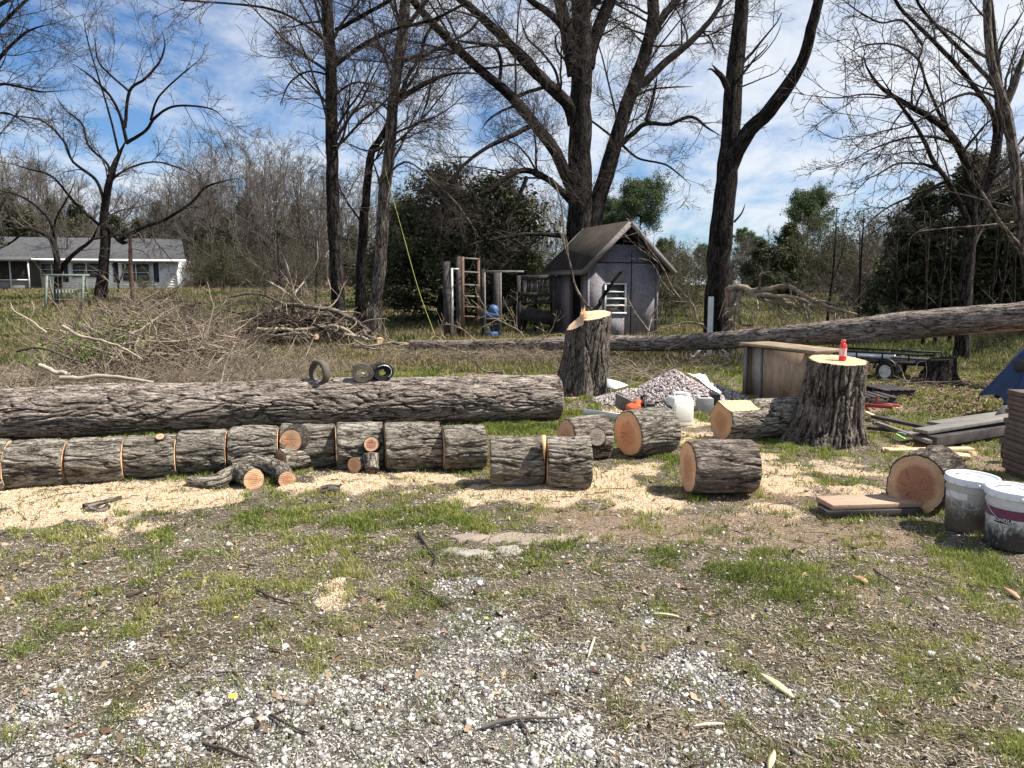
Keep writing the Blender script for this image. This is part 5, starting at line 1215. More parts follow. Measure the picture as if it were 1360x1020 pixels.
# ------------------------------------------------------------------ rocks, slivers, leaves, flowers, sticks
def slab(name, label, px, py, rx, ry, h, mat, seed, rz=0, cat='rock'):
    c = G(px, py); c[2] = float(gheight(c[0], c[1])[0]) - .004; th = np.arange(40) * 2 * math.pi / 40; V = []
    for q, z in ((1.0, -.03), (1.0, h * .35), (.93, h * .85), (.7, h), (.35, h * 1.05), (.02, h)):
        for t_ in th:
            d = 1 + .22 * math.sin(2 * t_ + seed) + .12 * math.sin(5 * t_ + seed * 2) + .05 * math.sin(9 * t_ + seed); V.append((rx * q * d * math.cos(t_), ry * q * d * math.sin(t_), z))
    V = np.array(V); V[:, 2] += .25 * h * fbm(V * 9 + seed, 3) * (V[:, 2] > 0)
    i = np.arange(5)[:, None] * 40; j = np.arange(40)[None]; j2 = (j + 1) % 40
    o = mk(name, V, np.stack([i + j, i + j2, i + 40 + j2, i + 40 + j], 2).reshape(-1, 4), mat, None, True, None, None, c); o.rotation_euler.z = rz; tag(o, label, cat, 'flat rocks set in the yard'); return o
slab('flat_rock', 'pale rounded rock edge in the grass, left end of the flat rock patch', 622, 738, .15, .08, .02, M['rockw'], 1.3, -.45)
slab('flat_rock', 'long low brownish rock slab running right through the grass', 712, 718, .36, .13, .010, M['rock'], 2.2, .12)
slab('flat_rock', 'small curved rock rim at the upper left of the rock patch', 625, 718, .13, .07, .016, M['rock'], 4.0, .3)
slab('flat_rock', 'small flat rock just right of the moss in the rock patch', 675, 736, .10, .07, .012, M['rockw'], 5.0, .3)
def sliver(px0, py0, px1, py1, w, label, mat, name='wood_sliver', cat='wood sliver', lift=.012):
    a = G(px0, py0); b_ = G(px1, py1); L = np.linalg.norm(b_ - a); mid = (a + b_) / 2; n = 12; V = []
    for i in range(n):
        q = i / (n - 1); ww = w * (math.sin(math.pi * min(max(q, .04), .96)) ** .6) / 2; zz = .008 * math.sin(q * 3)
        V += [(-L / 2 + L * q, -ww, zz), (-L / 2 + L * q, ww, zz + .004), (-L / 2 + L * q, 0, zz + .007)]
    f = [[i * 3, i * 3 + 3, i * 3 + 5, i * 3 + 2] for i in range(n - 1)] + [[i * 3 + 2, i * 3 + 5, i * 3 + 4, i * 3 + 1] for i in range(n - 1)]
    o = mk(name, V, [f], mat, None, True, None, None, mid + [0, 0, float(gheight(mid[0], mid[1])[0]) + lift]); d = b_ - a; o.rotation_euler = (0, 0.05, math.atan2(d[1], d[0])); o.modifiers.new('s', 'SOLIDIFY').thickness = .003; tag(o, label, cat); return o
PY = mat_simple('sliver', (.66, .56, .30), .8, .2, .12, 20, .2); PW = mat_simple('sliver_w', (.70, .58, .42), .8, .2, .15, 20, .2); LBr = mat_simple('leaf_br', (.42, .25, .16), .8, .2, .2, 30, .2)
sliver(1009, 897, 1056, 928, .035, 'largest pale yellow pointed wood sliver on the gravel, right of centre', PY)
sliver(866, 817, 902, 820, .012, 'thin pale splinter lying flat above the gravel', PY); sliver(790, 847, 781, 872, .014, 'short upright-looking pale splinter near picture centre', PW)
sliver(920, 967, 962, 962, .012, 'narrow pale splinter left below the big yellow sliver', PW); sliver(1028, 1000, 1021, 1024, .026, 'pale chip at the very bottom edge of the picture', PY)
sliver(1132, 772, 1152, 780, .05, 'single reddish-brown dead leaf on the grass', LBr, 'dead_leaf', 'leaf'); sliver(1333, 783, 1354, 797, .035, 'tan dead leaf in the grass at the right edge', LBr, 'dead_leaf', 'leaf')
YF = mat_simple('flower', (.85, .68, .03), .6)
for px, py, l_ in ((310, 938, 'lone yellow dandelion in the white gravel at lower left'), (314, 832, 'tiny yellow flower in the dry grass left of centre'), (646, 828, 'tiny yellow flower at the gravel edge near the centre')):
    c = G(px, py); e = root('dandelion', (c[0], c[1], float(gheight(c[0], c[1])[0])), 0, l_, 'flower'); s_ = .016 if py > 900 else .009
    b = MB()
    for k in range(14): a = k * 2.4; b.add([(0, 0, .03), (s_ * math.cos(a - .2), s_ * math.sin(a - .2), .035), (s_ * 1.1 * math.cos(a), s_ * 1.1 * math.sin(a), .032), (s_ * math.cos(a + .2), s_ * math.sin(a + .2), .035)], [[0, 1, 2, 3]])
    b.build('petals', YF, e); b = MB(); b.tube([(0, 0, -.01), (0, 0, .03)], .0015, 6); b.build('stem', mat_simple('stem', (.12, .2, .04)), e)
STK = [([(556, 715), (568, 733), (580, 748)], .011, 'thick dark stick pointing down-right beside the flat rock', [[(578, 745), (582, 740)], [(579, 747), (577, 757)]]),
       ([(341, 790), (365, 801), (398, 806)], .007, 'dark curved stick in the dry grass left of centre', [[(352, 796), (356, 788)]]),
       ([(540, 775), (565, 790), (590, 803), (604, 815)], .006, 'long dark forked twig diagonal above the gravel', [[(565, 790), (555, 798)], [(590, 803), (606, 801)]]),
       ([(170, 800), (205, 780), (222, 762), (240, 755)], .005, 'wispy dark twig in the straw at left', [[(205, 780), (190, 778)]]),
       ([(478, 730), (505, 728), (527, 731)], .004, 'pale thin twig across the grass left of the rock patch', [[(470, 718), (478, 730)]]),
       ([(360, 955), (385, 970), (410, 978)], .006, 'dark twig on white gravel near the bottom', [[(372, 963), (368, 970)]]),
       ([(258, 880), (240, 893), (228, 885)], .006, 'small dark forked twig above the gravel at left', []),
       ([(640, 965), (690, 956), (742, 955)], .009, 'grey stick at bottom centre with a small side shoot', [[(690, 956), (700, 968), (706, 985)]]),
       ([(270, 995), (310, 1008), (340, 1018)], .006, 'dark twig cut by the bottom edge at left', []),
       ([(1160, 760), (1185, 775), (1215, 783)], .005, 'thin dark stick in the grass before the buckets', []),
       ([(1293, 735), (1320, 745), (1356, 742)], .004, 'thin pale wire-like stem curving by the right bucket', [])]
for pts, r_s, l_, sub in STK:
    allp = [pts] + sub; P0 = G(*pts[0]); mb = MB()
    for q, pp in enumerate(allp):
        W = np.array([G(*p_) for p_ in pp]); W[:, 2] = gheight(W[:, 0], W[:, 1]) + r_s * 1.3 + .006; P = spline(W, 10); P[:, 2] += RG.normal(size=10) * .002
        mb.tube(P, np.linspace(r_s, r_s * .5, 10)[None] * (1 if q == 0 else .6), 7)
    o = mb.build('stick', M['twig'] if 'pale' not in l_ and 'grey' not in l_ else M['twig_grey'], None, True, (P0[0], P0[1], 0)); o.location = (P0[0], P0[1], 0); tag(o, l_, 'stick')
# ------------------------------------------------------------------ trees
def spawn(P, Rr, counts, t0, t1, Lf, ang, n, wob, up=0.0, rfac=.6, rmin=.004, lpow=.6, tip=.35, rcap=None, spread=.25):
    """children along parents. P (N,m,3) R (N,m); Lf: length as function of parent length (array) -> array"""
    N, m, _ = P.shape
    PL = np.linalg.norm(np.diff(P, axis=1), axis=2).sum(1)
    cnt = np.maximum(0, np.round(counts * np.ones(N) + RG.random(N) - .5)).astype(int); idx = np.repeat(np.arange(N), cnt); K = len(idx)
    if K == 0: return np.zeros((0, n, 3)), np.zeros((0, n))
    t = t0 + (t1 - t0) * RG.random(K); f = t * (m - 1); i = np.clip(f.astype(int), 0, m - 2); u = (f - i)[:, None]
    p = P[idx, i] * (1 - u) + P[idx, i + 1] * u; rp = Rr[idx, i] * (1 - u[:, 0]) + Rr[idx, i + 1] * u[:, 0]
    T = P[idx, i + 1] - P[idx, i]; T /= np.linalg.norm(T, axis=1, keepdims=True) + 1e-9
    q = RG.normal(size=(K, 3)); q -= (q * T).sum(1, keepdims=True) * T; q /= np.linalg.norm(q, axis=1, keepdims=True)
    a = ang + RG.normal(size=K) * spread; d = T * np.cos(a)[:, None] + q * np.sin(a)[:, None]
    L = Lf(PL[idx]) * (1 - lpow * t) * (.6 + .8 * RG.random(K))
    r0 = np.clip(rp * rfac * (.7 + .5 * RG.random(K)), rmin, rcap or 9)
    r0 = np.minimum(r0, .02 + L * .035)
    C = walk(p, d, L, n, wob, up)
    return C, np.maximum(r0[:, None] * np.linspace(1, tip, n)[None], rmin * .7)

def tubemesh(levels, ks):
    Vs, Fs, Bs = [], [], []; off = 0
    for (P, Rr), k in zip(levels, ks):
        if len(P) == 0: continue
        V, Fq, bk = tube_arrays(P, Rr, k, off); Vs.append(V); Fs.append(Fq); Bs.append(bk); off += len(V)
    return np.concatenate(Vs), np.concatenate(Fs), np.concatenate(Bs)

def tree(name, label, cat, limbs, dens=(2.2, 3.5, 5), Lr=(.45, .45, .4), group=None, trunk_mat='bark_tree', twig='twig', up=.02, Y=None, n_main=26, seed=0, ang=.8, thick=.0085,
         kmain=14, L1max=3.2, wob=.16, extra=None, flare=1.35, rough=.06, l1scale=1.0, base_z=None, t0=.25, trunk_bare=0.0):
    """limbs: list of (pixel polyline [(px,py),...], px width start, px width end, Y0, Y1, densfactor)"""
    P, Rr, dfac = [], [], []
    for L in limbs:
        pts, w0, w1, Y0, Y1 = L[:5]; df = L[5] if len(L) > 5 else 1.0
        s = np.linspace(0, 1, len(pts)); W = np.array([At(px, py, Y0 + (Y1 - Y0) * q) for (px, py), q in zip(pts, s)])
        C = spline(W, n_main); rad = np.linspace(w0, w1, n_main) / 2 / F * np.linspace(Y0, Y1, n_main); rad = rad * (1 - .75 * np.clip((np.linspace(0, 1, n_main) - .78) / .22, 0, 1) ** 1.3 * (pts[-1][1] > 5))
        C[1:] += RG.normal(size=(n_main - 1, 3)) * rad[1:, None] * .05
        P.append(C); Rr.append(rad); dfac.append(df)
    P = np.array(P); Rr = np.array(Rr); dfac = np.array(dfac)
    b0 = P[0, 0].copy(); bz = float(gheight(b0[0], b0[1])[0]); zz = P[0, :, 2]
    P[0, 0, 2] = min(P[0, 0, 2], bz - .1) if base_z is None else base_z
    Rr[0] = Rr[0] * (1 + (flare - 1) * np.exp(-np.clip(zz - bz, 0, None) / .45))
    org = np.array([b0[0], b0[1], bz]); root = empty(name, org); tag(root, label, cat, group)
    V, Fq, bk = tubemesh([(P, Rr)], [kmain]); 
    nrm = V - np.repeat(P.reshape(-1, 3), kmain, 0); V = V + nrm * (rough * 2 * fbm(np.stack([bk[:, 0] * 6, bk[:, 1] * 6, bk[:, 2] * 1.2], 1), 3))[:, None]
    mk('trunk', V, Fq, M[trunk_mat], root, True, {'bk': bk}, org)
    PL = np.linalg.norm(np.diff(P, axis=1), axis=2).sum(1)
    l1 = spawn(P, Rr, PL * dens[0] * dfac, t0, 1.0, lambda L: np.clip(L * Lr[0], .6, L1max) * l1scale, ang, 9, wob * .8, up, .36, thick * 1.3, .35, .25, rcap=.045)
    L1 = np.linalg.norm(np.diff(l1[0], axis=1), axis=2).sum(1)
    l2 = spawn(l1[0], l1[1], L1 * dens[1], .15, 1.0, lambda L: np.clip(L * Lr[1], .25, 1.6), .75, 6, wob, up, .5, thick * .8, .3, .5, rcap=.014)
    L2 = np.linalg.norm(np.diff(l2[0], axis=1), axis=2).sum(1)
    l3 = spawn(l2[0], l2[1], L2 * dens[2], .1, 1.0, lambda L: np.clip(L * Lr[2], .15, .7), .7, 4, wob * 1.1, up, .7, thick * .65, .2, .6, rcap=.006)
    lv = [l1, l2, l3]
    if len(dens) > 3:
        L3 = np.linalg.norm(np.diff(l3[0], axis=1), axis=2).sum(1)
        lv.append(spawn(l3[0], l3[1], L3 * dens[3], .1, 1.0, lambda L: np.clip(L * .6, .1, .4), .7, 3, wob, up, .8, thick * .55, .2, .7, rcap=.005))
    V, Fq, bk = tubemesh(lv, [5, 3, 3, 3][:len(lv)])
    mk('crown', V, Fq, M[twig], root, True, {'bk': bk}, org)['kind'] = 'stuff'
    print(name, [len(a[0]) for a in lv]); return root

OAK = [([(769, 400), (770, 300), (770, 200), (773, 110), (773, 50), (770, -20), (765, -110)], 36, 19, 28, 28, .1),
 ([(764, 100), (756, 55), (748, 20), (735, -40)], 22, 12, 28, 27.5), ([(758, 50), (735, 22), (702, -2), (680, -30)], 11, 6, 27.8, 26.5),
 ([(780, 90), (786, 62), (797, 32), (812, -4), (830, -70)], 18, 13, 28, 28.5),
 ([(782, 310), (793, 270), (815, 200), (827, 155), (840, 118), (854, 78), (865, 38), (570 / 3.4 + 700, -10), (872, -80)], 22, 12, 28, 29),
 ([(863, 50), (882, 20), (902, -5), (930, -60)], 11, 7, 28.7, 29.5), ([(851, 112), (868, 98), (884, 82), (912, 60), (941, 30), (955, 8), (965, -20)], 11, 5, 28.6, 30),
 ([(824, 193), (840, 178), (858, 164), (888, 165), (918, 155), (940, 170), (960, 182)], 7, 2.5, 28.4, 27), ([(858, 160), (866, 135), (873, 100)], 5, 3, 28.4, 28.6), ([(826, 192), (840, 205), (853, 212), (882, 218), (900, 230), (918, 246)], 3.4, 1.6, 28.4, 27),
 ([(762, 165), (756, 141), (733, 118), (703, 88), (662, 44), (630, 15), (600, -12), (560, -50)], 17, 8, 28, 26),
 ([(762, 255), (748, 223), (733, 194), (703, 156), (674, 123), (639, 94), (598, 56), (568, 23), (545, -5), (510, -50)], 17, 8, 28, 25.5),
 ([(766, 275), (750, 259), (727, 238), (698, 226), (672, 236), (655, 250), (630, 262), (600, 285)], 10, 4, 28, 26.5), ([(766, 318), (735, 312), (700, 311), (660, 317), (622, 327), (600, 345)], 7, 2.5, 28, 26.5),
 ([(703, 168), (680, 180), (645, 197), (615, 220), (590, 250)], 7, 3, 27.2, 26), ([(684, 130), (702, 122), (724, 116), (740, 112)], 5, 4, 27, 27.5), ([(686, 140), (665, 148), (648, 160), (640, 172)], 4, 2, 27, 26), ([(700, 235), (690, 260), (682, 280), (670, 300)], 6, 3, 27, 26.5),
 ([(664, 108), (665, 80), (655, 62), (620, 56), (600, 52)], 5, 3, 26.8, 26), ([(764, 90), (742, 70), (738, 50), (745, 40)], 4, 2, 28, 28),
 ([(744, 125), (738, 95), (720, 70), (700, 50), (690, 20)], 4, 2, 27.6, 27), ([(835, 135), (860, 120), (890, 116), (920, 115)], 3, 1.6, 28.3, 28), ([(770, 20), (800, -10), (840, -60)], 14, 9, 28, 30)]
tree('oak_tree', 'huge bare oak with thick trunk and sweeping limbs rising behind the shed', 'tree', OAK, (1.35, 4.0, 6.5, 7.0), Y=28, l1scale=1.35, flare=1.15, L1max=4.2, t0=.12)
tree('bare_tree', 'tall straight dark trunk, leftmost of the three slim ones beside the limb pile', 'tree',
 [([(451, 455), (449, 400), (443, 294), (440, 176), (439, 88), (434, 0), (430, -110)], 18, 13.5, 21.9, 21.9, .9), ([(446, 40), (477, 23), (518, 0), (560, -30)], 6, 4, 21.9, 21), ([(446, 86), (483, 59), (521, 40), (548, 33), (580, 24), (618, 4)], 6, 3, 21.9, 20.5), ([(440, 60), (400, 30), (350, 10), (240, 0)], 4, 2, 21.9, 20, 1.3), ([(438, 100), (410, 95), (385, 110), (372, 140)], 3, 1.4, 21.9, 21, 1.3), ([(440, 130), (470, 110), (500, 115), (520, 124)], 3, 1.5, 21.9, 21), ([(434, 0), (380, -30), (310, -50)], 6, 3, 21.9, 20.5)], (1.7, 4.6, 7, 6), l1scale=.95, flare=1.15)
tree('bare_tree', 'crooked bare trunk bending right behind the straight one, middle of the three slim ones', 'tree',
 [([(479, 440), (479, 375), (482, 312), (489, 235), (494, 200), (508, 180), (518, 160), (524, 138), (545, 122), (575, 106), (605, 97), (640, 98)], 15, 5, 26, 24.5, .5), ([(520, 155), (540, 105), (555, 80), (570, 40), (600, 10)], 5, 3, 25, 24), ([(572, 108), (568, 135), (557, 160)], 3, 1.6, 24.6, 24)], (2.0, 4, 6, 5), l1scale=.9)
tree('bare_tree', 'tall bare trunk with peeling pale bark, rightmost of the three slim ones', 'tree',
 [([(495, 438), (500, 395), (505, 350), (509, 279), (518, 191), (524, 118), (533, 59), (539, 0), (545, -90)], 17, 12, 25, 25, .6), ([(530, 80), (560, 75), (590, 60), (625, 40), (640, 20)], 6, 3, 25, 24), ([(512, 225), (505, 240), (540, 215), (580, 245), (610, 275), (640, 320)], 3, 2, 25, 24), ([(518, 190), (490, 200), (465, 192), (440, 180)], 3, 1.3, 25, 24), ([(528, 90), (500, 60), (470, 70), (430, 85)], 3, 1.6, 25, 24), ([(520, 150), (500, 135), (470, 150), (450, 175), (435, 190)], 3.5, 1.5, 25, 24), ([(536, 40), (560, 10), (590, -30)], 6, 4, 25, 24)], (2.0, 4.2, 6, 5), trunk_mat='bark_pale', l1scale=.95)
tree('bare_tree', 'big topped tree with one stout fork to the right and a broken stub', 'tree',
 [([(955, 472), (953, 430), (956, 360), (960, 294), (966, 235), (971, 176), (974, 118), (980, 59), (986, 0), (992, -80)], 37, 14, 18.3, 18.3, .12), ([(969, 222), (980, 196), (996, 172), (1018, 152), (1040, 122), (1057, 97), (1069, 73), (1078, 38), (1087, 0), (1093, -50)], 22, 10, 18.3, 17.6, .12),
  ([(974, 190), (970, 150), (967, 120), (960, 104), (951, 92), (946, 86)], 18, 5, 18.3, 18.0, 0), ([(958, 103), (945, 92), (938, 94)], 5, 1, 18.1, 17.9, 0), ([(988, 90), (1010, 75), (1030, 50), (1040, 25)], 2, .8, 18.3, 18), ([(986, 115), (1010, 105), (1032, 95), (1045, 75)], 2, .8, 18.3, 18), ([(975, 295), (985, 283), (990, 270)], 3, 1, 18.3, 18, 0)], (1.6, 2.5, 3), l1scale=.6, kmain=22, rough=.07, flare=1.25, thick=.004)
LIMB9 = None
tree('bare_tree', 'dark many-stemmed bare tree with wide reaching limbs, right of the trailer', 'tree',
 [([(1277, 478), (1283, 392), (1288, 315), (1294, 290), (1305, 265), (1318, 227), (1328, 160), (1325, 110), (1313, 0), (1308, -60)], 19, 7, 16.8, 16.8, .6), ([(1288, 318), (1291, 275), (1286, 230), (1273, 195), (1254, 170), (1225, 150), (1190, 130), (1166, 112), (1148, 82), (1150, 60)], 15, 3, 16.8, 15.5), ([(1288, 325), (1283, 290), (1270, 262), (1258, 240), (1240, 215), (1231, 195), (1215, 165), (1185, 125), (1165, 95)], 9, 2.5, 16.8, 15.3),
  ([(1324, 190), (1318, 150), (1290, 110), (1260, 75), (1230, 45), (1195, 10), (1180, -20)], 7, 4, 16.8, 16), ([(1328, 150), (1342, 120), (1356, 85), (1372, 50)], 9, 6, 16.8, 17.5), ([(1326, 120), (1300, 90), (1270, 60), (1240, 30), (1220, 5), (1210, -20)], 6, 3, 16.8, 16.2),
  ([(1312, 135), (1290, 124), (1262, 132), (1235, 150), (1210, 165), (1170, 175), (1130, 185)], 4, 1.5, 16.8, 15, 1.2), ([(1262, 240), (1240, 222), (1215, 217), (1190, 218), (1165, 232), (1140, 242)], 4, 1.5, 16.4, 15, 1.2), ([(1260, 240), (1235, 250), (1208, 262), (1180, 275), (1160, 290), (1140, 312)], 4, 1.5, 16.4, 15), ([(1262, 245), (1230, 255), (1200, 280), (1165, 305), (1130, 330)], 3.5, 1.2, 16.4, 15.5),
  ([(1268, 190), (1240, 182), (1210, 182), (1180, 190), (1150, 202), (1125, 220)], 4, 1.3, 16.4, 15), ([(1325, 100), (1330, 60), (1350, 30), (1362, 10)], 4, 2, 16.8, 17), ([(1254, 165), (1230, 110), (1220, 80), (1190, 60), (1150, 60), (1120, 75)], 4, 1.5, 16.2, 15, 1.2), ([(1225, 60), (1200, 28), (1170, 30), (1140, 15), (1120, 0)], 3.5, 1.5, 16, 15, 1.2), ([(1190, 130), (1150, 125), (1110, 130), (1060, 125)], 2.5, 1, 15.5, 14.5, 1.2),
  ([(1284, 340), (1240, 305), (1210, 316), (1205, 360)], 2, 1, 16.8, 15.8, .5), ([(1300, 280), (1325, 260), (1345, 240)], 3, 2, 16.8, 17)], (2.2, 5.0, 7, 6), l1scale=.8, thick=.0072, flare=1.2, wob=.18)
tree('bare_tree', 'pale slim leaning trunk at the right edge with a dead limb reaching left', 'tree',
 [([(1378, 500), (1372, 400), (1362, 340), (1352, 270), (1346, 205), (1338, 150), (1330, 125), (1318, 90), (1312, 40), (1310, -50)], 17, 8, 14.5, 14.8, .4), ([(1362, 340), (1345, 318), (1325, 292), (1308, 262), (1296, 240)], 9, 2.5, 14.6, 14.2, .6), ([(1356, 300), (1340, 297), (1300, 300), (1260, 303), (1220, 308), (1205, 320)], 3, 1.2, 14.6, 14.4, .7), ([(1336, 145), (1350, 110), (1362, 60)], 6, 4, 14.8, 15)], (1.5, 3, 4), trunk_mat='bark_pale', l1scale=.6, thick=.004, base_z=-.1)
tree('bare_tree', 'spreading bare tree in front of the white house, its trunk left of the lone pole', 'tree',
 [([(134, 394), (138, 345), (140, 310), (138, 288), (147, 235), (158, 205), (168, 186)], 15, 6, 45, 45, .6), ([(168, 188), (160, 155), (148, 130), (132, 112), (115, 97), (97, 85)], 4.5, 2, 45, 43), ([(166, 170), (172, 121), (192, 105), (212, 82), (219, 59), (215, 40)], 4.5, 2, 45, 45), ([(172, 122), (144, 97), (130, 80), (126, 50)], 3, 1.5, 45, 44), ([(168, 190), (194, 173), (206, 156), (232, 141), (279, 144), (300, 160)], 4.5, 1.6, 45, 43), ([(200, 160), (210, 130), (240, 100), (265, 80)], 3, 1.3, 44.5, 44),
  ([(143, 245), (144, 220), (118, 194), (109, 165), (88, 147), (75, 130)], 4, 1.6, 45, 44), ([(140, 275), (128, 240), (97, 215), (85, 188), (59, 162), (30, 155), (0, 151)], 4.5, 1.8, 45, 42), ([(160, 318), (190, 302), (218, 292), (256, 268), (276, 247), (324, 235)], 6, 1.6, 45, 43), ([(142, 300), (160, 320), (170, 322)], 7, 6, 45, 45, 0), ([(146, 238), (175, 222), (205, 215), (235, 222), (262, 235)], 3, 1.4, 45, 43), ([(158, 205), (150, 170), (142, 140), (118, 60), (110, 20)], 3, 1.4, 45, 44.5), ([(133, 300), (100, 270), (70, 235), (40, 225), (5, 215)], 4, 1.5, 45, 43)],
  (1.25, 3.2, 4.4, 5), thick=.012, l1scale=1.0, flare=1.3)
tree('bare_tree', 'low crooked bare tree with pale limbs arching left, directly in front of the screened porch', 'tree',
 [([(78, 392), (77, 362), (76, 345), (70, 322), (62, 312), (38, 303), (20, 303), (10, 280), (0, 262)], 10, 3, 42, 40, .7), ([(78, 362), (92, 343), (105, 332), (122, 318), (130, 300)], 7, 3, 42, 41), ([(74, 340), (72, 310), (60, 285), (30, 262), (-10, 250)], 4, 2, 42, 40), ([(70, 318), (75, 290), (90, 262), (100, 240)], 3, 1.5, 42, 41), ([(38, 303), (15, 322), (0, 330), (-20, 345)], 3, 1.6, 41, 40), ([(122, 318), (160, 312), (185, 315), (195, 330)], 2.5, 1, 41, 40)], (1.2, 2.6, 3.5, 3), twig='twig_grey', thick=.012, l1scale=.8)
tree('bare_tree', 'overhanging bare crown at the top left corner, its trunk outside the picture', 'tree',
 [([(-75, 400), (-70, 300), (-60, 200), (-45, 100), (-20, 20), (0, -60)], 26, 12, 30, 30, .2), ([(-60, 200), (-30, 130), (-10, 90), (15, 60), (40, 40), (75, 30)], 8, 2, 30, 29), ([(-45, 100), (-20, 55), (5, 30), (30, 5), (60, -20)], 8, 2, 30, 29), ([(-50, 180), (-20, 125), (0, 112), (25, 115), (55, 122), (85, 120)], 6, 1.6, 30, 29), ([(-20, 20), (10, 0), (45, -20)], 6, 3, 30, 29), ([(-60, 220), (-30, 175), (0, 150), (30, 160), (45, 175)], 4, 1.5, 30, 29)], (2.2, 4, 6, 6), thick=.008, l1scale=.9)
# lone pole by the house
pp = At(178, 400, 43.0); o_ = (pp[0], pp[1], float(gheight(pp[0], pp[1])[0])); e = root('snag_pole', o_, 0, 'thin reddish bare snag standing like a pole in front of the house windows', 'dead tree')
b = MB(); tp_ = At(173, 312, 43.0) - np.array(o_); b.tube(spline([(0, 0, -.05), (-.08, 0, 1.6), tp_], 12), np.linspace(.14, .09, 12), 10); b.build('trunk', mat_simple('snag', (.10, .055, .045), .9), e, True)
b = MB(); b.tube([tp_ * .93, tp_ * .93 + [-.5, 0, .35], tp_ * .93 + [-.9, 0, .3]], .03, 6); b.tube([tp_ * .8, tp_ * .8 + [.6, 0, -.1], tp_ * .8 + [1.0, 0, -.5]], .025, 6); b.build('branch', M['twig'], e, True)
# small ornamental by the house
tree('small_tree', 'little leafless shrub tree between the windows of the house', 'tree', [([(156, 396), (157, 375), (150, 355), (147, 345)], 3, 1.2, 52, 52, 2), ([(157, 378), (165, 360), (172, 352)], 2, 1, 52, 52, 2)], (2, 2, 2), thick=.012, l1scale=.8, twig='twig_grey')

# ---------------- background wood prototypes (local coordinates, base at origin)
def bare_proto(h, seed, spread=.33, n1=26, twig='twig_grey', tr=.16, fork=.45):
    pts = [(0, 0, -.2)]; x = y = 0
    for i in range(1, 7): x += RG.normal() * .15; y += RG.normal() * .15; pts.append((x, y, h * i / 6))
    P = spline(pts, 22)[None]; Rr = np.linspace(tr, .02, 22)[None] * 1.0
    l1 = spawn(P, Rr, n1, fork * .55, .98, lambda L: L * spread, .62, 9, .12, .05, .6, .02, .55, .25, rcap=.09)
    L1 = np.linalg.norm(np.diff(l1[0], axis=1), axis=2).sum(1)
    l2 = spawn(l1[0], l1[1], L1 * 2.6, .2, 1, lambda L: np.clip(L * .45, .5, 2.2), .6, 6, .14, .05, .6, .014, .3, .4, rcap=.03)
    L2 = np.linalg.norm(np.diff(l2[0], axis=1), axis=2).sum(1)
    l3 = spawn(l2[0], l2[1], L2 * 3.2, .15, 1, lambda L: np.clip(L * .5, .35, .9), .55, 4, .15, .05, .8, .011, .2, .5, rcap=.013)
    L3 = np.linalg.norm(np.diff(l3[0], axis=1), axis=2).sum(1)
    l4 = spawn(l3[0], l3[1], L3 * 2.2, .15, 1, lambda L: np.clip(L * .6, .25, .6), .5, 3, .15, .03, .8, .009, .2, .6, rcap=.010)
    root = empty('wood_tree')
    V, Fq, bk = tubemesh([(P, Rr)], [9]); mk('trunk', V, Fq, M['bark_pale'], root, True, {'bk': bk})
    V, Fq, bk = tubemesh([l1, l2, l3, l4], [4, 3, 3, 3]); mk('crown', V, Fq, M[twig], root, True, {'bk': bk}); print('proto', len(l3[0]), len(l4[0])); return root
def conifer_leaves(C, size, n, out=.5, flat=.6, jitter=.12, tintv=.5):
    """n small leaf-cluster triangles/quads around centre points C (K,3); returns V,F,tint"""
    K = len(C); idx = RG.integers(0, K, n); p = C[idx] + RG.normal(size=(n, 3)) * jitter
    S = [np.array([(-1, 0, 0), (0, -.35, .1), (1, 0, 0), (0, .35, .15)]), np.array([(-1, -.15, 0), (.2, -.5, .1), (1, .1, -.1), (-.1, .4, .1)])]
    pick = RG.integers(0, 2, n); sz = size * (.5 + RG.random(n)); Rm = rand_rot(n, flat)
    V = np.einsum('nij,nkj->nki', Rm, np.stack(S)[pick] * sz[:, None, None]) + p[:, None, :]
    ct = RG.random(K); tint = np.clip(ct[idx] * tintv + RG.random(n) * (1 - tintv), 0, 1)
    return V.reshape(-1, 3), np.arange(n * 4).reshape(-1, 4), np.repeat(tint, 4)
M['cedar'] = mat_tint('cedar_leaf', [(0., (.02, .026, .013)), (.45, (.055, .066, .030)), (.8, (.11, .115, .055)), (1., (.20, .165, .10))], .8, .12)
M['pine'] = mat_tint('pine_leaf', [(0., (.03, .05, .025)), (.5, (.075, .11, .05)), (1., (.16, .20, .09))], .7, .15)
M['olive'] = mat_tint('olive_leaf', [(0., (.028, .034, .014)), (.5, (.06, .066, .027)), (1., (.13, .125, .06))], .8, .3)
M['brownleaf'] = mat_tint('brown_leaf', [(0., (.04, .034, .027)), (.5, (.08, .068, .05)), (1., (.16, .135, .10))], .8, .3)
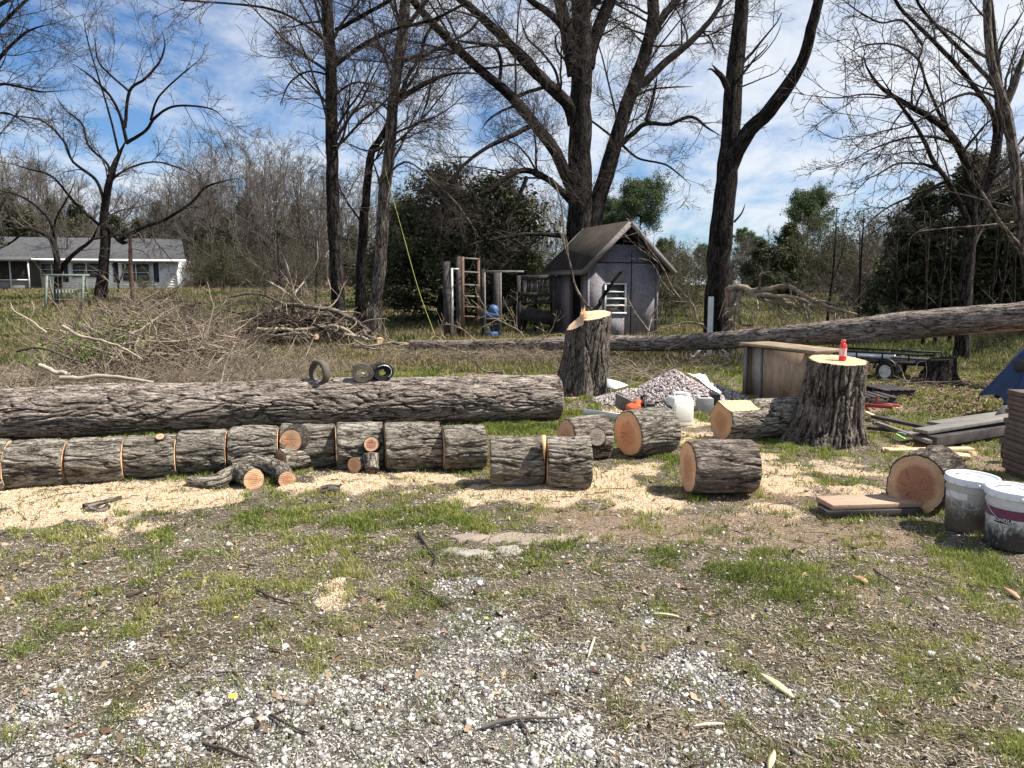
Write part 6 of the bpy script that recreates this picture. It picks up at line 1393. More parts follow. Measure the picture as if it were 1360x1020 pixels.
def evergreen(h, w, n, kind='cedar', size=.11, base=.08, tr=.16, shape=1.0, nb=150, droop=0.0, clump=.16, name='cedar_tree', extra_dead=0):
    pts = spline([(0, 0, -.2), (RG.normal() * .1, RG.normal() * .1, h * .5), (RG.normal() * .15, 0, h * .97)], 20); P = pts[None]; Rr = np.linspace(tr, .02, 20)[None]
    t = base + (1 - base) * RG.random(nb) ** (1.0 if kind == 'cedar' else .7)
    if kind == 'cedar': prof = np.minimum((t - base + .12) / .25, 1) ** .5 * (1 - (t * .97) ** 1.6) ** .75 * shape
    else: prof = np.sqrt(np.clip(1 - ((t - (base + .98) / 2) / ((1.02 - base) / 2)) ** 2, .02, 1))
    i = np.clip((t * 19).astype(int), 0, 19); p0 = pts[i]; a = RG.random(nb) * 6.283; L = w * prof * (.5 + .95 * RG.random(nb))
    el = .35 * RG.normal(size=nb) * .5 + (.55 * t if kind == 'cedar' else .25) - droop
    d = np.stack([np.cos(a) * np.cos(el), np.sin(a) * np.cos(el), np.sin(el)], 1)
    l1 = walk(p0, d, L, 8, .10, .03); R1 = np.clip(L * .016, .012, .07)[:, None] * np.linspace(1, .3, 8)[None]
    l2 = spawn(l1, R1, L * 3.2 + 1, .3, 1.0, lambda q: np.clip(q * .42, .3, 1.3), .7, 5, .12, .04, .6, .008, .3, .4)
    tips = np.concatenate([l1[:, 3:].reshape(-1, 3), l2[0][:, 1:].reshape(-1, 3), l2[0][:, 2:].reshape(-1, 3)])
    if kind == 'pine': tips = np.concatenate([l1[:, 6:].reshape(-1, 3), l2[0][:, 3:].reshape(-1, 3)])
    root = empty(name); V, Fq, bk = tubemesh([(P, Rr), (l1, R1), l2], [9, 5, 3]); mk('trunk', V, Fq, M['bark_tree'], root, True, {'bk': bk})
    V, Fq, tn = conifer_leaves(tips, size, n, jitter=clump, flat=.7); mk('crown', V, Fq, M[kind], root, attrs={'tint': tn}); return root
def bush(h, w, n, mat, name, leafn=6000, size=.03, stemmat='twig_grey'):
    a = RG.random(n) * 6.28; el = R(50) + RG.random(n) * R(38); d = np.stack([np.cos(a) * np.cos(el), np.sin(a) * np.cos(el), np.sin(el)], 1)
    p0 = np.stack([RG.normal(size=n) * w * .15, RG.normal(size=n) * w * .15, np.full(n, -.05)], 1); L = h * (.6 + .5 * RG.random(n)); l1 = walk(p0, d, L, 8, .10, .01); R1 = (.008 + .008 * RG.random(n))[:, None] * np.linspace(1, .4, 8)[None]
    l2 = spawn(l1, R1, L * 4, .2, 1, lambda q: np.clip(q * .4, .2, 1.0), .6, 5, .14, .03, .7, .006, .3, .5); L2 = np.linalg.norm(np.diff(l2[0], axis=1), axis=2).sum(1)
    l3 = spawn(l2[0], l2[1], L2 * 4, .2, 1, lambda q: np.clip(q * .5, .15, .5), .6, 4, .15, .02, .8, .005, .3, .6)
    root = empty(name); V, Fq, bk = tubemesh([(l1, R1), l2, l3], [4, 3, 3]); mk('stems', V, Fq, M[stemmat], root, True, {'bk': bk})
    if leafn:
        tips = np.concatenate([l2[0][:, 2:].reshape(-1, 3), l3[0][:, 1:].reshape(-1, 3)]); V, Fq, tn = conifer_leaves(tips, size, leafn, jitter=.05, flat=1.2); mk('foliage', V, Fq, M[mat], root, attrs={'tint': tn})
    return root
def place(proto, used, px, Y, sc, label, cat, group=None, rz=None, py=None, sxy=1.0):
    o = proto if not used.get(proto.name) else copytree(proto); used[proto.name] = 1
    x = At(px, 400, Y)[0]; o.location = (x, Y, float(gheight(x, Y, False)[0]) - .03); o.rotation_euler.z = RG.random() * 6.28 if rz is None else rz; o.scale = (sc * sxy, sc * sxy, sc); tag(o, label, cat, group); return o
used = {}
protos = [bare_proto(12.5, 1), bare_proto(14, 2, .3, 24), bare_proto(10.5, 3, .38, 24), bare_proto(13, 4, .26, 20)]
oliv = bush(4.0, 3, 26, 'olive', 'budding_shrub', 7000, .05); brsh = bush(3.2, 3, 30, 'brownleaf', 'brush_shrub', 5000, .045)
ced = [evergreen(7.5, 2.4, 24000, size=.12, nb=120), evergreen(9, 2.0, 24000, size=.12, nb=130)]
pin = [evergreen(13, 3.0, 42000, 'pine', size=.095, base=.55, nb=60, clump=.26, name='pine_tree', tr=.2), evergreen(15, 2.2, 28000, 'pine', size=.10, base=.5, nb=50, clump=.22, name='pine_tree', tr=.18)]
cnt = 0
WL = {0: 'thin bare grey-brown tree of the far wood line, one of many alike'}
def ytop_scale(px, Y, py, H):  # scale so that a tree of height H reaches row py
    g_ = float(gheight(At(px, 400, Y)[0], Y, False)[0]); return (At(px, py, Y)[2] - g_) / H
HS = {}
for pr, h in zip(protos, (12.5, 14, 10.5, 13)): HS[pr.name] = h
def skyline(px):  # approximate crown-top row of the far wood
    return np.interp(px, [-200, 0, 60, 130, 200, 300, 350, 400, 430, 520, 600, 680, 740, 860, 900, 940, 1000, 1060, 1120, 1180, 1260, 1360, 1560], [190, 190, 200, 235, 240, 200, 178, 190, 215, 240, 225, 240, 250, 325, 325, 320, 300, 300, 290, 250, 215, 205, 200])
for Y_, step in ((66, 30), (74, 26), (84, 24), (97, 22)):
    px = -190 + RG.random() * 20
    while px < 1560:
        py = skyline(px) + 8 + RG.random() * 34 + (0 if Y_ > 70 else 14)
        pr = protos[RG.integers(0, 4)]; y_ = Y_ + RG.normal() * 2.5
        if not (Y_ < 80 and px < 245 and px > -60 and False):
            place(pr, used, px, y_, ytop_scale(px, y_, py, HS[pr.name if pr.name in HS else pr.name] if True else 12), WL[0], 'tree', 'bare trees of the far wood line', sxy=1.0); cnt += 1
        px += step * (.7 + .6 * RG.random())
print('woods', cnt)
for (px, Y_, k, py, lab) in [(20, 68, 0, 250, 'far'), (75, 72, 1, 262, 'far'), (250, 74, 0, 275, 'far'), (285, 78, 1, 262, 'far'), (330, 82, 0, 262, 'far'), (215, 80, 1, 265, 'far'), (-20, 60, 1, 245, 'far'), (400, 85, 0, 270, 'far'), (540, 82, 1, 285, 'far'), (160, 72, 0, 285, 'far'), (-60, 64, 0, 235, 'far'), (110, 76, 0, 270, 'far'), (45, 66, 0, 285, ''), (95, 69, 0, 290, ''), (140, 70, 1, 300, ''), (190, 72, 0, 290, ''), (235, 70, 1, 295, ''), (265, 72, 0, 300, ''), (305, 73, 1, 285, ''), (345, 72, 0, 300, ''), (375, 74, 0, 290, ''), (415, 73, 1, 300, ''), (470, 74, 0, 300, ''), (0, 66, 1, 280, ''), (510, 76, 0, 305, '')]:
    place(ced[k], used, px, Y_, ytop_scale(px, Y_, py, (7.5, 9)[k]), 'dark evergreen standing inside the far wood line on the left', 'tree', 'dark evergreens in the far wood')
# bushes
for (px, Y_, s, m_, lab) in [(290, 62, .6, 0, 'leafy yellow-green shrub at the right end of the house'), (312, 60, .5, 0, 'low olive shrub in the tall grass right of the house'), (338, 60, .6, 0, 'olive shrub at the wood edge beyond the brush'), (-18, 57, .8, 1, 'brown shrub beside the porch at the left edge'), (192, 58.5, .3, 0, 'small green bush under the house window')]:
    place(oliv if m_ == 0 else brsh, used, px, Y_, s, lab, 'shrub')
for i in range(52):
    px = 262 + i * 23 + RG.normal() * 8; 
    if 740 < px < 880: continue
    Y_ = 58 + RG.random() * 8; place(brsh if RG.random() < .9 else oliv, used, px, Y_, .8 + .5 * RG.random(), 'leafless brown understory shrub along the foot of the far wood', 'shrub', 'understory shrubs at the wood edge')
# middle evergreens
c1 = evergreen(5.2, 2.5, 17000, size=.08, base=.10, nb=95, name='cedar_tree', clump=.14)
place(c1, used, 585, 31, ytop_scale(585, 31, 222, 5.2), 'wide dark cedar behind the ladder and play tower, left of the oak', 'tree', sxy=1.05)
for px, Y_, py, sx, lab in [(655, 33, 232, 1.1, 'dark cedar directly behind the play tower, touching the oak limbs'), (540, 40, 262, .8, 'smaller dark cedar just right of the three slim trunks'), (690, 30, 330, 1.3, 'low cedar scrub behind the railing of the play tower')]:
    place(c1, used, px, Y_, ytop_scale(px, Y_, py, 5.2), lab, 'tree', sxy=sx)
for px, Y_, py, k, sx, lab in [(1045, 52, 295, 0, 1.1, 'dark dense cedar behind the torn limb'), (1010, 56, 318, 0, 1.0, 'lower dark cedar just right of the big topped trunk'), (1215, 27, 240, 1, 1.25, 'big dark cedar behind the trailer, left of the multi-stemmed tree'), (1290, 26, 195, 1, 1.35, 'tallest dark cedar behind the multi-stemmed bare tree'), (1365, 25, 215, 0, 1.4, 'dark cedar at the right edge of the picture'), (1180, 33, 330, 0, 1.0, 'low cedar left of the big dark ones on the right'), (1250, 29, 290, 0, 1.5, 'broad low cedar filling the gap between the big dark ones'), (1330, 28, 280, 0, 1.5, 'broad low cedar under the tallest one'), (1215, 31, 330, 1, 1.9, 'dark bushy cedar low behind the raised trunk, under the largest left cedar'), (1275, 32, 320, 0, 1.9, 'dark bushy cedar low behind the many-stemmed tree'), (1385, 30, 250, 1, 1.7, 'dark cedar mostly cut off by the right picture edge'), (1150, 42, 345, 0, 1.3, 'small dark cedar above the drink bottle stump')]:
    place(ced[k], used, px, Y_, ytop_scale(px, Y_, py, (7.5, 9)[k]), lab, 'tree', sxy=sx)
for px, Y_, py, k, sx, lab in [(1068, 60, 250, 0, .9, 'feathery pine with an open crown above the dark cedars, right of the topped trunk'), (848, 66, 236, 0, .95, 'round-topped green pine just right of the oak behind the shed roof'), (812, 70, 262, 0, .8, 'pine half hidden behind the right oak limb'), (985, 120, 300, 1, 1.1, 'hazy far pine right of the topped trunk'), (1005, 115, 312, 1, 1.0, 'second hazy far pine behind the dark cedars'), (930, 125, 322, 1, 1.0, 'hazy far pine above the white building'), (905, 118, 335, 1, 1, 'hazy far pine right of the shed'), (880, 80, 316, 0, .8, 'small round pine peeping over the right shed eave')]:
    place(pin[k], used, px, Y_, ytop_scale(px, Y_, py, (13, 15)[k]), lab, 'tree', sxy=sx)
for px, Y_, s, m_, lab in [(885, 30, .75, 0, 'dark green shrub against the right wall of the shed'), (910, 34, .6, 0, 'shrub between the shed and the big topped trunk'), (1125, 40, 1.25, 0, 'olive budding shrub left of the cedars, behind the raised trunk'), (1090, 44, 1.2, 0, 'olive budding shrub behind the torn limb'), (1155, 36, 1.0, 1, 'greyish twiggy shrub above the raised trunk'), (1180, 21, .28, 0, 'knee-high green weeds behind the trailer'), (1310, 18, .22, 0, 'green weeds at the foot of the multi-stemmed tree'), (1340, 20, .25, 0, 'green weeds left of the blue tarp'), (395, 42, .9, 1, 'budding olive shrub behind the limb pile')]:
    place(oliv if m_ == 0 else brsh, used, px, Y_, s, lab, 'shrub')
# saplings along the right fence line
sapl = tree('sapling', 'thin dark fence-line trunk under the raised trunk, left end', 'tree', [([(1189, 466), (1191, 430), (1190, 350), (1195, 270)], 5, 2, 21, 21, .8), ([(1190, 380), (1180, 340), (1172, 300)], 2, 1, 21, 21)], (1.2, 2, 3), thick=.005, l1scale=.5)
for px, Y_, lab in [(1227, 20.5, 'second thin trunk of the fence line'), (1243, 20.8, 'leaning thin trunk of the fence line'), (1262, 21.4, 'thin trunk close to the left of the multi-stemmed tree'), (1312, 21, 'thin trunk just right of the multi-stemmed tree'), (1322, 20.4, 'thin leaning trunk beyond the small dark stump'), (1345, 21.5, 'thin trunk above the blue tarp'), (1140, 22, 'thin trunk left of the trailer'), (1098, 22.6, 'thin trunk seen above the tipped cabinet'), (378, 31, 'dark thin trunk at the left end of the limb pile'), (420, 33, 'dark thin trunk seen between limb pile and straight tree'), (545, 36, 'thin dark trunk near the ladder'), (355, 50, 'slim trunk at the wood edge above the limb pile'), (300, 56, 'slim trunk right of the house shrub')]:
    o = copytree(sapl); x = At(px, 440, Y_)[0]; o.location = (x, Y_, float(gheight(x, Y_)[0])); o.rotation_euler.z = RG.random() * 6.28; tag(o, lab, 'tree')
for px, Y_, lab in ((1106, 19, 'thin metal fence stake behind the tipped cabinet'), (1119, 18.5, 'thin dark stake just left of the trailer deck')):
    p = At(px, 470, Y_); e = root('fence_stake', (p[0], Y_, 0), 0, lab, 'stake'); b = MB(); b.box((0, 0, .5), (.035, .035, 1.05)); b.box((0, 0, 1.03), (.045, .045, .02)); b.build('post', M['black'], e)
# ------------------------------------------------------------------ fallen trunk on the slant, brush, rope, world, camera
def branchy(name, label, cat, mains, dens, mat, twig, group=None, Lr=(.4, .4), up=0.0, n=16, thick=.006, k=9, kind=None, smin=.4, ang=.7, l1max=1.6):
    """mains: (list of world points, r0, r1)"""
    P = np.array([spline(m[0], n) for m in mains]); Rr = np.array([np.linspace(m[1], m[2], n) for m in mains]); P[:, 1:-1] += RG.normal(size=P[:, 1:-1].shape) * Rr[:, 1:-1, None] * .25
    b0 = P[0, 0]; org = np.array([b0[0], b0[1], float(gheight(b0[0], b0[1])[0])]); root = empty(name, org); tag(root, label, cat, group, kind)
    V, Fq, bk = tubemesh([(P, Rr)], [k]); mk('limb', V, Fq, M[mat], root, True, {'bk': bk}, org)
    if dens[0] > 0:
        PL = np.linalg.norm(np.diff(P, axis=1), axis=2).sum(1)
        l1 = spawn(P, Rr, PL * dens[0], smin, 1.0, lambda L: np.clip(L * Lr[0], .2, l1max), ang, 8, .16, up, .5, thick, .35, .4, rcap=.03); L1 = np.linalg.norm(np.diff(l1[0], axis=1), axis=2).sum(1)
        l2 = spawn(l1[0], l1[1], L1 * dens[1], .2, 1.0, lambda L: np.clip(L * Lr[1], .12, .8), .7, 5, .18, up, .6, thick * .7, .3, .5, rcap=.012)
        V, Fq, bk = tubemesh([l1, l2], [5, 3]); V[:, 2] = np.maximum(V[:, 2], gheight(V[:, 0], V[:, 1], False) + .01); mk('twigs', V, Fq, M[twig], root, True, {'bk': bk}, org)['kind'] = 'stuff'
    return root
# leaning trunk: from raised butt (right) to the tip on the ground (left)
P_ = [At(1450, 412, 11.6), At(1360, 420, 12.1), At(1250, 428, 12.9), At(1100, 442, 14.2), At(960, 452, 15.8), At(880, 456, 16.8), At(820, 456, 17.4), At(740, 457, 18.0), At(660, 459, 18.4), At(600, 459, 18.7), At(545, 457, 19.0)]
Wd = [40, 37, 38, 30, 24, 21, 20, 19, 18, 15, 11]
Ps = spline(P_, 420); rs = np.interp(np.linspace(0, 1, 420), np.linspace(0, 1, 11), [w / 2 / F * p[1] for w, p in zip(Wd, P_)])
k = 90; org = np.array([P_[4][0], P_[4][1], 0]); V, Fq, bk = tube_arrays(Ps[None], rs[None], k, rnd=np.array([[4.0]]))
cen = np.repeat(Ps, k, 0); d = V - cen; th = np.arctan2(bk[:, 1], bk[:, 0]); rr = np.linalg.norm(d, axis=1)
V = cen + d * ((rr * (1 + .07 * fbm(V * 2.2, 3)) + .014 * barkd(th, bk[:, 2], .2, 5, 13)) / rr)[:, None]
e = empty('fallen_tree', org); tag(e, 'long uprooted trunk slanting down from the right edge to the ground behind the stumps', 'fallen tree')
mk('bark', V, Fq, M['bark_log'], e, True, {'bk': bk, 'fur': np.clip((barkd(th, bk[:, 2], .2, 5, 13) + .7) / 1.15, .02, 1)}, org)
b = MB()
for q in range(26):  # splintered underside near the butt
    a_ = P_[0] + (P_[1] - P_[0]) * RG.random() * 1.2 + np.array([0, -.12 + .2 * RG.random(), -.16 - .05 * RG.random()]); b.tube([a_, a_ + (P_[2] - P_[0]) * .3 * (.5 + RG.random()) + [0, 0, .02 * RG.normal()]], np.array([.025, .006]), 5)
b.build('splinters', mat_simple('splinter', (.33, .20, .14), .9, .1, .4, 10), e, False, org)
mains = [([At(560, 462, 19.3), At(520, 455, 19.2), At(490, 460, 19.0), At(470, 452, 18.9)], .05, .02), ([At(600, 462, 19.1), At(570, 470, 18.9), At(530, 468, 18.8)], .04, .015), ([At(720, 459, 18.3), At(735, 432, 18.0), At(740, 412, 17.8)], .02, .008),
         ([At(600, 460, 19), At(585, 440, 18.8), At(592, 420, 18.6)], .02, .006), ([At(650, 460, 18.8), At(672, 435, 18.4), At(684, 418, 18.2)], .022, .006), ([At(640, 461, 18.6), At(618, 440, 18.2), At(600, 430, 18)], .02, .006), ([At(700, 460, 18.4), At(690, 440, 18), At(652, 420, 17.8), At(626, 398, 17.7)], .022, .006)]
branchy('fallen_branches', 'tangle of grey broken branches along the thin end of the slanting trunk', 'branches', mains, (5, 5), 'stick', 'stick', thick=.007, smin=.1)
branchy('bent_sapling', 'slender curved dead branch sweeping down from the oak to the slanted stump', 'branch', [([At(790, 414, 16), At(779, 406, 16), At(766, 385, 16), At(757, 352, 16), At(749, 325, 16), At(748, 290, 16), At(742, 258, 16), At(733, 235, 16)], .030, .011), ([At(748, 300, 16), At(731, 295, 16), At(712, 282, 16), At(700, 262, 16)], .011, .005)], (1.6, 3), 'bark_pale', 'stick', thick=.006)
branchy('broken_pole', 'dark stick leaning across the louvred window of the shed', 'branch', [([At(790, 414, 16), At(800, 395, 16), At(812, 378, 16), At(825, 361, 16)], .045, .03)], (0, 0), 'bark_tree', 'twig')
branchy('broken_branch', 'pale dead branches hanging over the right slope of the shed roof', 'branch', [([At(905, 398, 22), At(893, 382, 22), At(878, 352, 22.0), At(862, 330, 22), At(848, 305, 22), At(832, 290, 22.2)], .03, .012), ([At(895, 392, 22.2), At(880, 375, 22.2), At(868, 352, 22.2), At(858, 345, 22.2), At(845, 342, 22)], .02, .007), ([At(876, 350, 22.1), At(860, 338, 22), At(840, 322, 22), At(818, 300, 22)], .018, .006), ([At(870, 345, 22.1), At(850, 325, 22), At(830, 320, 22)], .014, .006)], (1.5, 3), 'bark_limb', 'twig_grey', thick=.007)
branchy('broken_branch', 'bare pale branch rising from the trunk at the right corner of the shed', 'branch', [([At(860, 446, 18), At(866, 420, 18.2), At(878, 400, 18.4), At(888, 388, 18.5)], .028, .01), ([At(862, 440, 18), At(850, 424, 18), At(838, 405, 18), At(832, 390, 18)], .02, .006)], (3.5, 4), 'stick', 'stick', thick=.006, smin=.2)
branchy('broken_branch', 'arching grey dead branch between the shed and the white stand', 'branch', [([At(942, 438, 17.6), At(928, 428, 17.8), At(920, 405, 18), At(908, 390, 18.2), At(900, 380, 18.4)], .03, .02), ([At(935, 432, 17.6), At(915, 428, 17.8), At(890, 433, 17.9), At(862, 443, 18)], .022, .01)], (2.5, 3), 'stick', 'stick', thick=.006)
mn = [([At(968, 385, 17.7), At(985, 380, 17.6), At(1000, 388, 17.4), At(1020, 384, 17.2), At(1045, 380, 17.0), At(1068, 392, 16.8), At(1095, 405, 16.6), At(1140, 418, 16.4)], .085, .02), ([At(1005, 392, 17.3), At(1030, 393, 17), At(1060, 396, 16.8), At(1090, 410, 16.6), At(1130, 416, 16.5)], .055, .015),
      ([At(990, 385, 17.5), At(1015, 400, 17.2), At(1030, 412, 17), At(1040, 425, 16.9)], .045, .015), ([At(1010, 392, 17.3), At(1045, 402, 17), At(1065, 415, 16.9), At(1080, 425, 16.8)], .05, .015), ([At(985, 385, 17.6), At(980, 405, 17.5), At(984, 430, 17.3), At(1000, 432, 17.1)], .05, .02), ([At(975, 385, 17.7), At(972, 410, 17.7), At(970, 440, 17.7)], .09, .05), ([At(983, 386, 17.6), At(976, 410, 17.5), At(975, 435, 17.5)], .03, .02)]
branchy('torn_limb', 'torn limb hinged to the big topped trunk, pale branches drooping to the right', 'fallen limb', mn, (4.5, 4), 'stick', 'stick', thick=.007, smin=.15, up=-.03, ang=.9)
b = MB()
for q in range(40):
    a_ = At(964 + RG.random() * 18, 378 + RG.random() * 8, 17.75); b.tube([a_, a_ + [RG.normal() * .06, RG.normal() * .05, -.25 - .5 * RG.random()]], np.array([.03, .008]), 5)
oo = b.build('torn_fibres', mat_simple('torn', (.30, .21, .14), .9, .1, .4, 9), bpy.data.objects['torn_limb'], False, tuple(bpy.data.objects['torn_limb'].location))

# brush pile
M['stick_mid'] = mat_simple('stick_mid', (.33, .28, .21), .85, .15, .6, 4, .3)
def pileh(x, y, cx, cy, rx, ry, h): return h * np.clip(1 - ((x - cx) / rx) ** 2 - ((y - cy) / ry) ** 2, 0, 1) ** .8
def brush(name, label, cx, cy, rx, ry, h, n, L0, L1, r0, r1, mat, zfl=.35, cat='brush pile', spread=1.0):
    x = cx + RG.normal(size=n) * rx * .48 * spread; y = cy + RG.normal(size=n) * ry * .48 * spread; hh = pileh(x, y, cx, cy, rx, ry, h); z = gheight(x, y, False) + .02 + hh * RG.random(n) ** .45
    a = RG.random(n) * 6.28; el = RG.normal(size=n) * zfl; d = np.stack([np.cos(a) * np.cos(el), np.sin(a) * np.cos(el) * .7, np.sin(el)], 1); L = L0 + (L1 - L0) * RG.random(n) ** 2
    p0 = np.stack([x, y, z], 1) - d * L[:, None] * .4; P = walk(p0, d, L, 8, .13); Rr = (r0 + (r1 - r0) * RG.random(n) ** 3)[:, None] * np.linspace(1, .35, 8)[None]
    P[:, :, 2] = np.maximum(P[:, :, 2], gheight(P[:, :, 0].ravel(), P[:, :, 1].ravel(), False).reshape(P.shape[:2]) + .015)
    l2 = spawn(P, Rr, L * 4.5, .2, 1, lambda q: np.clip(q * .4, .15, .7), .7, 5, .18, .0, .6, r0 * .55, .3, .5, rcap=.008)
    V, Fq, bk = tubemesh([(P, Rr), l2], [5, 3]); org = (cx, cy, 0); o = mk(name, V, Fq, M[mat], None, True, {'bk': bk}, org); o.location = org; tag(o, label, cat, kind='stuff'); print(name, len(l2[0])); return o
brush('brush_pile', 'big tangled pile of cut grey-brown branches behind the felled trunk', -6.4, 13.9, 1.9, 2.2, 1.12, 1500, .4, 1.9, .004, .020, 'stick')
brush('brush_twigs', 'low spread of dry twigs flanking the big brush pile', -6.4, 11.4, 4.2, 1.5, .34, 1250, .3, 1.2, .003, .009, 'stick', .5)
brush('brush_twigs', 'thin twigs and weeds between the brush pile and the limb pile', -4.0, 12.6, 2.0, 2.2, .35, 700, .3, 1.1, .003, .008, 'stick', .6)
brush('brush_sticks', 'thicker pale cut sticks lying through the big brush pile', -6.4, 13.4, 1.8, 1.9, 1.05, 75, .6, 1.7, .012, .030, 'stick_mid', .3)
brush('dark_brush', 'darker reddish brush on the crown of the big pile', -6.6, 14.6, 1.7, 1.2, 1.45, 420, .4, 1.6, .005, .02, 'twig', .25)
brush('debris_twigs', 'scattered broken twigs on the ground along the slanting trunk', -.5, 17.2, 3.4, 2.0, .12, 500, .3, 1.3, .004, .014, 'stick', .2)
brush('debris_twigs', 'scattered broken twigs left of the gravel heap and by the white stand', 2.2, 13.6, 1.8, 1.6, .08, 220, .3, 1.1, .004, .014, 'stick', .15)
brush('debris_twigs', 'scattered twigs in the leaf litter beyond the lumber', 6.5, 12.6, 2.6, 2.2, .05, 200, .2, .9, .004, .010, 'stick', .1)
def wp(l, Y): return [At(px, py, Y) for px, py in l]
branchy('cut_branch', 'long pale branch with a bright cut end slanting across the front of the brush pile', 'branch', [(wp([(83, 433), (105, 445), (130, 452), (160, 460), (190, 478)], 11.6), .028, .012), (wp([(160, 460), (172, 452), (184, 440)], 11.6), .012, .006)], (2, 3), 'stick_mid', 'stick', thick=.005)
branchy('cut_branch', 'whitish stout branch lying low at the foot of the brush pile', 'branch', [(wp([(52, 485), (72, 493), (95, 498)], 9.9), .03, .03), (wp([(80, 502), (110, 502), (150, 500), (185, 505), (205, 508)], 9.7), .032, .02)], (1, 2), 'stick_pale', 'stick', thick=.004)
branchy('cut_branch', 'arched dark branch over the left part of the brush pile', 'branch', [(wp([(22, 467), (45, 462), (65, 465), (90, 475), (125, 485)], 11.0), .018, .008)], (3, 3), 'twig', 'twig', thick=.005)
branchy('cut_branch', 'thin pale whip rising at the left edge of the brush', 'branch', [(wp([(62, 442), (40, 425), (18, 412), (14, 402)], 12), .014, .006), (wp([(40, 425), (45, 410), (42, 400)], 12), .008, .005)], (1.5, 2), 'stick_pale', 'stick_pale', thick=.004)
branchy('cut_branch', 'tall thin pale whip curving up on the right of the brush pile', 'branch', [(wp([(242, 482), (262, 462), (275, 440), (283, 410), (284, 402)], 11.5), .013, .006)], (2, 2), 'stick_pale', 'stick_pale', thick=.004)
branchy('cut_branch', 'pair of short upright pale stubs at the right end of the brush', 'branch', [(wp([(293, 507), (298, 485), (309, 462)], 10.4), .018, .013), (wp([(302, 506), (308, 488)], 10.4), .012, .009)], (0, 0), 'stick_pale', 'stick', thick=.004)
branchy('cut_branch', 'long straight pale branch resting on top of the brush pile, pointing right', 'branch', [(wp([(120, 438), (160, 425), (200, 415), (245, 406)], 13.8), .025, .008)], (2, 3), 'stick', 'stick', thick=.005)
# green brier on the pile
x = -6.9 + RG.normal(size=2600) * .55; y = 12.9 + RG.normal(size=2600) * .5; z = .6 + RG.normal(size=2600) * .16 + gheight(x, y, False) + .25 * (x + 6.9)
V, Fq, tt = conifer_leaves(np.stack([x, y, z], 1)[:300], .03, 1500, jitter=.08, flat=1.0)
o = mk('green_brier', V, Fq, mat_tint('brier', [(0., (.10, .17, .03)), (1., (.30, .42, .09))], .6, .35), None, attrs={'tint': tt}, org=(-6.9, 12.9, 0)); o.location = (-6.9, 12.9, 0); tag(o, 'bright green leaves poking out of the left side of the brush pile', 'leaves', kind='stuff')

# pile of cut limbs between brush and slim trunks
LP = [([(350, 418), (380, 405), (410, 408), (440, 412), (470, 425), (492, 442)], 20.6, .10, .11, 'thick curved limb on top of the limb pile running right behind the straight trunk'),
      ([(300, 395), (340, 390), (370, 400), (400, 415), (440, 420)], 20.9, .04, .09, 'long limb rising to the left out of the limb pile'),
      ([(345, 436), (385, 438), (420, 436), (450, 432), (472, 446)], 20.2, .08, .07, 'pale limb lying low across the front of the limb pile'),
      ([(330, 448), (360, 446), (395, 450), (420, 447)], 20.0, .07, .06, 'short limb at the bottom left of the limb pile'),
      ([(370, 445), (400, 443), (420, 447)], 19.8, .06, .07, 'short stout log with a cut end at the bottom of the limb pile'),
      ([(352, 372), (375, 385), (395, 402), (412, 410)], 21.2, .05, .07, 'steep pale fork standing up out of the limb pile'),
      ([(422, 320), (420, 350), (402, 375), (396, 392), (405, 408)], 21.4, .025, .05, 'tall twisted pale branch standing up behind the limb pile'),
      ([(378, 345), (382, 362), (384, 380), (392, 400)], 21.5, .03, .045, 'short upright pale branch stub above the limb pile'),
      ([(438, 350), (434, 370), (438, 385), (428, 398), (422, 412)], 21.3, .025, .04, 'zigzag pale branch beside the straight trunk'),
      ([(482, 438), (490, 448), (505, 452)], 19.6, .08, .09, 'stout limb with bright sawn end between the two right slim trunks'),
      ([(458, 444), (475, 447), (492, 452)], 19.5, .06, .07, 'short pale limb at the foot of the slim trunks'),
      ([(320, 425), (350, 420), (390, 428), (430, 424)], 20.5, .07, .06, 'dark limb in the middle of the limb pile'),
      ([(325, 440), (365, 430), (410, 428), (440, 440)], 20.4, .06, .06, 'dark limb under the middle of the limb pile'),
      ([(300, 410), (320, 418), (345, 425), (380, 445)], 20.3, .03, .06, 'thin dark limb slanting down the left end of the limb pile'),
      ([(470, 460), (500, 462), (540, 466), (560, 470)], 18.8, .04, .06, 'grey limb on the grass just right of the slim trunks'),
      ([(630, 480), (645, 492), (668, 494)], 13.8, .02, .03, 'short grey branch on the grass behind the felled trunk, left of the slanted stump'),
      ([(812, 487), (835, 478), (850, 492), (880, 488)], 14.2, .025, .03, 'low forked branch on the ground behind the gravel heap')]
for pts, Y_, r0, r1, l_ in LP:
    r0 *= .58; r1 *= .6; W = wp(pts, Y_); W = [np.array([w[0], w[1] + RG.normal() * .15, max(w[2], float(gheight(w[0], w[1], False)[0]) + max(r0, r1))]) for w in W]
    branchy('cut_limb', l_, 'limb', [(W, r0, r1)], (2.2 if r0 < .08 else 1.2, 3), ('bark_tree' if 'dark' in l_ else 'stick_mid' if 'pale' in l_ else 'bark_limb'), 'stick', thick=.006, group='limbs heaped by the slim trunks', smin=.3, k=12)
for nm_ in ('cut_limb.009', 'cut_limb.004'):
    o = bpy.data.objects.get(nm_)
    if o:
        i_ = int(nm_[-3:]); pts, Y_, r0, r1, l_ = LP[i_]; c = At(pts[-1][0], pts[-1][1], Y_); c[2] = max(c[2], float(gheight(c[0], c[1], False)[0]) + max(r0, r1)) 
        cap(o, 'cut_face', M['end_pale'], c + [.01, -.03, 0], frame([.35, -.9, .1]), .0, lambda t: np.full(len(t), r1 * 1.0), np.array(o.location), 1, k=24, rings=5)
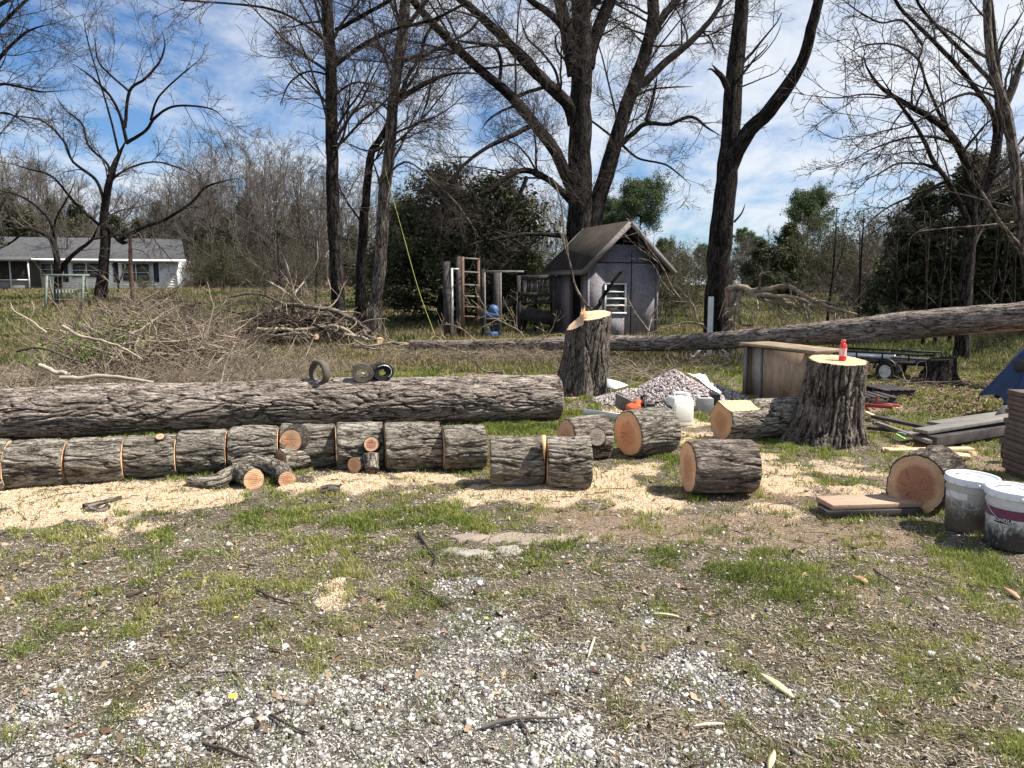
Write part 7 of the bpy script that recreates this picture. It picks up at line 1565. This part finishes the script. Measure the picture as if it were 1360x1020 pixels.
brush('limb_twigs', 'dark twiggy mass filling the limb pile beside the slim trunks', -6.2, 20.9, 2.2, .9, 1.0, 330, .5, 1.9, .006, .025, 'twig', .35)
brush('limb_twigs', 'leaning thin branches standing up over the limb pile', -6.6, 21.4, 2.2, .8, 1.9, 110, .8, 2.6, .006, .02, 'stick', .7)

# rope
rp = [At(442, 194, 21.6), At(470, 190.5, 22.6), At(508, 192, 24.7)]; rp2 = [At(510, 192, 24.6), At(512, 225, 24.5), At(535, 310, 22), At(556, 385, 20.5), At(578, 446, 19.3)]
rp3 = [At(580, 447, 19.2), At(600, 456, 18.7), At(650, 452, 18.3), At(700, 449, 18.0), At(745, 443, 17.6)]
b = MB(); b.tube(spline(rp, 16), .006, 6); b.tube(spline(rp2, 30), .0065, 6); b.tube(spline(rp3, 30), .011, 6); b.tube(spline([At(578, 446, 19.3), At(572, 450, 19.2), At(580, 458, 19.1), At(590, 450, 19)], 12), .009, 6)
o = b.build('yellow_rope', M['rope'], None, True, (rp2[-1][0], rp2[-1][1], 0)); o.location = (rp2[-1][0], rp2[-1][1], 0); tag(o, 'yellow rope running from the slim trunks down to the fallen trunk and along it', 'rope')
# grassy debris: leaf pile under slim trunks is in leaf_litter

# ------------------------------------------------------------------ world, sun, camera
SUN_EL, SUN_AZ = R(53), R(96)      # azimuth measured from +Y towards +X
w = bpy.data.worlds.new('World'); SC.world = w; w.use_nodes = True; nt = w.node_tree; nt.nodes.clear()
def wn(tp, **kw):
    x = nt.nodes.new(tp)
    for k_, v_ in kw.items(): setattr(x, k_, v_)
    return x
out = wn('ShaderNodeOutputWorld'); bg = wn('ShaderNodeBackground'); nt.links.new(bg.outputs[0], out.inputs[0])
sky = wn('ShaderNodeTexSky', sky_type='NISHITA', sun_disc=False, sun_elevation=SUN_EL, sun_rotation=SUN_AZ, altitude=200, air_density=1.0, dust_density=.6, ozone_density=1.6)
tc = wn('ShaderNodeTexCoord'); sepx = wn('ShaderNodeSeparateXYZ'); nt.links.new(tc.outputs['Generated'], sepx.inputs[0])
def wm(op, a, b_=None, clamp=False):
    x = wn('ShaderNodeMath', operation=op, use_clamp=clamp)
    for s_, v_ in ((x.inputs[0], a), (x.inputs[1], b_)):
        if v_ is None: continue
        if isinstance(v_, (int, float)): s_.default_value = v_
        else: nt.links.new(v_, s_)
    return x.outputs[0]
zc = wm('ADD', wm('MAXIMUM', sepx.outputs[2], 0.0), .22); cx_ = wm('DIVIDE', sepx.outputs[0], zc); cy_ = wm('DIVIDE', sepx.outputs[1], zc)
cmb = wn('ShaderNodeCombineXYZ'); nt.links.new(cx_, cmb.inputs[0]); nt.links.new(cy_, cmb.inputs[1])
def wnoise(sc, det, rgh, loc=(0, 0, 0), dist=0.):
    mp = wn('ShaderNodeMapping'); nt.links.new(cmb.outputs[0], mp.inputs[0]); mp.inputs['Location'].default_value = loc; mp.inputs['Scale'].default_value = (1, .7, 1)
    x = wn('ShaderNodeTexNoise'); nt.links.new(mp.outputs[0], x.inputs['Vector']); x.inputs['Scale'].default_value = sc; x.inputs['Detail'].default_value = det; x.inputs['Roughness'].default_value = rgh; x.inputs['Distortion'].default_value = dist; return x.outputs['Fac']
def wramp(f, stops):
    r_ = wn('ShaderNodeValToRGB'); nt.links.new(f, r_.inputs[0]); e_ = r_.color_ramp.elements
    while len(e_) < len(stops): e_.new(.5)
    for x, (p_, c_) in zip(e_, stops): x.position = p_; x.color = (c_, c_, c_, 1)
    return r_.outputs[0]
big = wnoise(.55, 3, .5, (3.1, 1.7, 0)); mot = wnoise(3.4, 9, .62, (0, 0, 0), .3); fin_ = wnoise(9, 6, .6, (5, 5, 0))
cl = wm('ADD', wm('ADD', wm('MULTIPLY', big, .62), wm('MULTIPLY', mot, .72)), wm('MULTIPLY', fin_, .12))
cov = wramp(cl, [(.58, 0.), (.68, .32), (.79, .8), (.90, 1.)])
mixn = wn('ShaderNodeMix', data_type='RGBA'); nt.links.new(cov, mixn.inputs[0]); tnt = wn('ShaderNodeMix', data_type='RGBA', blend_type='MULTIPLY'); tnt.inputs[0].default_value = 1; nt.links.new(sky.outputs[0], tnt.inputs[6]); tnt.inputs[7].default_value = (.70, .96, 1.26, 1); nt.links.new(tnt.outputs[2], mixn.inputs[6]); mixn.inputs[7].default_value = (8.2, 8.6, 9.2, 1)
nt.links.new(mixn.outputs[2], bg.inputs[0]); bg.inputs[1].default_value = .058
sun = bpy.data.lights.new('sun', 'SUN'); sun.energy = 5.0; sun.angle = R(.5); sun.color = (1, .94, .84); so = bpy.data.objects.new('sun', sun); COL.objects.link(so)
from mathutils import Vector
sd = Vector((math.sin(SUN_AZ) * math.cos(SUN_EL), math.cos(SUN_AZ) * math.cos(SUN_EL), math.sin(SUN_EL))); so.rotation_euler = sd.to_track_quat('Z', 'Y').to_euler(); so.location = (10, 10, 20)
cam = bpy.data.cameras.new('camera'); co = bpy.data.objects.new('camera', cam); COL.objects.link(co); co.location = (0, 0, CH); co.rotation_euler = (R(90) - PITCH, 0, 0)
cam.sensor_width = 36; cam.lens = 36 * F / 1360; cam.clip_end = 3000; SC.camera = co
SC.view_settings.view_transform = 'Standard'; SC.view_settings.look = 'None'; SC.view_settings.gamma = 1; SC.view_settings.exposure = 0.92
